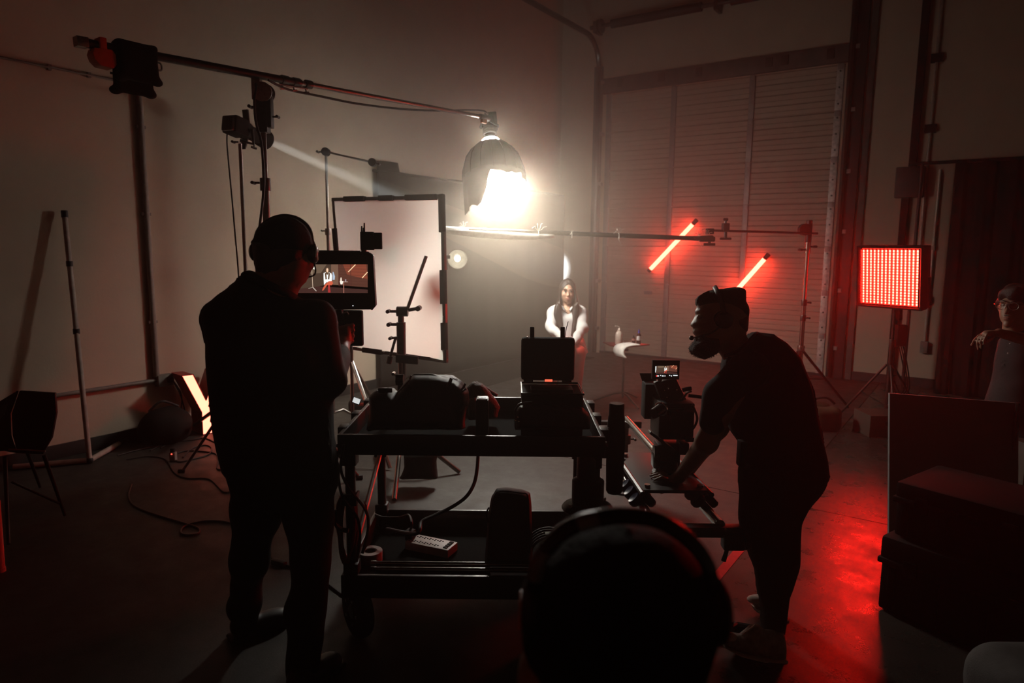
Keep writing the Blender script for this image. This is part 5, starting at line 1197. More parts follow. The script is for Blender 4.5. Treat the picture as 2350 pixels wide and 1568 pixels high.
# ---- director's monitor rig held by the operator
dd = 2.95
dm = thing('directors_monitor', 'black handheld directors monitor showing the seated woman', 'monitor', at(780, 712, dd))
mb = MB().prism([at(x, y, dd) for x, y in ((672, 582), (700, 580), (845, 580), (854, 586), (860, 702), (852, 711), (676, 712), (670, 704))], F0 * 0.055)
mo2 = mb.build('monitor_body', BLACK, dm, bevel=0.006)
MB().tube([at(x, y, dd - 0.001) for x, y in ((700, 580), (845, 580), (854, 586), (860, 702), (852, 711))], 0.005, 6).build('rubber_edge', RUBBER, mo2)
picture(mo2, 676, 607, 844, 673, dd - 0.004, 0.9)
MB().box(at(798, 580, dd + 0.02), (0.03, 0.03, 0.012), AX).build('hot_shoe', CHROME, mo2, bevel=0.002)
MB().box(at(770, 578, dd + 0.02), (0.22, 0.03, 0.012), AX).build('top_rail', BLACK, mo2, bevel=0.003)
MB().ball(at(810, 702, dd - 0.004), 0.0025, 6).build('power_led', emit('pled', (0.9, 0.95, 1.0), 1.0), mo2)
MB().cyl(at(835, 580, dd + 0.02), at(835, 573, dd + 0.02), 0.012, n=12).build('antenna_mount', BLACK, dm)
wr = MB().box(at(843, 553, dd + 0.02) - R0 * 0.0, (px2m(30, dd), 0.03, px2m(42, dd)), AX).build('wireless_receiver', BLACKM, dm, bevel=0.004)
MB().box(at(860, 553, dd + 0.03), (px2m(34, dd), 0.02, px2m(38, dd)), AX).build('receiver_battery', BLACKM, wr, bevel=0.004)
for x, y0, y1 in ((830, 536, 519), (834, 536, 523), (836, 536, 512)): MB().cyl(at(x, y0, dd + 0.02), at(x, y1, dd + 0.02), 0.0042, 0.003, n=8).build('antenna', BLACK, wr)
MB().box(at(797, 753, dd + 0.07), (px2m(74, dd), 0.035, px2m(84, dd)), (R0, F0, Z)).build('battery_pack', BLACKM, dm, bevel=0.008)
MB().cyl(at(780, 712, dd + 0.02), at(780, 790, dd + 0.0), 0.016, n=12).build('hand_grip', RUBBER, dm)
MB().tube(bez([at(x, y, dd - 0.06) for x, y in ((737, 712), (738, 728), (744, 742), (754, 754))]), 0.0025, 5).build('cable', mat('silver_wire', (0.5, 0.5, 0.5), 0.3, 0.5), dm)
MB().tube([at(784, 712, dd - 0.02), at(785, 720, dd - 0.03), at(797, 716, dd - 0.03), at(800, 722, dd - 0.02)], 0.003, 6).build('locking_lever', STEEL, dm)
# ================================================================== people
TEE = mat('black_tee', (0.011, 0.010, 0.009), 0.9, scale=60, bump=0.15, bscale=250, spec=0.2)
JACK = mat('dark_jacket', (0.013, 0.012, 0.012), 0.8, scale=60, bump=0.15, bscale=250, spec=0.3)
TROU = mat('black_trousers', (0.010, 0.0095, 0.009), 0.9, scale=60, bump=0.15, bscale=250, spec=0.2)
def finger(S, pts, r): S.chain([Vector(p) for p in pts], [r, r * 0.92, r * 0.85, r * 0.72][:len(pts)], k=0.004)
def headset(label, cups, band, mic, mats=(BLACK, BLACKG), wind=0.009, r=0.006):
    """cups: [(centre, axis, radius)], band: points, mic: points"""
    t = thing('headset', label, 'headset', cups[0][0])
    MB().tube(bez(band), r, 8, flat=1.8).build('headband', mats[0], t)
    for c_, a_, rr in cups:
        q = MB().lathe([(rr * 0.6, -0.022), (rr * 0.95, -0.018), (rr, -0.006), (rr * 0.97, 0.010), (rr * 0.7, 0.018), (0.0, 0.02)], c_, a_, 22).build('ear_cup', mats[1], t)
        MB().lathe([(rr * 0.5, -0.020), (rr * 1.02, -0.022), (rr * 1.04, -0.034), (rr * 0.5, -0.038)], c_, a_, 22).build('ear_pad', BLACKM, q)
    if mic:
        b_ = MB().tube(bez(mic), 0.0032, 6).build('mic_boom', BLACKG, t)
        MB().ball(mic[-1], wind, 12).build('mic_windscreen', BLACKG, b_)
    return t

# ---------------------------------------------------------------- operator seen from behind
OD = 2.52
footL, footR = onz(560, 1462), onz(690, 1592)
op = thing('person', 'man in cap and headset seen from behind holding the directors monitor', 'person', (footL + footR) / 2)
S = Solid(0.03)
head_c = at(654, 585, OD)
S.ell(head_c, (0.083, 0.10, 0.118))                                  # skull
S.puff([(590, 568), (592, 600), (592, 640), (632, 656), (672, 668), (698, 648), (714, 612), (718, 575), (700, 530), (655, 508), (612, 522)], OD, 0.085, 0.05)
S.cap(at(640, 640, OD), at(636, 690, OD + 0.0), 0.062, 0.07)          # neck
S.chain([at(632, 770, OD + 0.03), at(632, 860, OD + 0.03), at(645, 1090, OD + 0.03)], [0.12, 0.115, 0.095])
S.chain([at(545, 738, OD + 0.02), at(700, 742, OD + 0.02)], [0.05, 0.05])
rs_, re, rw = at(722, 735, OD), at(752, 872, OD + 0.02), at(784, 805, OD + 0.30)
S.chain([rs_, re, rw], [0.05, 0.042, 0.029], k=0.02)
ls_, le, lw_ = at(520, 735, OD), at(560, 890, OD + 0.18), at(690, 800, OD + 0.42)
S.chain([ls_, le, lw_], [0.05, 0.042, 0.029], k=0.02)
# legs
S.chain([at(597, 1110, OD + 0.08), at(572, 1285, OD + 0.16), at(561, 1430, OD + 0.36)], [0.075, 0.055, 0.04])
S.chain([at(702, 1110, OD + 0.08), at(714, 1290, OD + 0.08), at(692, 1545, OD + 0.06)], [0.075, 0.058, 0.04])
# right hand round the grip
hc = at(790, 770, dd + 0.0)
S.chain([rw, at(788, 785, dd - 0.05)], [0.029, 0.032], k=0.015)
S.ell(at(789, 770, dd - 0.045), (0.030, 0.020, 0.045), k=0.012)
for i, (y, ln) in enumerate(((748, 1.0), (760, 1.06), (773, 1.0), (785, 0.85))):
    k0 = at(797, y, dd - 0.045)
    finger(S, [k0, k0 + R0 * 0.020 * ln + F0 * 0.018, k0 + R0 * 0.012 + F0 * 0.048 * ln, k0 - R0 * 0.018 + F0 * 0.055 * ln], 0.0092)
finger(S, [at(782, 768, dd - 0.05), at(772, 752, dd - 0.05), at(772, 738, dd - 0.03)], 0.0105)
# left hand on the other side of the rig
S.ell(at(690, 795, dd - 0.03), (0.032, 0.022, 0.042), k=0.012)
for i in range(4):
    k0 = at(684, 782 + 11 * i, dd - 0.02); finger(S, [k0, k0 - R0 * 0.018 + F0 * 0.02, k0 - R0 * 0.004 + F0 * 0.045, k0 + R0 * 0.02 + F0 * 0.04], 0.009)
finger(S, [at(698, 790, dd - 0.03), at(706, 775, dd - 0.03), at(706, 762, dd - 0.02)], 0.010)
for s, x in ((1, 713), (-1, 592)): S.ell(at(x, 598, OD - 0.0), (0.012, 0.03, 0.034), k=0.012)
S.build('body', SKIND, op, vox=0.0075)
S = Solid(0.035)
S.puff([(563, 628), (592, 632), (630, 648), (676, 674), (716, 698), (750, 735), (765, 790), (768, 860), (762, 925), (764, 1000), (769, 1068), (758, 1088), (700, 1102), (640, 1108), (546, 1114), (517, 1083), (497, 985), (489, 920), (484, 874), (481, 811), (482, 756), (478, 738), (484, 712), (507, 677), (545, 652)], OD + 0.03, 0.165, 0.15)
S.chain([rs_, re], [0.078, 0.066]); S.chain([re, re.lerp(rw, 0.82)], [0.066, 0.046], k=0.02)
S.chain([ls_, le], [0.078, 0.064]); S.chain([le, le.lerp(lw_, 0.9)], [0.064, 0.046], k=0.02)
S.wrinkle(0.0042, 24, seed=21, stretch=(1, 1, 1.6)); S.build('jacket', JACK, op, vox=0.0085, relax=4)
S = Solid(0.012).puff([(560, 626), (575, 620), (596, 630), (640, 650), (680, 676), (676, 690), (630, 672), (590, 650), (558, 642)], OD - 0.035, 0.06, 0.02); S.build('collar', JACK, op, vox=0.006)
S = Solid(0.04)
S.chain([at(600, 1085, OD + 0.06), at(588, 1180, OD + 0.10), at(572, 1290, OD + 0.17), at(563, 1390, OD + 0.30), at(560, 1436, OD + 0.38)], [0.105, 0.09, 0.069, 0.060, 0.054])
S.chain([at(700, 1085, OD + 0.06), at(708, 1180, OD + 0.06), at(715, 1290, OD + 0.07), at(704, 1400, OD + 0.06), at(692, 1548, OD + 0.05)], [0.105, 0.088, 0.072, 0.070, 0.060])
S.cap(at(600, 1075, OD + 0.04), at(700, 1075, OD + 0.04), 0.128)
S.wrinkle(0.0035, 26, seed=22, stretch=(1, 1, 2)); S.build('trousers', TROU, op, vox=0.0085, relax=4)
SHOEB = mat('black_shoe', (0.012, 0.011, 0.010), 0.5)
for ft, dr_ in ((footL, (R0 * 0.75 + F0 * 0.65).normalized()), (footR, (R0 * 0.45 + F0 * 0.9).normalized())):
    sd_ = Z.cross(dr_)
    S = Solid(0.03); S.ell(ft + Z * 0.06, (0.055, 0.045, 0.055), (dr_, sd_, Z)); S.ell(ft + dr_ * 0.08 + Z * 0.04, (0.11, 0.045, 0.04), (dr_, sd_, Z)); S.ell(ft + dr_ * 0.15 + Z * 0.03, (0.06, 0.046, 0.034), (dr_, sd_, Z)); S.half(ft + Z * 0.012, -Z)
    sh_ = S.build('shoe', SHOEB, op, vox=0.006)
    S = Solid(0.02); S.rbox(ft + dr_ * 0.075 + Z * 0.0105, (0.275, 0.088, 0.021), 0.009, (dr_, sd_, Z)); S.build('sole', RUBBER, sh_, vox=0.005)
S = Solid(0.012).puff([(586, 555), (591, 610), (596, 632), (625, 644), (660, 640), (690, 622), (708, 606), (716, 575), (650, 540)], OD - 0.005, 0.103, 0.05).wrinkle(0.0012, 110, seed=23); S.build('hair', HAIRB, op, vox=0.006)
CAP = mat('black_cap', (0.012, 0.011, 0.010), 0.85, scale=50, bump=0.1, bscale=200, spec=0.2)
S = Solid(0.015).puff([(588, 572), (583, 566), (582, 558), (589, 551), (597, 530), (612, 514), (634, 504), (655, 501), (678, 505), (700, 520), (713, 540), (720, 562), (716, 592), (690, 598), (640, 592), (600, 580)], OD, 0.112, 0.07)
S.ell(at(656, 560, OD), (0.094, 0.116, 0.098)); S.half(at(656, 592, OD), -Z - F0 * 0.1); cp = S.build('cap', CAP, op, vox=0.006)
headset('black headset with mic boom worn by the man holding the monitor',
        [(at(717, 583, OD - 0.01), R0, 0.036), (at(587, 578, OD), -R0, 0.034)],
        [at(719, 570, OD), at(712, 530, OD + 0.02), at(690, 506, OD + 0.02), at(655, 496, OD + 0.02), at(618, 506, OD + 0.02), at(592, 532, OD + 0.02), at(584, 572, OD)],
        [at(720, 602, OD + 0.0), at(724, 618, OD + 0.01), at(722, 630, OD + 0.03), at(713, 635, OD + 0.06), at(703, 636, OD + 0.08)])
MB().tube([at(722, 560, OD - 0.03), at(725, 572, OD - 0.035), at(724, 590, OD - 0.03)], 0.004, 6).build('cup_hinge', CHROME, [o for o in bpy.data.objects if o.name.startswith('headset')][-1])

# ---------------------------------------------------------------- bearded man leaning on the slider
BD = 2.90
bf_ = onz(1735, 1508)
bm2 = thing('person', 'bearded man in black t-shirt and beanie leaning on the slider plate', 'person', onz(1740, 1500))
S = Solid(0.02)
S.puff([(1598, 690), (1601, 706), (1595, 715), (1598, 723), (1592, 733), (1585, 746), (1588, 751), (1593, 753), (1590, 760), (1592, 766), (1598, 772), (1602, 792), (1625, 808), (1652, 806), (1690, 795), (1712, 760), (1716, 720), (1706, 685), (1660, 668), (1620, 674)], BD, 0.078, 0.07)
S.ell(at(1660, 718, BD), (0.095, 0.076, 0.10))
S.chain([at(1672, 775, BD), at(1712, 840, BD + 0.03)], [0.062, 0.075])
S.ell(at(1668, 738, BD - 0.078), (0.018, 0.012, 0.03), k=0.01)        # ear
S.ell(at(1602, 727, BD - 0.045), (0.018, 0.014, 0.012), k=0.006, op='-')   # eye socket
sh_r = at(1705, 850, BD - 0.14); el = at(1622, 1015, BD - 0.06); wr_ = at(1560, 1093, 3.14)
S.chain([at(1740, 850, BD + 0.02), at(1780, 960, BD + 0.02), at(1795, 1080, BD)], [0.12, 0.12, 0.10])
S.chain([sh_r, at(1650, 950, BD - 0.12), el, wr_], [0.06, 0.05, 0.046, 0.027])
sh_l = at(1740, 850, BD + 0.18); el2 = at(1648, 985, BD + 0.22); wr2 = at(1578, 1085, 3.32)
S.chain([sh_l, el2, wr2], [0.058, 0.042, 0.027])
S.chain([at(1790, 1110, BD), at(1772, 1280, BD - 0.02), at(1774, 1440, BD - 0.03)], [0.08, 0.05, 0.034])
S.chain([at(1780, 1110, BD + 0.15), at(1768, 1260, BD + 0.2), at(1768, 1385, BD + 0.22)], [0.08, 0.055, 0.038])
hd_ = 3.19
S.chain([wr_, at(1542, 1107, hd_)], [0.027, 0.030], k=0.015)
S.ell(at(1543, 1108, hd_), (0.040, 0.036, 0.016), (R0, F0, Z), k=0.012)
hz = zp + 0.012
for i in range(4):
    k0 = at(1531, 1109 - 3.0 * (i - 1), hd_ + 0.020 * (i - 1.5)); k0.z = max(k0.z, hz); e_ = (-R0 * 0.97 + F0 * 0.16 * (i - 1.2)).normalized(); ln = (0.85, 1.0, 1.06, 0.95)[i]
    p1 = k0 + e_ * 0.032 * ln; p2 = p1 + e_ * 0.024 * ln; p3 = p2 + e_ * 0.020 * ln
    p1.z = hz + 0.012; p2.z = hz + 0.004; p3.z = hz - 0.001; finger(S, [k0, p1, p2, p3], 0.0088)
t0 = at(1550, 1116, hd_ - 0.02); finger(S, [t0, at(1535, 1124, hd_ - 0.06), at(1517, 1131, hd_ - 0.085)], 0.0105)
S.chain([wr2, wr2 - R0 * 0.07 + Z * -0.03], [0.027, 0.03], k=0.012)
for i in range(4): 
    k0 = wr2 - R0 * 0.08 - Z * 0.03 + F0 * 0.02 * (i - 1.5); k0.z = max(k0.z, hz); finger(S, [k0, k0 - R0 * 0.032, k0 - R0 * 0.055 - Z * 0.003, k0 - R0 * 0.075 - Z * 0.008], 0.0088)
body_b = S.build('body', SKIND, bm2, vox=0.0068)
MB().ball(at(1605, 727, BD - 0.041), 0.0105, 12).build('eye', mat('eye_white', (0.6, 0.56, 0.5), 0.15), bm2)
BEARD = mat('brown_beard', (0.020, 0.014, 0.010), 0.85, scale=120, bump=0.8, bscale=180)
S = Solid(0.02).puff([(1602, 766), (1594, 782), (1587, 792), (1583, 803), (1588, 812), (1601, 820), (1616, 825), (1630, 821), (1648, 806), (1658, 786), (1665, 745), (1650, 738), (1640, 752), (1620, 764)], BD, 0.078, 0.05).wrinkle(0.0022, 130, n=9, seed=31)
S.build('beard', BEARD, bm2, vox=0.005)
mb = MB(); g = np.random.default_rng(4)
for i in range(700):                                                # stray beard hairs along the edge
    a = g.uniform(0, 1); pp = [(1592, 785), (1585, 800), (1592, 815), (1612, 823), (1632, 818), (1650, 802)]; q = bez([at(x, y, BD) for x, y in pp], 4); j = int(a * (len(q) - 1)); b0_ = q[j] + FW * g.uniform(-0.05, 0.05)
    d_ = (b0_ - at(1625, 785, BD)).normalized(); mb.tube([b0_ - d_ * 0.008, b0_ + d_ * g.uniform(-0.001, 0.002) + Z * g.uniform(-0.003, 0.0)], [0.0005, 0.0002], 3, caps=False)
h_ = mb.build('beard_hairs', BEARD, bm2); h_['kind'] = 'stuff'
S = Solid(0.04)
S.puff([(1662, 818), (1680, 800), (1704, 780), (1730, 764), (1770, 768), (1800, 784), (1833, 819), (1846, 860), (1858, 905), (1868, 950), (1876, 991), (1891, 1049), (1894, 1092), (1886, 1108), (1868, 1117), (1800, 1122), (1703, 1088), (1703, 1050), (1700, 1018), (1690, 1003), (1681, 988), (1664, 930), (1655, 880)], BD + 0.02, 0.165, 0.16)
S.chain([sh_r + R0 * 0.02, at(1652, 905, BD - 0.13), at(1636, 972, BD - 0.11)], [0.085, 0.066, 0.056], k=0.03)
S.chain([sh_l, at(1690, 935, BD + 0.20)], [0.08, 0.062], k=0.03)
S.half(at(1636, 979, BD - 0.11), (at(1625, 1015, BD - 0.06) - at(1645, 950, BD - 0.12)).normalized() if False else Vector((0, 0, -1)), k=0.001) if False else None
S.wrinkle(0.0045, 20, seed=33, stretch=(1, 1, 1.3)); S.build('t_shirt', TEE, bm2, vox=0.0085, relax=4)
S = Solid(0.01); q = at(1700, 808, BD + 0.02)
MB().tube(bez([at(1664, 816, BD - 0.05), at(1690, 808, BD - 0.10), at(1715, 788, BD - 0.10), at(1733, 768, BD - 0.02), at(1738, 766, BD + 0.05)]), 0.009, 8).build('neckband', TEE, bm2)
S = Solid(0.04)
S.puff([(1703, 1070), (1700, 1130), (1697, 1185), (1704, 1240), (1715, 1262), (1737, 1312), (1743, 1370), (1746, 1430), (1750, 1449), (1797, 1458), (1802, 1420), (1807, 1368), (1816, 1349), (1833, 1292), (1836, 1198), (1858, 1148), (1888, 1105), (1880, 1075)], BD - 0.02, 0.10, 0.09)
S.chain([at(1790, 1090, BD + 0.1), at(1768, 1260, BD + 0.2), at(1770, 1385, BD + 0.22)], [0.11, 0.075, 0.055])
S.cap(at(1765, 1085, BD + 0.02), at(1825, 1085, BD + 0.02), 0.125)
S.wrinkle(0.004, 24, seed=34, stretch=(1, 1, 1.8)); S.build('trousers', TROU, bm2, vox=0.0085, relax=4)
MB().box(at(1702, 1040, BD - 0.06), (0.03, 0.05, 0.11), AX).build('belt_pack', BLACKM, bm2, bevel=0.008)
SHOE = mat('grey_suede_shoe', (0.30, 0.27, 0.24), 0.8, scale=40, vary=0.3); SOLE = mat('cream_sole', (0.6, 0.55, 0.48), 0.7); SHOET = mat('pale_toe_patch', (0.6, 0.45, 0.38), 0.8)
def sneaker(pts, sole, d, toe, lace):
    S = Solid(0.015).puff(pts, d, 0.048, 0.035); s_ = S.build('shoe', SHOE, bm2, vox=0.005)
    S = Solid(0.01).puff(sole, d, 0.05, 0.012); S.build('sole', SOLE, s_, vox=0.005)
    MB().ball(at(*toe, d - 0.03), (0.035, 0.03, 0.016), 12, AX).build('toe_patch', SHOET, s_)
    for x, y in lace: MB().tube(bez([at(x - 6, y + 4, d - 0.048), at(x, y, d - 0.045), at(x + 6, y - 6, d - 0.02), at(x + 8, y - 4, d + 0.02)]), 0.003, 5).build('lace', SOLE, s_)
sneaker([(1655, 1466), (1662, 1455), (1681, 1454), (1701, 1457), (1714, 1446), (1725, 1436), (1744, 1436), (1755, 1446), (1798, 1452), (1803, 1480), (1802, 1508), (1786, 1514), (1700, 1496), (1662, 1480)],
        [(1655, 1474), (1664, 1482), (1700, 1494), (1760, 1506), (1803, 1502), (1803, 1517), (1786, 1523), (1695, 1502), (1660, 1484)], 2.80, (1672, 1462), [(1708, 1455), (1714, 1450), (1720, 1445), (1726, 1441)])
sneaker([(1722, 1380), (1728, 1367), (1742, 1366), (1760, 1372), (1790, 1388), (1805, 1402), (1806, 1416), (1765, 1410), (1735, 1396)],
        [(1722, 1386), (1740, 1398), (1770, 1410), (1806, 1412), (1807, 1424), (1765, 1417), (1733, 1402)], 3.10, (1732, 1376), [(1756, 1372), (1764, 1375)])
S = Solid(0.012).puff([(1660, 712), (1690, 722), (1714, 718), (1714, 745), (1711, 764), (1690, 766), (1672, 755)], BD, 0.088, 0.05).wrinkle(0.0015, 110, seed=36); S.build('hair', BEARD, bm2, vox=0.0055)
BEAN = mat('dark_beanie', (0.040, 0.030, 0.016), 0.85, scale=90, bump=0.4, bscale=160, spec=0.25)
S = Solid(0.015).puff([(1598, 699), (1599, 687), (1608, 677), (1628, 667), (1640, 664), (1655, 664), (1664, 661), (1690, 660), (1702, 661), (1708, 667), (1708, 692), (1714, 702), (1716, 713), (1713, 735), (1700, 730), (1660, 714), (1625, 709), (1602, 704)], BD, 0.098, 0.06)
S.wrinkle(0.0012, 60, seed=35); bn = S.build('beanie', BEAN, bm2, vox=0.0055)
for k in range(3): MB().tube(bez([at(1600 + k * 2.5, 697 - k, BD - 0.035), at(1602 + k * 3, 686 + k, BD - 0.03), at(1612 + k * 2, 676 + k * 2, BD - 0.03), at(1628, 668 + k * 2, BD - 0.035)]), 0.003, 5).build('cuff_stitch', BEAN, bn)
headset('black single-ear headset worn over the beanie of the bearded man',
        [(at(1662, 735, BD - 0.10), -F0, 0.036)],
        [at(1662, 718, BD - 0.112), at(1655, 690, BD - 0.112), at(1645, 668, BD - 0.07), at(1640, 659, BD), at(1645, 668, BD + 0.07), at(1655, 700, BD + 0.11)],
        [at(1652, 750, BD - 0.11), at(1630, 766, BD - 0.11), at(1610, 770, BD - 0.085), at(1598, 774, BD - 0.06), at(1587, 776, BD - 0.04)], wind=0.0105, r=0.006)

# ---------------------------------------------------------------- seated woman on set
WD = 6.9
wbase = C(U(1300, 7.0), vv(7.0, 0), 0)
wo = thing('person', 'seated woman with long dark hair and open white shirt', 'person', wbase)
fc = at(1302.5, 671, WD)
S = Solid(0.02)
S.ell(fc + F0 * 0.02, (0.070, 0.092, 0.108)); S.ell(fc - Z * 0.045 - F0 * 0.020, (0.052, 0.06, 0.062)); S.ell(fc - Z * 0.088 - F0 * 0.042, (0.022, 0.022, 0.018), k=0.02)
S.cap(fc + Z * 0.010 - F0 * 0.071, fc - Z * 0.026 - F0 * 0.088, 0.007, 0.012, k=0.012)                        # nose
for s in (-1, 1):
    S.ell(fc + R0 * s * 0.028 + Z * 0.012 - F0 * 0.083, (0.016, 0.016, 0.010), k=0.008, op='-')              # sockets
    S.ell(fc + R0 * s * 0.038 - Z * 0.020 - F0 * 0.050, (0.020, 0.02, 0.018), k=0.02)                         # cheeks
    S.ell(fc + R0 * s * 0.030 + Z * 0.030 - F0 * 0.066, (0.024, 0.012, 0.007), k=0.012)                       # brows
S.ell(fc - Z * 0.053 - F0 * 0.077, (0.022, 0.009, 0.006), k=0.006); S.ell(fc - Z * 0.064 - F0 * 0.074, (0.018, 0.009, 0.006), k=0.006)
S.cap(fc - Z * 0.08 + F0 * 0.02, fc - Z * 0.18 + F0 * 0.03, 0.046, 0.052)
ch = at(1301, 735, WD + 0.04); hip = C(U(1302, 7.0), vv(7.0, 0.66), 0.66)
S.chain([at(1302, 722, WD + 0.03), ch, hip], [0.085, 0.10, 0.115]); S.cap(at(1274, 716, WD + 0.02), at(1330, 718, WD + 0.02), 0.042)
seat_z = 0.62
kneeR = C(U(1326, 6.5), vv(6.5, 0.66), 0.66); kneeL = C(U(1298, 6.45), vv(6.45, 0.72), 0.74)
ankR = C(U(1316, 6.6), vv(6.6, 0.1), 0.10); ankL = C(U(1262, 6.25), vv(6.25, 0.4), 0.42)
S.chain([hip + R0 * 0.08, kneeR, ankR], [0.085, 0.06, 0.042]); S.chain([hip - R0 * 0.06, kneeL, ankL], [0.085, 0.06, 0.042])
elL, elR = at(1262, 752, 6.78), at(1339, 752, 6.78); wrL, wrR = at(1297, 782, 6.48), at(1319, 786, 6.46)
S.chain([at(1270, 718, WD), elL + R0 * 0.01, wrL], [0.034, 0.030, 0.024]); S.chain([at(1332, 720, WD), elR - R0 * 0.01, wrR], [0.034, 0.030, 0.024])
for w_, s in ((wrL, 1), (wrR, -1)):
    hx = (R0 * 0.55 * s - Z * 0.55 - F0 * 0.5).normalized(); S.ell(w_ + hx * 0.045, (0.045, 0.022, 0.03), (hx, hx.cross(Z).normalized(), hx.cross(Z).normalized().cross(hx)), k=0.012)
    up_ = hx.cross(F0).normalized()
    for i in range(4):
        k0 = w_ + hx * 0.08 + up_ * 0.017 * (i - 1.5); finger(S, [k0, k0 + hx * 0.03, k0 + hx * 0.045 - Z * 0.015, k0 + hx * 0.05 - Z * 0.032], 0.008)
    finger(S, [w_ + hx * 0.03 + up_ * 0.025, w_ + hx * 0.06 + up_ * 0.045, w_ + hx * 0.085 + up_ * 0.045], 0.009)
S.build('body', SKIN, wo, vox=0.0062)
for s in (-1, 1):
    e_ = MB().ball(fc + R0 * s * 0.028 + Z * 0.011 - F0 * 0.073, (0.0115, 0.010, 0.0075), 12, AX).build('eye', mat('woman_eye', (0.5, 0.45, 0.4), 0.2), wo)
    MB().ball(fc + R0 * s * 0.028 + Z * 0.011 - F0 * 0.0805, (0.0055, 0.004, 0.006), 10, AX).build('iris', BLACKG, e_)
    MB().tube(bez([fc + R0 * s * x + Z * z - F0 * y for x, z, y in ((0.014, 0.016, 0.080), (0.028, 0.021, 0.083), (0.042, 0.014, 0.074))]), 0.0026, 5).build('lash', HAIRB, wo)
    MB().tube(bez([fc + R0 * s * x + Z * z - F0 * y for x, z, y in ((0.012, 0.031, 0.082), (0.03, 0.037, 0.082), (0.048, 0.030, 0.066))]), 0.0034, 5).build('eyebrow', HAIRB, wo)
LIP = mat('lips', (0.42, 0.16, 0.13), 0.4)
for z, w_ in ((-0.052, 0.020), (-0.064, 0.017)): MB().ball(fc + Z * z - F0 * 0.081, (w_, 0.006, 0.0055), 10, AX).build('lip', LIP, wo)
HAIRW = mat('long_brown_hair', (0.022, 0.012, 0.008), 0.45, scale=120, bump=0.5, bscale=140)
S = Solid(0.02)
S.ell(fc + F0 * 0.036 + Z * 0.026, (0.082, 0.096, 0.112)); S.ell(fc + F0 * 0.09 - Z * 0.14, (0.10, 0.055, 0.16))
for s_, pts in ((-1, [(1302, 641), (1292, 645), (1286, 656), (1283, 672), (1280, 690), (1274, 705), (1282, 712), (1288, 700), (1287, 682), (1287.5, 666), (1293, 654), (1302, 648)]), (1, [(1302, 641), (1313, 645), (1318, 656), (1322, 672), (1326, 688), (1328, 704), (1320, 712), (1315, 700), (1317, 682), (1317, 666), (1311, 654), (1302, 648)])):
    S.puff(pts, WD + 0.0, 0.05, 0.03)
S.puff([(1279, 694), (1272, 705), (1270, 722), (1275, 738), (1282, 758), (1287, 774), (1292, 772), (1291, 745), (1289.5, 718), (1288.5, 700)], WD - 0.085, 0.035, 0.02)
S.puff([(1327, 692), (1329, 705), (1328, 725), (1325, 745), (1321, 765), (1313, 775), (1309, 770), (1312, 745), (1313, 718), (1315, 700)], WD - 0.085, 0.035, 0.02)
S.ell(fc - Z * 0.034 - F0 * 0.075, (0.064, 0.095, 0.092), k=0.010, op='-'); S.ell(fc + Z * 0.048 - F0 * 0.085, (0.034, 0.07, 0.036), k=0.012, op='-'); S.wrinkle(0.002, 90, seed=41, stretch=(2, 2, 0.2)); S.build('hair', HAIRW, wo, vox=0.0055)
SHIRT = mat('white_shirt', (0.46, 0.45, 0.44), 0.75, scale=20, vary=0.03, bump=0.1, bscale=200)
S = Solid(0.03)
S.puff([(1290, 701), (1272, 699), (1262, 705), (1257, 716), (1258, 735), (1264, 755), (1270, 790), (1275, 806), (1328, 806), (1334, 790), (1340, 755), (1341, 730), (1340, 716), (1336, 706), (1326, 700), (1314, 703), (1303, 716)], WD + 0.03, 0.125, 0.10)
S.chain([at(1268, 716, WD), elL + R0 * 0.01, wrL], [0.056, 0.048, 0.038]); S.chain([at(1334, 718, WD), elR - R0 * 0.01, wrR], [0.056, 0.048, 0.038])
S.wrinkle(0.007, 30, seed=42); sh2 = S.build('shirt', SHIRT, wo, vox=0.007)
for s in (-1, 1):
    S = Solid(0.008).puff([(1302 + s * 13, 703), (1302 + s * 9, 704), (1302 + s * 3.5, 712), (1302 + s * 7, 717), (1302 + s * 14, 709)], WD - 0.06, 0.022, 0.02); S.build('collar', SHIRT, sh2, vox=0.004)
S = Solid(0.02).puff([(1322, 790), (1330, 784), (1340, 790), (1346, 797), (1350, 809), (1345, 813), (1342, 821), (1336, 808), (1328, 802)], 6.62, 0.05, 0.02); S.build('shirt_tail', mat('pink_shirt_tail', (0.75, 0.42, 0.38), 0.8), sh2, vox=0.006)
for y in (722, 735, 748, 760): MB().ball(at(1303, y, WD - 0.095), 0.004, 6).build('button', PLASTW, sh2)
REDT = mat('red_leather', (0.42, 0.030, 0.018), 0.4, scale=20)
S = Solid(0.03).chain([hip + R0 * 0.08, kneeR, ankR], [0.105, 0.075, 0.055]).chain([hip - R0 * 0.06, kneeL, ankL], [0.105, 0.078, 0.052]).cap(hip - R0 * 0.08, hip + R0 * 0.08, 0.11)
S.wrinkle(0.003, 35, seed=43); S.build('trousers', REDT, wo, vox=0.008)
for a_, dr_ in ((ankR, (-F0 - Z * 0.35).normalized()), (ankL, (-F0 * 0.6 - R0 * 0.5 - Z * 0.6).normalized())):
    sd_ = dr_.cross(Z).normalized(); up_ = sd_.cross(dr_)
    S = Solid(0.02).cap(a_ + Z * 0.08, a_, 0.058, 0.046).cap(a_, a_ + dr_ * 0.15, 0.044, 0.03); b_ = S.build('boot', mat('dark_red_boot', (0.20, 0.015, 0.015), 0.3), wo, vox=0.007)
    MB().cyl(a_ - dr_ * 0.02 - up_ * 0.03, a_ - dr_ * 0.02 - up_ * 0.09, 0.018, 0.010, n=10).build('heel', BLACKG, b_)
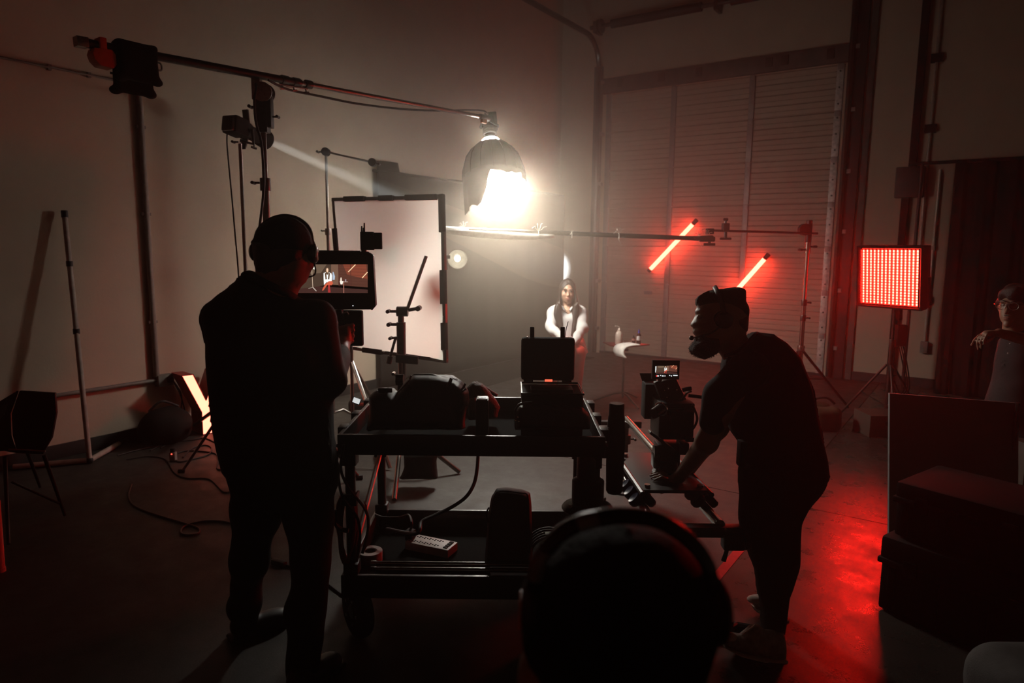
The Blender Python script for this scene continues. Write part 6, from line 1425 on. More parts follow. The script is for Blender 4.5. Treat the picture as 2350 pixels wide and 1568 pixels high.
MB().tube(bez([fc - Z * 0.155 - F0 * 0.03 + R0 * x for x in (-0.04,)] + [at(1302, 713, WD - 0.10)] + [fc - Z * 0.155 - F0 * 0.03 + R0 * 0.04]), 0.0018, 5).build('necklace', mat('gold', (0.7, 0.45, 0.15), 0.25, 1.0), wo)
stl = thing('bar_stool', 'small round stool under the seated woman', 'stool', wbase)
q = Vector((hip.x, hip.y, 0))
MB().lathe([(0.0, 0.50), (0.16, 0.50), (0.175, 0.515), (0.175, 0.545), (0.16, 0.56), (0.0, 0.56)], q, Z, 28).build('seat', BLACKM, stl)
for k in range(4):
    a_ = 0.6 + k * 1.571; d_ = R0 * math.cos(a_) + F0 * math.sin(a_); MB().cyl(q + d_ * 0.10 + Z * 0.50, q + d_ * 0.20 + Z * 0.012, 0.012, n=10).build('leg', BLACK, stl)
MB().tube([q + (R0 * math.cos(w) + F0 * math.sin(w)) * 0.172 + Z * 0.2 for w in np.linspace(0, 6.283, 33)], 0.008, 6, caps=False).build('foot_ring', BLACK, stl)

# ---------------------------------------------------------------- man with glasses at the right edge
GD = 4.25
gb = C(U(2370, GD), vv(GD, 0), 0)
gm = thing('person', 'man with round glasses at the right edge resting his chin on his arm', 'person', gb)
hc3 = at(2328, 703, GD); gf = (-R0 * 0.82 - F0 * 0.57).normalized(); gs = Z.cross(gf).normalized()   # facing direction
S = Solid(0.02); GX = (gs, gf, Z)
S.ell(hc3, (0.076, 0.095, 0.115), GX); S.ell(hc3 + gf * 0.04 - Z * 0.06, (0.055, 0.055, 0.062), GX); S.ell(hc3 + gf * 0.08 - Z * 0.112, (0.022, 0.02, 0.02), GX)
S.cap(hc3 + gf * 0.093 + Z * 0.005, hc3 + gf * 0.116 - Z * 0.036, 0.008, 0.013, k=0.012)
for s in (-1, 1):
    S.ell(hc3 + gs * s * 0.030 + gf * 0.098 + Z * 0.008, (0.017, 0.017, 0.012), GX, k=0.01, op='-'); S.ell(hc3 + gs * s * 0.03 + gf * 0.085 + Z * 0.03, (0.026, 0.014, 0.009), GX, k=0.012)
    S.ell(hc3 + gs * s * 0.077 - Z * 0.01, (0.012, 0.022, 0.032), GX, k=0.01)
S.ell(hc3 + gf * 0.096 - Z * 0.066, (0.024, 0.01, 0.007), GX, k=0.006); S.ell(hc3 + gf * 0.094 - Z * 0.078, (0.02, 0.01, 0.007), GX, k=0.006)
S.cap(hc3 - Z * 0.09 - gf * 0.01, hc3 - Z * 0.2 - gf * 0.03, 0.055, 0.06)
S.chain([at(2365, 830, GD + 0.02), at(2368, 900, GD + 0.02), C(U(2370, GD), vv(GD, 0.7), 0.66)], [0.10, 0.11, 0.12]); S.cap(at(2345, 805, GD), at(2425, 800, GD + 0.08), 0.05)
wri = at(2292, 764, GD - 0.22); elb = at(2400, 792, GD - 0.30)
S.chain([at(2425, 790, GD + 0.08), elb, wri], [0.055, 0.042, 0.026], k=0.02)
S.ell(at(2274, 765, GD - 0.22), (0.048, 0.03, 0.019), ((R0 * 0.95 + Z * 0.2).normalized(), F0, Z), k=0.012)
for (kx, ky), mids, o_ in (((2256, 766), ((2246, 771), (2236, 780), (2229, 793)), 0.03), ((2259, 766), ((2250, 772), (2243, 785), (2244, 803)), 0.01), ((2262, 766), ((2256, 773), (2250, 785), (2252, 800)), -0.01), ((2266, 767), ((2262, 775), (2258, 782), (2258, 790)), -0.03)):
    finger(S, [at(kx, ky, GD - 0.22 + o_)] + [at(x, y, GD - 0.22 + o_) for x, y in mids], 0.0092)
finger(S, [at(2284, 768, GD - 0.24), at(2276, 778, GD - 0.26), at(2268, 784, GD - 0.26)], 0.0105)
knee = C(U(2300, GD - 0.45), vv(GD - 0.45, 0.5), 0.53)
S.chain([C(U(2370, GD), vv(GD, 0.66), 0.62), C(U(2345, GD + 0.05), vv(GD + 0.05, 0.3), 0.34), C(U(2350, GD + 0.1), vv(GD + 0.1, 0.05), 0.08)], [0.09, 0.06, 0.045])
S.chain([C(U(2400, GD), vv(GD, 0.66), 0.62), C(U(2415, GD + 0.05), vv(GD + 0.05, 0.3), 0.34), C(U(2420, GD + 0.1), vv(GD + 0.1, 0.05), 0.08)], [0.09, 0.06, 0.045])
S.build('body', SKIND, gm, vox=0.007)
for s in (-1, 1): MB().ball(hc3 + gs * s * 0.030 + gf * 0.078 + Z * 0.008, 0.0105, 10).build('eye', mat('woman_eye', (0.5, 0.45, 0.4), 0.2), gm)
S = Solid(0.02).ell(hc3 + Z * 0.035 - gf * 0.02, (0.090, 0.105, 0.105), GX).ell(hc3 + gf * 0.065 + Z * 0.080, (0.07, 0.045, 0.040), GX); S.ell(hc3 + gf * 0.085 - Z * 0.055, (0.075, 0.085, 0.105), GX, k=0.015, op='-'); S.half(hc3 - Z * 0.07, -Z, k=0.02)
S.wrinkle(0.009, 62, seed=51); S.build('hair', HAIRB, gm, vox=0.006)
MB().ball(hc3 + gf * 0.101 - Z * 0.054, (0.018, 0.006, 0.0035), 10, GX).build('moustache', HAIRB, gm)
for z_ in (-0.066, -0.076): MB().ball(hc3 + gf * 0.100 + Z * z_, (0.018, 0.006, 0.0045), 10, GX).build('lip', LIP, gm)
for s in (-1, 1): MB().tube(bez([hc3 + gs * s * x_ + gf * y_ + Z * z_ for x_, y_, z_ in ((0.012, 0.101, 0.030), (0.032, 0.098, 0.036), (0.052, 0.080, 0.030))]), 0.0035, 5).build('eyebrow', HAIRB, gm)
SHIRTD = mat('dark_teal_shirt', (0.008, 0.0105, 0.011), 0.85, bump=0.15, bscale=200)
S = Solid(0.04).puff([(2322, 760), (2304, 778), (2294, 825), (2288, 870), (2276, 915), (2270, 960), (2440, 960), (2450, 800), (2420, 765), (2370, 752)], GD + 0.02, 0.15, 0.13)
S.chain([at(2425, 790, GD + 0.08), at(2408, 795, GD - 0.22)], [0.075, 0.062]); S.wrinkle(0.005, 24, seed=52); s_ = S.build('shirt', SHIRTD, gm, vox=0.009)
for x, y in ((2318, 789), (2313, 811)): MB().ball(at(x, y, GD - 0.135), 0.005, 8).build('button', PLASTW, s_)
S = Solid(0.03).chain([C(U(2370, GD), vv(GD, 0.66), 0.64), C(U(2345, GD + 0.05), vv(GD + 0.05, 0.3), 0.34), C(U(2350, GD + 0.1), vv(GD + 0.1, 0.05), 0.08)], [0.12, 0.08, 0.06]).chain([C(U(2400, GD), vv(GD, 0.66), 0.64), C(U(2415, GD + 0.05), vv(GD + 0.05, 0.3), 0.34), C(U(2420, GD + 0.1), vv(GD + 0.1, 0.05), 0.08)], [0.12, 0.08, 0.06]); S.build('trousers', TROU, gm, vox=0.01, relax=4)
for x in (2350, 2420):
    q = C(U(x, GD + 0.1), vv(GD + 0.1, 0), 0); S = Solid(0.02).ell(q + Z * 0.05, (0.05, 0.06, 0.05), GX).ell(q + gf * 0.09 + Z * 0.035, (0.045, 0.11, 0.035), GX).half(q + Z * 0.003, -Z); S.build('shoe', SHOEB, gm, vox=0.008)
gl = thing('eyeglasses', 'round wire eyeglasses worn by the man at the right edge', 'glasses', hc3 + gf * 0.11)
WIRE = mat('glasses_wire', (0.5, 0.45, 0.4), 0.2, 0.9)
GLS = mat('lens_glass', (0.9, 0.9, 0.9), 0.02, trans=1.0, vary=0.0)
for s in (-1, 1):
    c_ = hc3 + gs * s * 0.034 + gf * 0.112 + Z * 0.006; rim = [c_ + gs * (0.026 * math.cos(w)) + Z * (0.023 * math.sin(w)) for w in np.linspace(0, 6.283, 25)]
    r_ = MB().tube(rim, 0.0018, 6, caps=False).build('rim', WIRE, gl)
    MB().lathe([(0.0, 0.0005), (0.022, 0.0), (0.022, -0.001), (0.0, -0.0005)], c_, gf, 20).build('lens', GLS, r_)
    MB().tube([hc3 + gs * s * 0.060 + gf * 0.112 + Z * 0.012, hc3 + gs * s * 0.078 + gf * 0.09 + Z * 0.012, hc3 + gs * s * 0.084 + gf * 0.0 + Z * 0.008], 0.0018, 6).build('temple', WIRE, gl)
MB().tube(bez([hc3 + gs * -0.010 + gf * 0.113 + Z * 0.010, hc3 + gf * 0.118 + Z * 0.014, hc3 + gs * 0.010 + gf * 0.113 + Z * 0.010]), 0.0018, 6).build('bridge', WIRE, gl)
q = C(U(2385, GD + 0.06), vv(GD + 0.06, 0), 0)
stg = thing('apple_box_stack', 'tall dark wooden box the man with glasses sits on', 'box', q)
MB().box(q + Z * 0.26, (0.5, 0.34, 0.52), AX).build('box_body', mat('stained_box', (0.05, 0.035, 0.025), 0.7), stg, bevel=0.006)
MB().box(q + Z * 0.42 - F0 * 0.171, (0.13, 0.006, 0.04), AX).build('hand_hole', BLACKM, stg)

# ---------------------------------------------------------------- viewer in the foreground, seen from behind
ND = 0.86
nb = C(U(1425, ND), vv(ND, 0), 0)
nm = thing('person', 'dark head of a seated crew member out of focus in the foreground', 'person', nb)
nc = at(1425, 1390, ND)
S = Solid(0.03)
S.ell(nc - Z * 0.02, (0.080, 0.085, 0.090)); S.cap(nc - Z * 0.08, nc - Z * 0.20 - F0 * 0.02, 0.062, 0.066)
S.puff([(1205, 1490), (1190, 1530), (1185, 1570), (1200, 1620), (1300, 1640), (1500, 1640), (1620, 1600), (1600, 1480), (1420, 1440), (1260, 1440)], ND + 0.02, 0.07, 0.05)
hz_ = nc.z
S.chain([nc - Z * 0.24 - F0 * 0.02, C(U(1425, ND), vv(ND, .9) - 0.03, hz_ - 0.50), C(U(1425, ND), vv(ND, .9), hz_ - 0.68)], [0.11, 0.13, 0.14])
S.cap(nc - Z * 0.27 - R0 * 0.16 - F0 * 0.02, nc - Z * 0.27 + R0 * 0.16 - F0 * 0.02, 0.065)
hp = nc.copy(); hp.z = hz_ - 0.70
for s in (-1, 1):
    kn_ = hp + R0 * s * 0.16 + F0 * 0.42; S.chain([hp + R0 * s * 0.09, kn_, Vector((kn_.x, kn_.y, 0.09))], [0.085, 0.06, 0.045])
    el_ = nc - Z * 0.54 + R0 * s * 0.23 + F0 * 0.04; wr3 = kn_ + Z * 0.10 - F0 * 0.08; S.chain([nc - Z * 0.27 + R0 * s * 0.17 - F0 * 0.02, el_, wr3], [0.055, 0.042, 0.028])
    for i in range(4): k0 = wr3 + F0 * 0.05 + R0 * 0.018 * (i - 1.5); finger(S, [k0, k0 + F0 * 0.03, k0 + F0 * 0.05 - Z * 0.01, k0 + F0 * 0.065 - Z * 0.025], 0.0088)
    S.ell(wr3 + F0 * 0.035, (0.036, 0.045, 0.02), k=0.012); finger(S, [wr3 + F0 * 0.02 - R0 * s * 0.03, wr3 + F0 * 0.05 - R0 * s * 0.045, wr3 + F0 * 0.075 - R0 * s * 0.045], 0.010)
S.build('body', SKIND, nm, vox=0.0085)
HAIRN = mat('black_hair_mass', (0.006, 0.0055, 0.005), 0.8, scale=60, bump=0.3, bscale=150, spec=0.15)
S = Solid(0.02).puff([(1200, 1378), (1198, 1440), (1206, 1500), (1240, 1560), (1330, 1610), (1500, 1615), (1600, 1570), (1625, 1490), (1640, 1429), (1647, 1378), (1644, 1351), (1627, 1310), (1593, 1269), (1541, 1225), (1490, 1205), (1433, 1196), (1371, 1205), (1313, 1228), (1255, 1275), (1218, 1318)], ND, 0.125, 0.10).wrinkle(0.0015, 60, seed=61)
S.build('hair', HAIRN, nm, vox=0.007)
S = Solid(0.04).chain([nc - Z * 0.23 - F0 * 0.02, C(U(1425, ND), vv(ND, .9) - 0.03, hz_ - 0.50), C(U(1425, ND), vv(ND, .9), hz_ - 0.70)], [0.12, 0.155, 0.165]).cap(nc - Z * 0.275 - R0 * 0.15 - F0 * 0.02, nc - Z * 0.275 + R0 * 0.15 - F0 * 0.02, 0.08)
for s in (-1, 1): S.chain([nc - Z * 0.27 + R0 * s * 0.17 - F0 * 0.02, nc - Z * 0.54 + R0 * s * 0.23 + F0 * 0.04], [0.075, 0.06])
S.wrinkle(0.004, 24, seed=62); S.build('shirt', TEE, nm, vox=0.01)
S = Solid(0.04)
for s in (-1, 1): kn_ = hp + R0 * s * 0.16 + F0 * 0.42; S.chain([hp + R0 * s * 0.09, kn_, Vector((kn_.x, kn_.y, 0.09))], [0.11, 0.08, 0.06])
S.build('trousers', TROU, nm, vox=0.011, relax=4)
for s in (-1, 1):
    q = hp + R0 * s * 0.16 + F0 * 0.42; q.z = 0; S = Solid(0.02).ell(q + Z * 0.05, (0.05, 0.06, 0.05)).ell(q + F0 * 0.09 + Z * 0.035, (0.045, 0.11, 0.035)).half(q + Z * 0.003, -Z); S.build('shoe', SHOEB, nm, vox=0.008)
GREYP = mat('grey_headset_plastic', (0.20, 0.20, 0.21), 0.25)
h4 = headset('grey headset on the dark foreground head, out of focus', [(at(1232, 1400, ND - 0.02), -R0, 0.042), (at(1632, 1400, ND - 0.02), R0, 0.042)],
        [at(1232, 1380, ND - 0.04), at(1228, 1320, ND - 0.05), at(1252, 1262, ND - 0.05), at(1300, 1215, ND - 0.05), at(1360, 1192, ND - 0.05), at(1430, 1184, ND - 0.05), at(1510, 1195, ND - 0.05), at(1580, 1240, ND - 0.05), at(1625, 1300, ND - 0.05), at(1640, 1380, ND - 0.04)],
        [at(1222, 1420, ND + 0.0), at(1205, 1450, ND + 0.06), at(1215, 1480, ND + 0.10)], mats=(BLACKG, BLACK))
MB().tube(bez([at(1228, 1330, ND - 0.052), at(1236, 1292, ND - 0.055), at(1250, 1266, ND - 0.055)]), 0.0095, 8).build('band_slider', GREYP, h4)
MB().tube(bez([at(1328, 1206, ND - 0.055), at(1350, 1198, ND - 0.056), at(1372, 1193, ND - 0.055)]), 0.009, 8).build('band_slider', GREYP, h4)
MB().box(at(1205, 1400, ND - 0.01), (0.014, 0.03, 0.04), AX).build('orange_talk_button', ORANGE, h4, bevel=0.004)
q = hp.copy(); q.z = 0
stn = thing('folding_stool', 'low black stool under the foreground crew member', 'stool', q)
MB().box(q + Z * (hp.z - 0.13), (0.36, 0.32, 0.04), AX).build('seat', CLOTHB, stn, bevel=0.01)
for a_ in (-1, 1):
    for b_ in (-1, 1): MB().cyl(q + R0 * a_ * 0.15 + F0 * b_ * 0.13 + Z * (hp.z - 0.15), q + R0 * a_ * 0.18 + F0 * b_ * 0.15 + Z * 0.01, 0.012, n=8).build('leg', BLACK, stn)
# ================================================================== table on set, floor things, right-hand corner
zt = at(1440, 796, 7.3).z
tq = Vector((at(1432, 800, 7.3).x, at(1432, 800, 7.3).y, 0))
tbl = thing('side_table', 'small red-edged table on a single stand leg beside the woman', 'table', tq)
TOPM = mat('dark_red_top', (0.22, 0.035, 0.03), 0.4)
tc0 = at(1440, 793, 7.3)
MB().prism([at(1384, 787, 7.45), at(1400, 795, 7.2), at(1432, 799, 7.1), at(1491, 793, 7.3), at(1470, 790, 7.5)], Z * 0.012).build('table_top', TOPM, tbl, bevel=0.003)
MB().cyl(tq + Z * 0.06, tq + Z * (zt - 0.03), 0.013, n=12).build('pole', STEEL, tbl)
MB().box(tq + Z * (zt - 0.03), (0.09, 0.06, 0.03), AX).build('top_bracket', BLACK, tbl, bevel=0.004)
for a_ in (0.9, 3.0, 5.1): d_ = R0 * math.cos(a_) + F0 * math.sin(a_); MB().tube([tq + Z * 0.12, tq + d_ * 0.1 + Z * 0.10, tq + d_ * 0.32 + Z * 0.012], 0.011, 8).build('leg', STEEL, tbl)
zt2 = tc0.z + 0.012
sq = thing('squeeze_bottle', 'pale squeeze bottle with bent nozzle on the side table', 'bottle', at(1420, 792, 7.3))
q = at(1420, 792, 7.3)
PALE = mat('translucent_pale_plastic', (0.75, 0.62, 0.52), 0.4)
MB().lathe([(0.0, 0.0), (0.036, 0.0), (0.039, 0.006), (0.039, 0.115), (0.034, 0.135), (0.016, 0.15), (0.014, 0.165)], q, Z, 24).build('bottle_body', PALE, sq)
MB().lathe([(0.017, 0.15), (0.017, 0.168), (0.008, 0.178), (0.006, 0.19)], q, Z, 16).build('cap', PALE, sq)
MB().tube(bez([q + Z * 0.185, q + Z * 0.20 - R0 * 0.008, q + Z * 0.205 - R0 * 0.03, q + Z * 0.203 - R0 * 0.05]), [0.005] * 24 + [0.003], 6).build('nozzle', PALE, sq)
bw2 = thing('small_bowl', 'shallow pale bowl between the bottles on the side table', 'bowl', at(1440, 788, 7.35))
MB().lathe([(0.0, 0.0), (0.03, 0.0), (0.044, 0.016), (0.046, 0.026), (0.043, 0.026), (0.028, 0.006), (0.0, 0.005)], at(1440, 788, 7.35), Z, 24).build('bowl', mat('bowl_glaze', (0.42, 0.33, 0.24), 0.3), bw2)
def vial(lab, px, py, d, r, h, body, cap_, lbl=None):
    t = thing('small_bottle', lab, 'bottle', at(px, py, d)); q = at(px, py, d)
    MB().lathe([(0.0, 0.0), (r * .95, 0.0), (r, 0.004), (r, h * .62), (r * .45, h * .74), (r * .42, h * .78)], q, Z, 20).build('bottle_body', body, t)
    MB().lathe([(r * .5, h * .76), (r * .5, h * .86), (r * .25, h * .95), (r * .2, h), (0, h)], q, Z, 16).build('cap', cap_, t)
    if lbl: MB().lathe([(r * 1.01, h * .28), (r * 1.01, h * .56)], q, Z, 20).build('label_band', lbl, t)
AMB = mat('dark_amber_glass', (0.02, 0.008, 0.006), 0.15)
vial('small dark vial beside the blue-capped bottle', 1454, 787, 7.35, 0.018, 0.085, AMB, BLACKM, mat('vial_label', (0.4, 0.2, 0.16), 0.7))
vial('dark bottle with blue cap and white label on the side table', 1465.5, 791, 7.25, 0.023, 0.165, AMB, mat('blue_cap', (0.03, 0.04, 0.32), 0.4), mat('white_label', (0.65, 0.62, 0.58), 0.7))
tw = thing('towel', 'white towel draped over the front edge of the side table', 'towel', at(1420, 815, 7.1))
vs = []; fs = []
prof = [(1446, 788.5), (1436, 789), (1428, 790), (1416, 793), (1409, 800), (1409, 810), (1414, 818)]
pr_ = bez([at(x, y, 7.16) for x, y in prof], 4)
for p in pr_:
    for k in range(5): vs.append(p + (R0 * 0.5 - F0 * 0.85 - Z * 0.02) * (0.042 * k) + Z * 0.008)
for i in range(len(pr_) - 1):
    for k in range(4): a = i * 5 + k; fs.append((a, a + 5, a + 6, a + 1))
MB().add(vs, fs).build('cloth', mat('towel_white', (0.78, 0.74, 0.68), 0.9, bump=0.4, bscale=200), tw, solid=0.012, smooth=80)

# ---- PVC pole frame at the left
PVC = mat('worn_pvc', (0.42, 0.34, 0.29), 0.5, vary=0.2, scale=20)
pc0 = onz(206, 1063); ptop = None
pv = thing('pipe_frame', 'pale plastic pipe pole standing on an angled floor foot at the left', 'pole', pc0)
dpt = (pc0 - CAM).dot(FW)
ptop = at(148, 490, dpt - 0.05)
MB().cyl(pc0 + Z * 0.03, ptop, 0.019, n=12).build('pole', PVC, pv)
MB().cyl(ptop - (ptop - pc0).normalized() * 0.03, ptop + (ptop - pc0).normalized() * 0.02, 0.023, n=12).build('end_cap', BLACK, pv)
for s in (0.53, 0.80): q = pc0.lerp(ptop, s); MB().cyl(q - Z * 0.02, q + Z * 0.02, 0.023, n=12).build('coupling', BLACK, pv)
for e in (onz(30, 1078), onz(262, 1021)): e = Vector((max(e.x, WX + 0.05), e.y, 0.022)); MB().cyl(pc0 + Z * 0.022, e, 0.021, n=12).build('floor_foot', PVC, pv)
MB().ball(pc0 + Z * 0.022, 0.027, 12).build('elbow', BLACK, pv)
pk = thing('pink_pole', 'pale pink pole cut off by the left picture edge', 'pole', onz(2, 1312))
q = onz(2, 1312); MB().cyl(q + Z * 0.0, at(-10, 1150, 3.42), 0.02, n=12).build('tube', mat('pink_paint', (0.55, 0.22, 0.19), 0.5), pk)
MB().cyl(q, q + Z * 0.02, 0.023, n=12).build('foot_cap', mat('pink_paint', (0.55, 0.22, 0.19), 0.5), pk)

# ---- moulded chair at the left edge
chd = 4.0
ch_ = thing('shell_chair', 'black moulded shell chair at the left edge', 'chair', onz(80, 1195))
CHM = mat('black_shell', (0.012, 0.011, 0.011), 0.55)
MB().prism([at(x, y, chd) for x, y in ((44, 897), (126, 902), (129, 948), (118, 1006), (100, 1036), (38, 1034), (28, 1000), (26, 950))], F0 * 0.018).build('backrest', CHM, ch_, bevel=0.006)
MB().prism([at(44, 897, chd), at(26, 950, chd), at(28, 1000, chd), at(38, 1034, chd), at(-60, 1040, chd + 0.30), at(-60, 960, chd + 0.30)], -R0 * 0.014).build('side_shell', CHM, ch_, bevel=0.005)
MB().prism([at(38, 1034, chd), at(100, 1036, chd), at(62, 1020, chd + 0.42), at(-50, 1020, chd + 0.42)], -Z * 0.018).build('seat', CHM, ch_, bevel=0.006)
MB().tube([at(20, 1032, chd), at(60, 1033, chd), at(104, 1036, chd)], 0.006, 6).build('seat_edge', STEEL, ch_)
for a_, b_ in (((101, 1045), (149, 1186)), ((11, 1050), (20, 1252)), ((60, 1030), (92, 1120)), ((-40, 1035), (-70, 1150))):
    e = onz(*b_); dp = (e - CAM).dot(FW); s_ = at(*a_, chd if a_[0] in (101, 11) else chd + 0.35); MB().cyl(s_, e + Z * 0.008, 0.012, 0.009, n=10).build('leg', BLACK, ch_)
MB().cyl(at(26, 1106, 3.95), at(136, 1156, 4.1), 0.007, n=8).build('stretcher', BLACK, ch_)

# ---- cables on the floor at the left
FC = mat('grey_floor_cable', (0.05, 0.043, 0.038), 0.55)
def cable(lab, pts, r=0.006, m_=RUBBER, lift=0.0):
    P = bez([onz(x, y, r) for x, y in pts], 6); c_ = thing('floor_cable', lab, 'cable', P[len(P) // 2]); MB().tube(P, r, 6).build('cable', m_, c_); return c_
c1 = cable('long pale cable looping across the dark floor at the left', [(302, 1112), (295, 1140), (310, 1162), (360, 1182), (420, 1200), (455, 1212), (455, 1224), (430, 1228), (415, 1222), (425, 1207), (470, 1196), (520, 1198), (545, 1212), (548, 1240)], 0.006, FC)
c2 = cable('dark cable running from the pipe foot to the letter sign', [(270, 1045), (330, 1030), (400, 1015), (440, 1010), (470, 1006), (492, 1015)], 0.006)
c3 = cable('tangled dark cable in front of the letter sign', [(420, 1050), (440, 1030), (470, 1022), (485, 1028), (480, 1042), (450, 1052), (410, 1060), (400, 1045), (430, 1035), (490, 1040), (500, 1055), (498, 1075), (510, 1078)], 0.006)
c4 = cable('thin cable crossing the floor beside the extension plug', [(290, 1055), (340, 1048), (380, 1055), (400, 1085), (430, 1098), (480, 1100), (515, 1130), (545, 1118)], 0.005)
c5 = cable('cable between the feet of the operator', [(600, 1270), (618, 1275), (632, 1290), (650, 1296), (672, 1302)], 0.007)
MB().box(onz(640, 1292, 0.015), (0.09, 0.03, 0.028), ((R0 + F0 * -0.5).normalized(), (F0 + R0 * 0.5).normalized(), Z)).build('inline_plug', RUBBER, c5, bevel=0.006)
c6 = cable('dark cable trailing from the left cart wheel', [(745, 1335), (765, 1350), (785, 1365), (800, 1372)], 0.006)
ex = thing('plug_adapter', 'small clear plug adapter with a red light on the floor', 'plug adapter', onz(398, 1058))
q = onz(398, 1058); MB().box(q + Z * 0.035, (0.045, 0.04, 0.07), AX).build('body', mat('clear_grey', (0.35, 0.3, 0.28), 0.3), ex, bevel=0.006)
MB().box(q + Z * 0.085, (0.03, 0.03, 0.03), AX).build('plug', BLACKM, ex, bevel=0.004); MB().ball(q + Z * 0.06 - F0 * 0.022, 0.006, 8).build('red_light', emit('plug_red', (1, 0.1, 0.06), 1.5), ex)
cg = thing('shadow_form', 'dark rounded form put for the shadow behind the letter sign', 'shadow form', onz(370, 1000))  # dark solid added in place of the shadow shapes on the wall
S = Solid(0.03).ell(Vector((WX + 0.24, 2.93, 0.13)), (0.17, 0.22, 0.17), (X, Y, Z)).half((0, 0, 0.004), -Z).wrinkle(0.006, 24, seed=71); S.build('bag_body', CLOTHB, cg, vox=0.012)
MB().tube(bez([Vector((WX + 0.2, 2.82, 0.28)), Vector((WX + 0.26, 2.9, 0.36)), Vector((WX + 0.24, 3.05, 0.29))]), 0.01, 8).build('carry_strap', NYLON, cg)

# ---- right-hand corner: foam board, stacked cases, pouf, sandbag, tape
fbL, fbR = at(2042, 903, 3.95), at(2338, 926, 3.72)
fb = thing('foam_board', 'plain grey-white foam board propped behind the stacked cases', 'board', (fbL + fbR) / 2 - Z * 0.8)
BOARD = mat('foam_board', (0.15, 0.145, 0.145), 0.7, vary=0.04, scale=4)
bl, br = fbL.copy(), fbR.copy(); bl.z = 0.004; br.z = 0.004; off = F0 * -0.12
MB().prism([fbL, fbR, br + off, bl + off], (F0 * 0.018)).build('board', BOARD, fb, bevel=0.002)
MB().cyl(at(2337, 925, 3.70), Vector((at(2337, 925, 3.70).x, at(2337, 925, 3.70).y, 0.01)), 0.012, n=8).build('support_pole', DARKSTEEL, fb)
cA = onz(2012, 1397); cB = onz(2204, 1478); e1 = (cB - cA); e1.z = 0; e1.normalize(); e2 = Z.cross(e1)
if e2.dot(F0) < 0: e2 = -e2
CASE = mat('black_case_plastic', (0.005, 0.005, 0.005), 0.75, scale=40, bump=0.05, spec=0.2)
def hardcase(lab, c0, ln, dp, z0, h_):
    o = c0 + e1 * ln / 2 + e2 * dp / 2; t = thing('hard_case', lab, 'case', Vector((o.x, o.y, z0)), 'stacked hard equipment cases')
    b_ = MB().box(Vector((o.x, o.y, z0 + h_ * 0.33)), (ln, dp, h_ * 0.64), (e1, e2, Z)).build('case_body', CASE, t, bevel=0.018)
    l_ = MB().box(Vector((o.x, o.y, z0 + h_ * 0.84)), (ln + 0.012, dp + 0.012, h_ * 0.30), (e1, e2, Z)).build('case_lid', CASE, t, bevel=0.018)
    MB().box(Vector((o.x, o.y, z0 + h_ * 0.67)), (ln + 0.026, dp + 0.026, 0.028), (e1, e2, Z)).build('rim', CASE, b_, bevel=0.008)
    for s in (-0.3, 0.3):
        MB().box(Vector((o.x, o.y, z0 + h_ * 0.68)) + e1 * ln * s - e2 * (dp / 2 + 0.016), (0.06, 0.018, 0.07), (e1, e2, Z)).build('latch', BLACKG, l_, bevel=0.006)
    for s in (-0.42, -0.14, 0.14, 0.42): MB().box(Vector((o.x, o.y, z0 + h_ * 0.33)) + e1 * ln * s - e2 * (dp / 2 + 0.004), (0.03, 0.014, h_ * 0.58), (e1, e2, Z)).build('moulded_rib', CASE, b_, bevel=0.004)
    MB().tube([Vector((o.x, o.y, z0 + h_ * 0.5)) - e1 * (ln / 2 + a_) + e2 * b2 for a_, b2 in ((0.0, -0.09), (0.035, -0.08), (0.035, 0.08), (0.0, 0.09))], 0.011, 8).build('side_handle', RUBBER, b_)
zlow = 0.36
hardcase('lower and larger black hard case in the stack at the right', cA, 0.66, 0.48, 0.004, zlow)
hardcase('upper black hard case stacked in front of the foam board', cA + e1 * 0.03 + e2 * 0.03, 0.56, 0.42, zlow + 0.004, 0.26)
pf = thing('pouf', 'grey rounded padded seat cut off by the lower right corner', 'seat', onz(2400, 1580))
q = C(U(2405, 2.35), vv(2.35, 0), 0)
S = Solid(0.05).rbox(q + Z * 0.14, (0.42, 0.42, 0.27), 0.12).half((0, 0, 0.004), -Z); S.build('cushion', mat('grey_upholstery', (0.06, 0.057, 0.054), 0.85, bump=0.2, bscale=200), pf, vox=0.012)
MB().ball(q + Z * 0.268, (0.02, 0.02, 0.008), 10).build('tuft_button', mat('grey_piping', (0.03, 0.03, 0.03), 0.8), pf)
s5 = thing('sandbag', 'brown sandbag on the floor behind the bearded man', 'sandbag', onz(1893, 988))
q = onz(1893, 988); S = Solid(0.02)
for s in (-1, 1): S.rbox(q + F0 * (0.12 + 0.11 * s) + Z * 0.11, (0.28, 0.16, 0.22), 0.06)
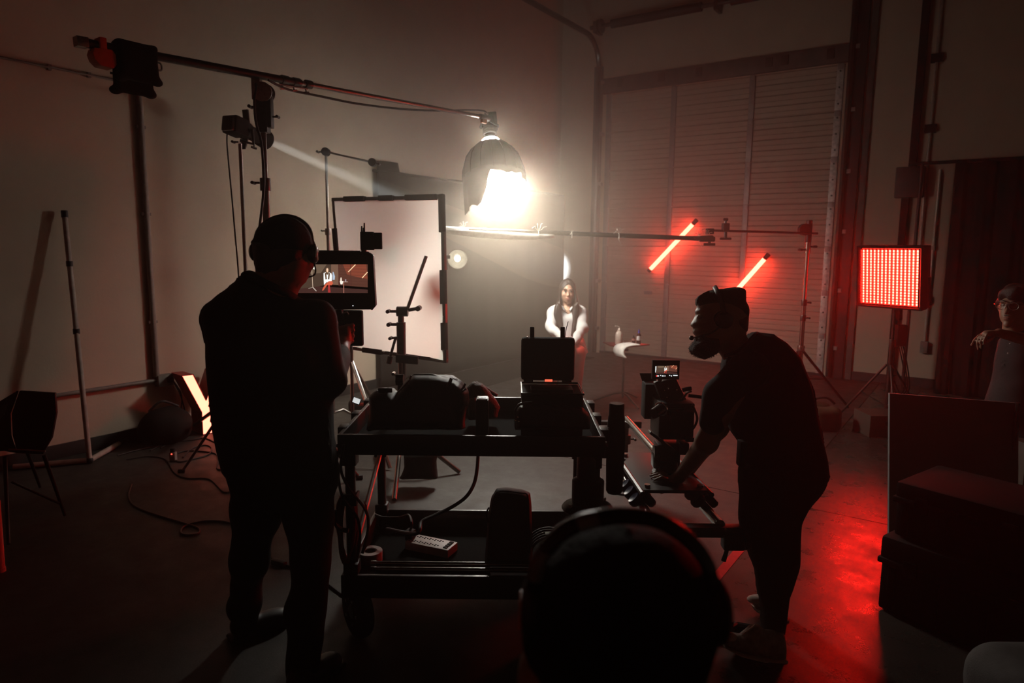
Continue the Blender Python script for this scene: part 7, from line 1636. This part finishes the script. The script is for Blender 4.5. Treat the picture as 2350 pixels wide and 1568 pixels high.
S.wrinkle(0.006, 24, seed=72); S.build('bag_body', mat('brown_canvas', (0.05, 0.034, 0.014), 0.9), s5, vox=0.012)
MB().tube(bez([q + R0 * -0.12 + Z * 0.23 + F0 * 0.1, q + R0 * -0.05 + Z * 0.28 + F0 * 0.1, q + R0 * 0.05 + Z * 0.285 + F0 * 0.1, q + R0 * 0.12 + Z * 0.23 + F0 * 0.1]), 0.011, 8).build('carry_strap', NYLON, s5)
wb = thing('wooden_box', 'low dark wooden box on the floor left of the foam board', 'box', onz(2005, 985))
q = onz(2005, 985) - F0 * 0.35; MB().box(q + Z * 0.10 + F0 * 0.2, (0.4, 0.3, 0.2), AX).build('box_body', mat('stained_box', (0.05, 0.035, 0.025), 0.7), wb, bevel=0.006); MB().box(q + Z * 0.13 + F0 * 0.049, (0.12, 0.004, 0.035), AX).build('hand_hole', BLACKM, wb)
ta = thing('floor_tape', 'straight strip of red tape stuck on the floor by the slider', 'tape', (-1.0, 3.4, 0.0))
MB().box((-1.0, 3.40, 0.0012), (0.05, 1.0, 0.0016)).build('strip', mat('red_tape', (0.55, 0.02, 0.025), 0.35), ta)
MB().box((-1.0, 3.905, 0.0016), (0.052, 0.02, 0.0022)).build('torn_end', mat('red_tape', (0.55, 0.02, 0.025), 0.35), ta)
bs = thing('floor_stand', 'low black floor stand base beside the sneakers', 'stand base', onz(1660, 1440))
MB().tube([onz(1600, 1425) + Z * 0.012, onz(1740, 1448) + Z * 0.012], 0.014, 8).build('long_foot', BLACK, bs)
MB().tube([onz(1690, 1440) + Z * 0.012, onz(1640, 1475) + Z * 0.012], 0.014, 8).build('cross_foot', BLACK, bs)
MB().cyl(onz(1672, 1446) + Z * 0.005, onz(1672, 1446) + Z * 0.045, 0.02, n=10).build('socket', DARKSTEEL, bs)

for n_, m_ in MATS.items():
    if n_.startswith(('px_', 'screen', 'status', 'phone', 'pled', 'rec_red', 'red_status', 'plug_red', 'spot_lens')): m_.cycles.emission_sampling = 'NONE'
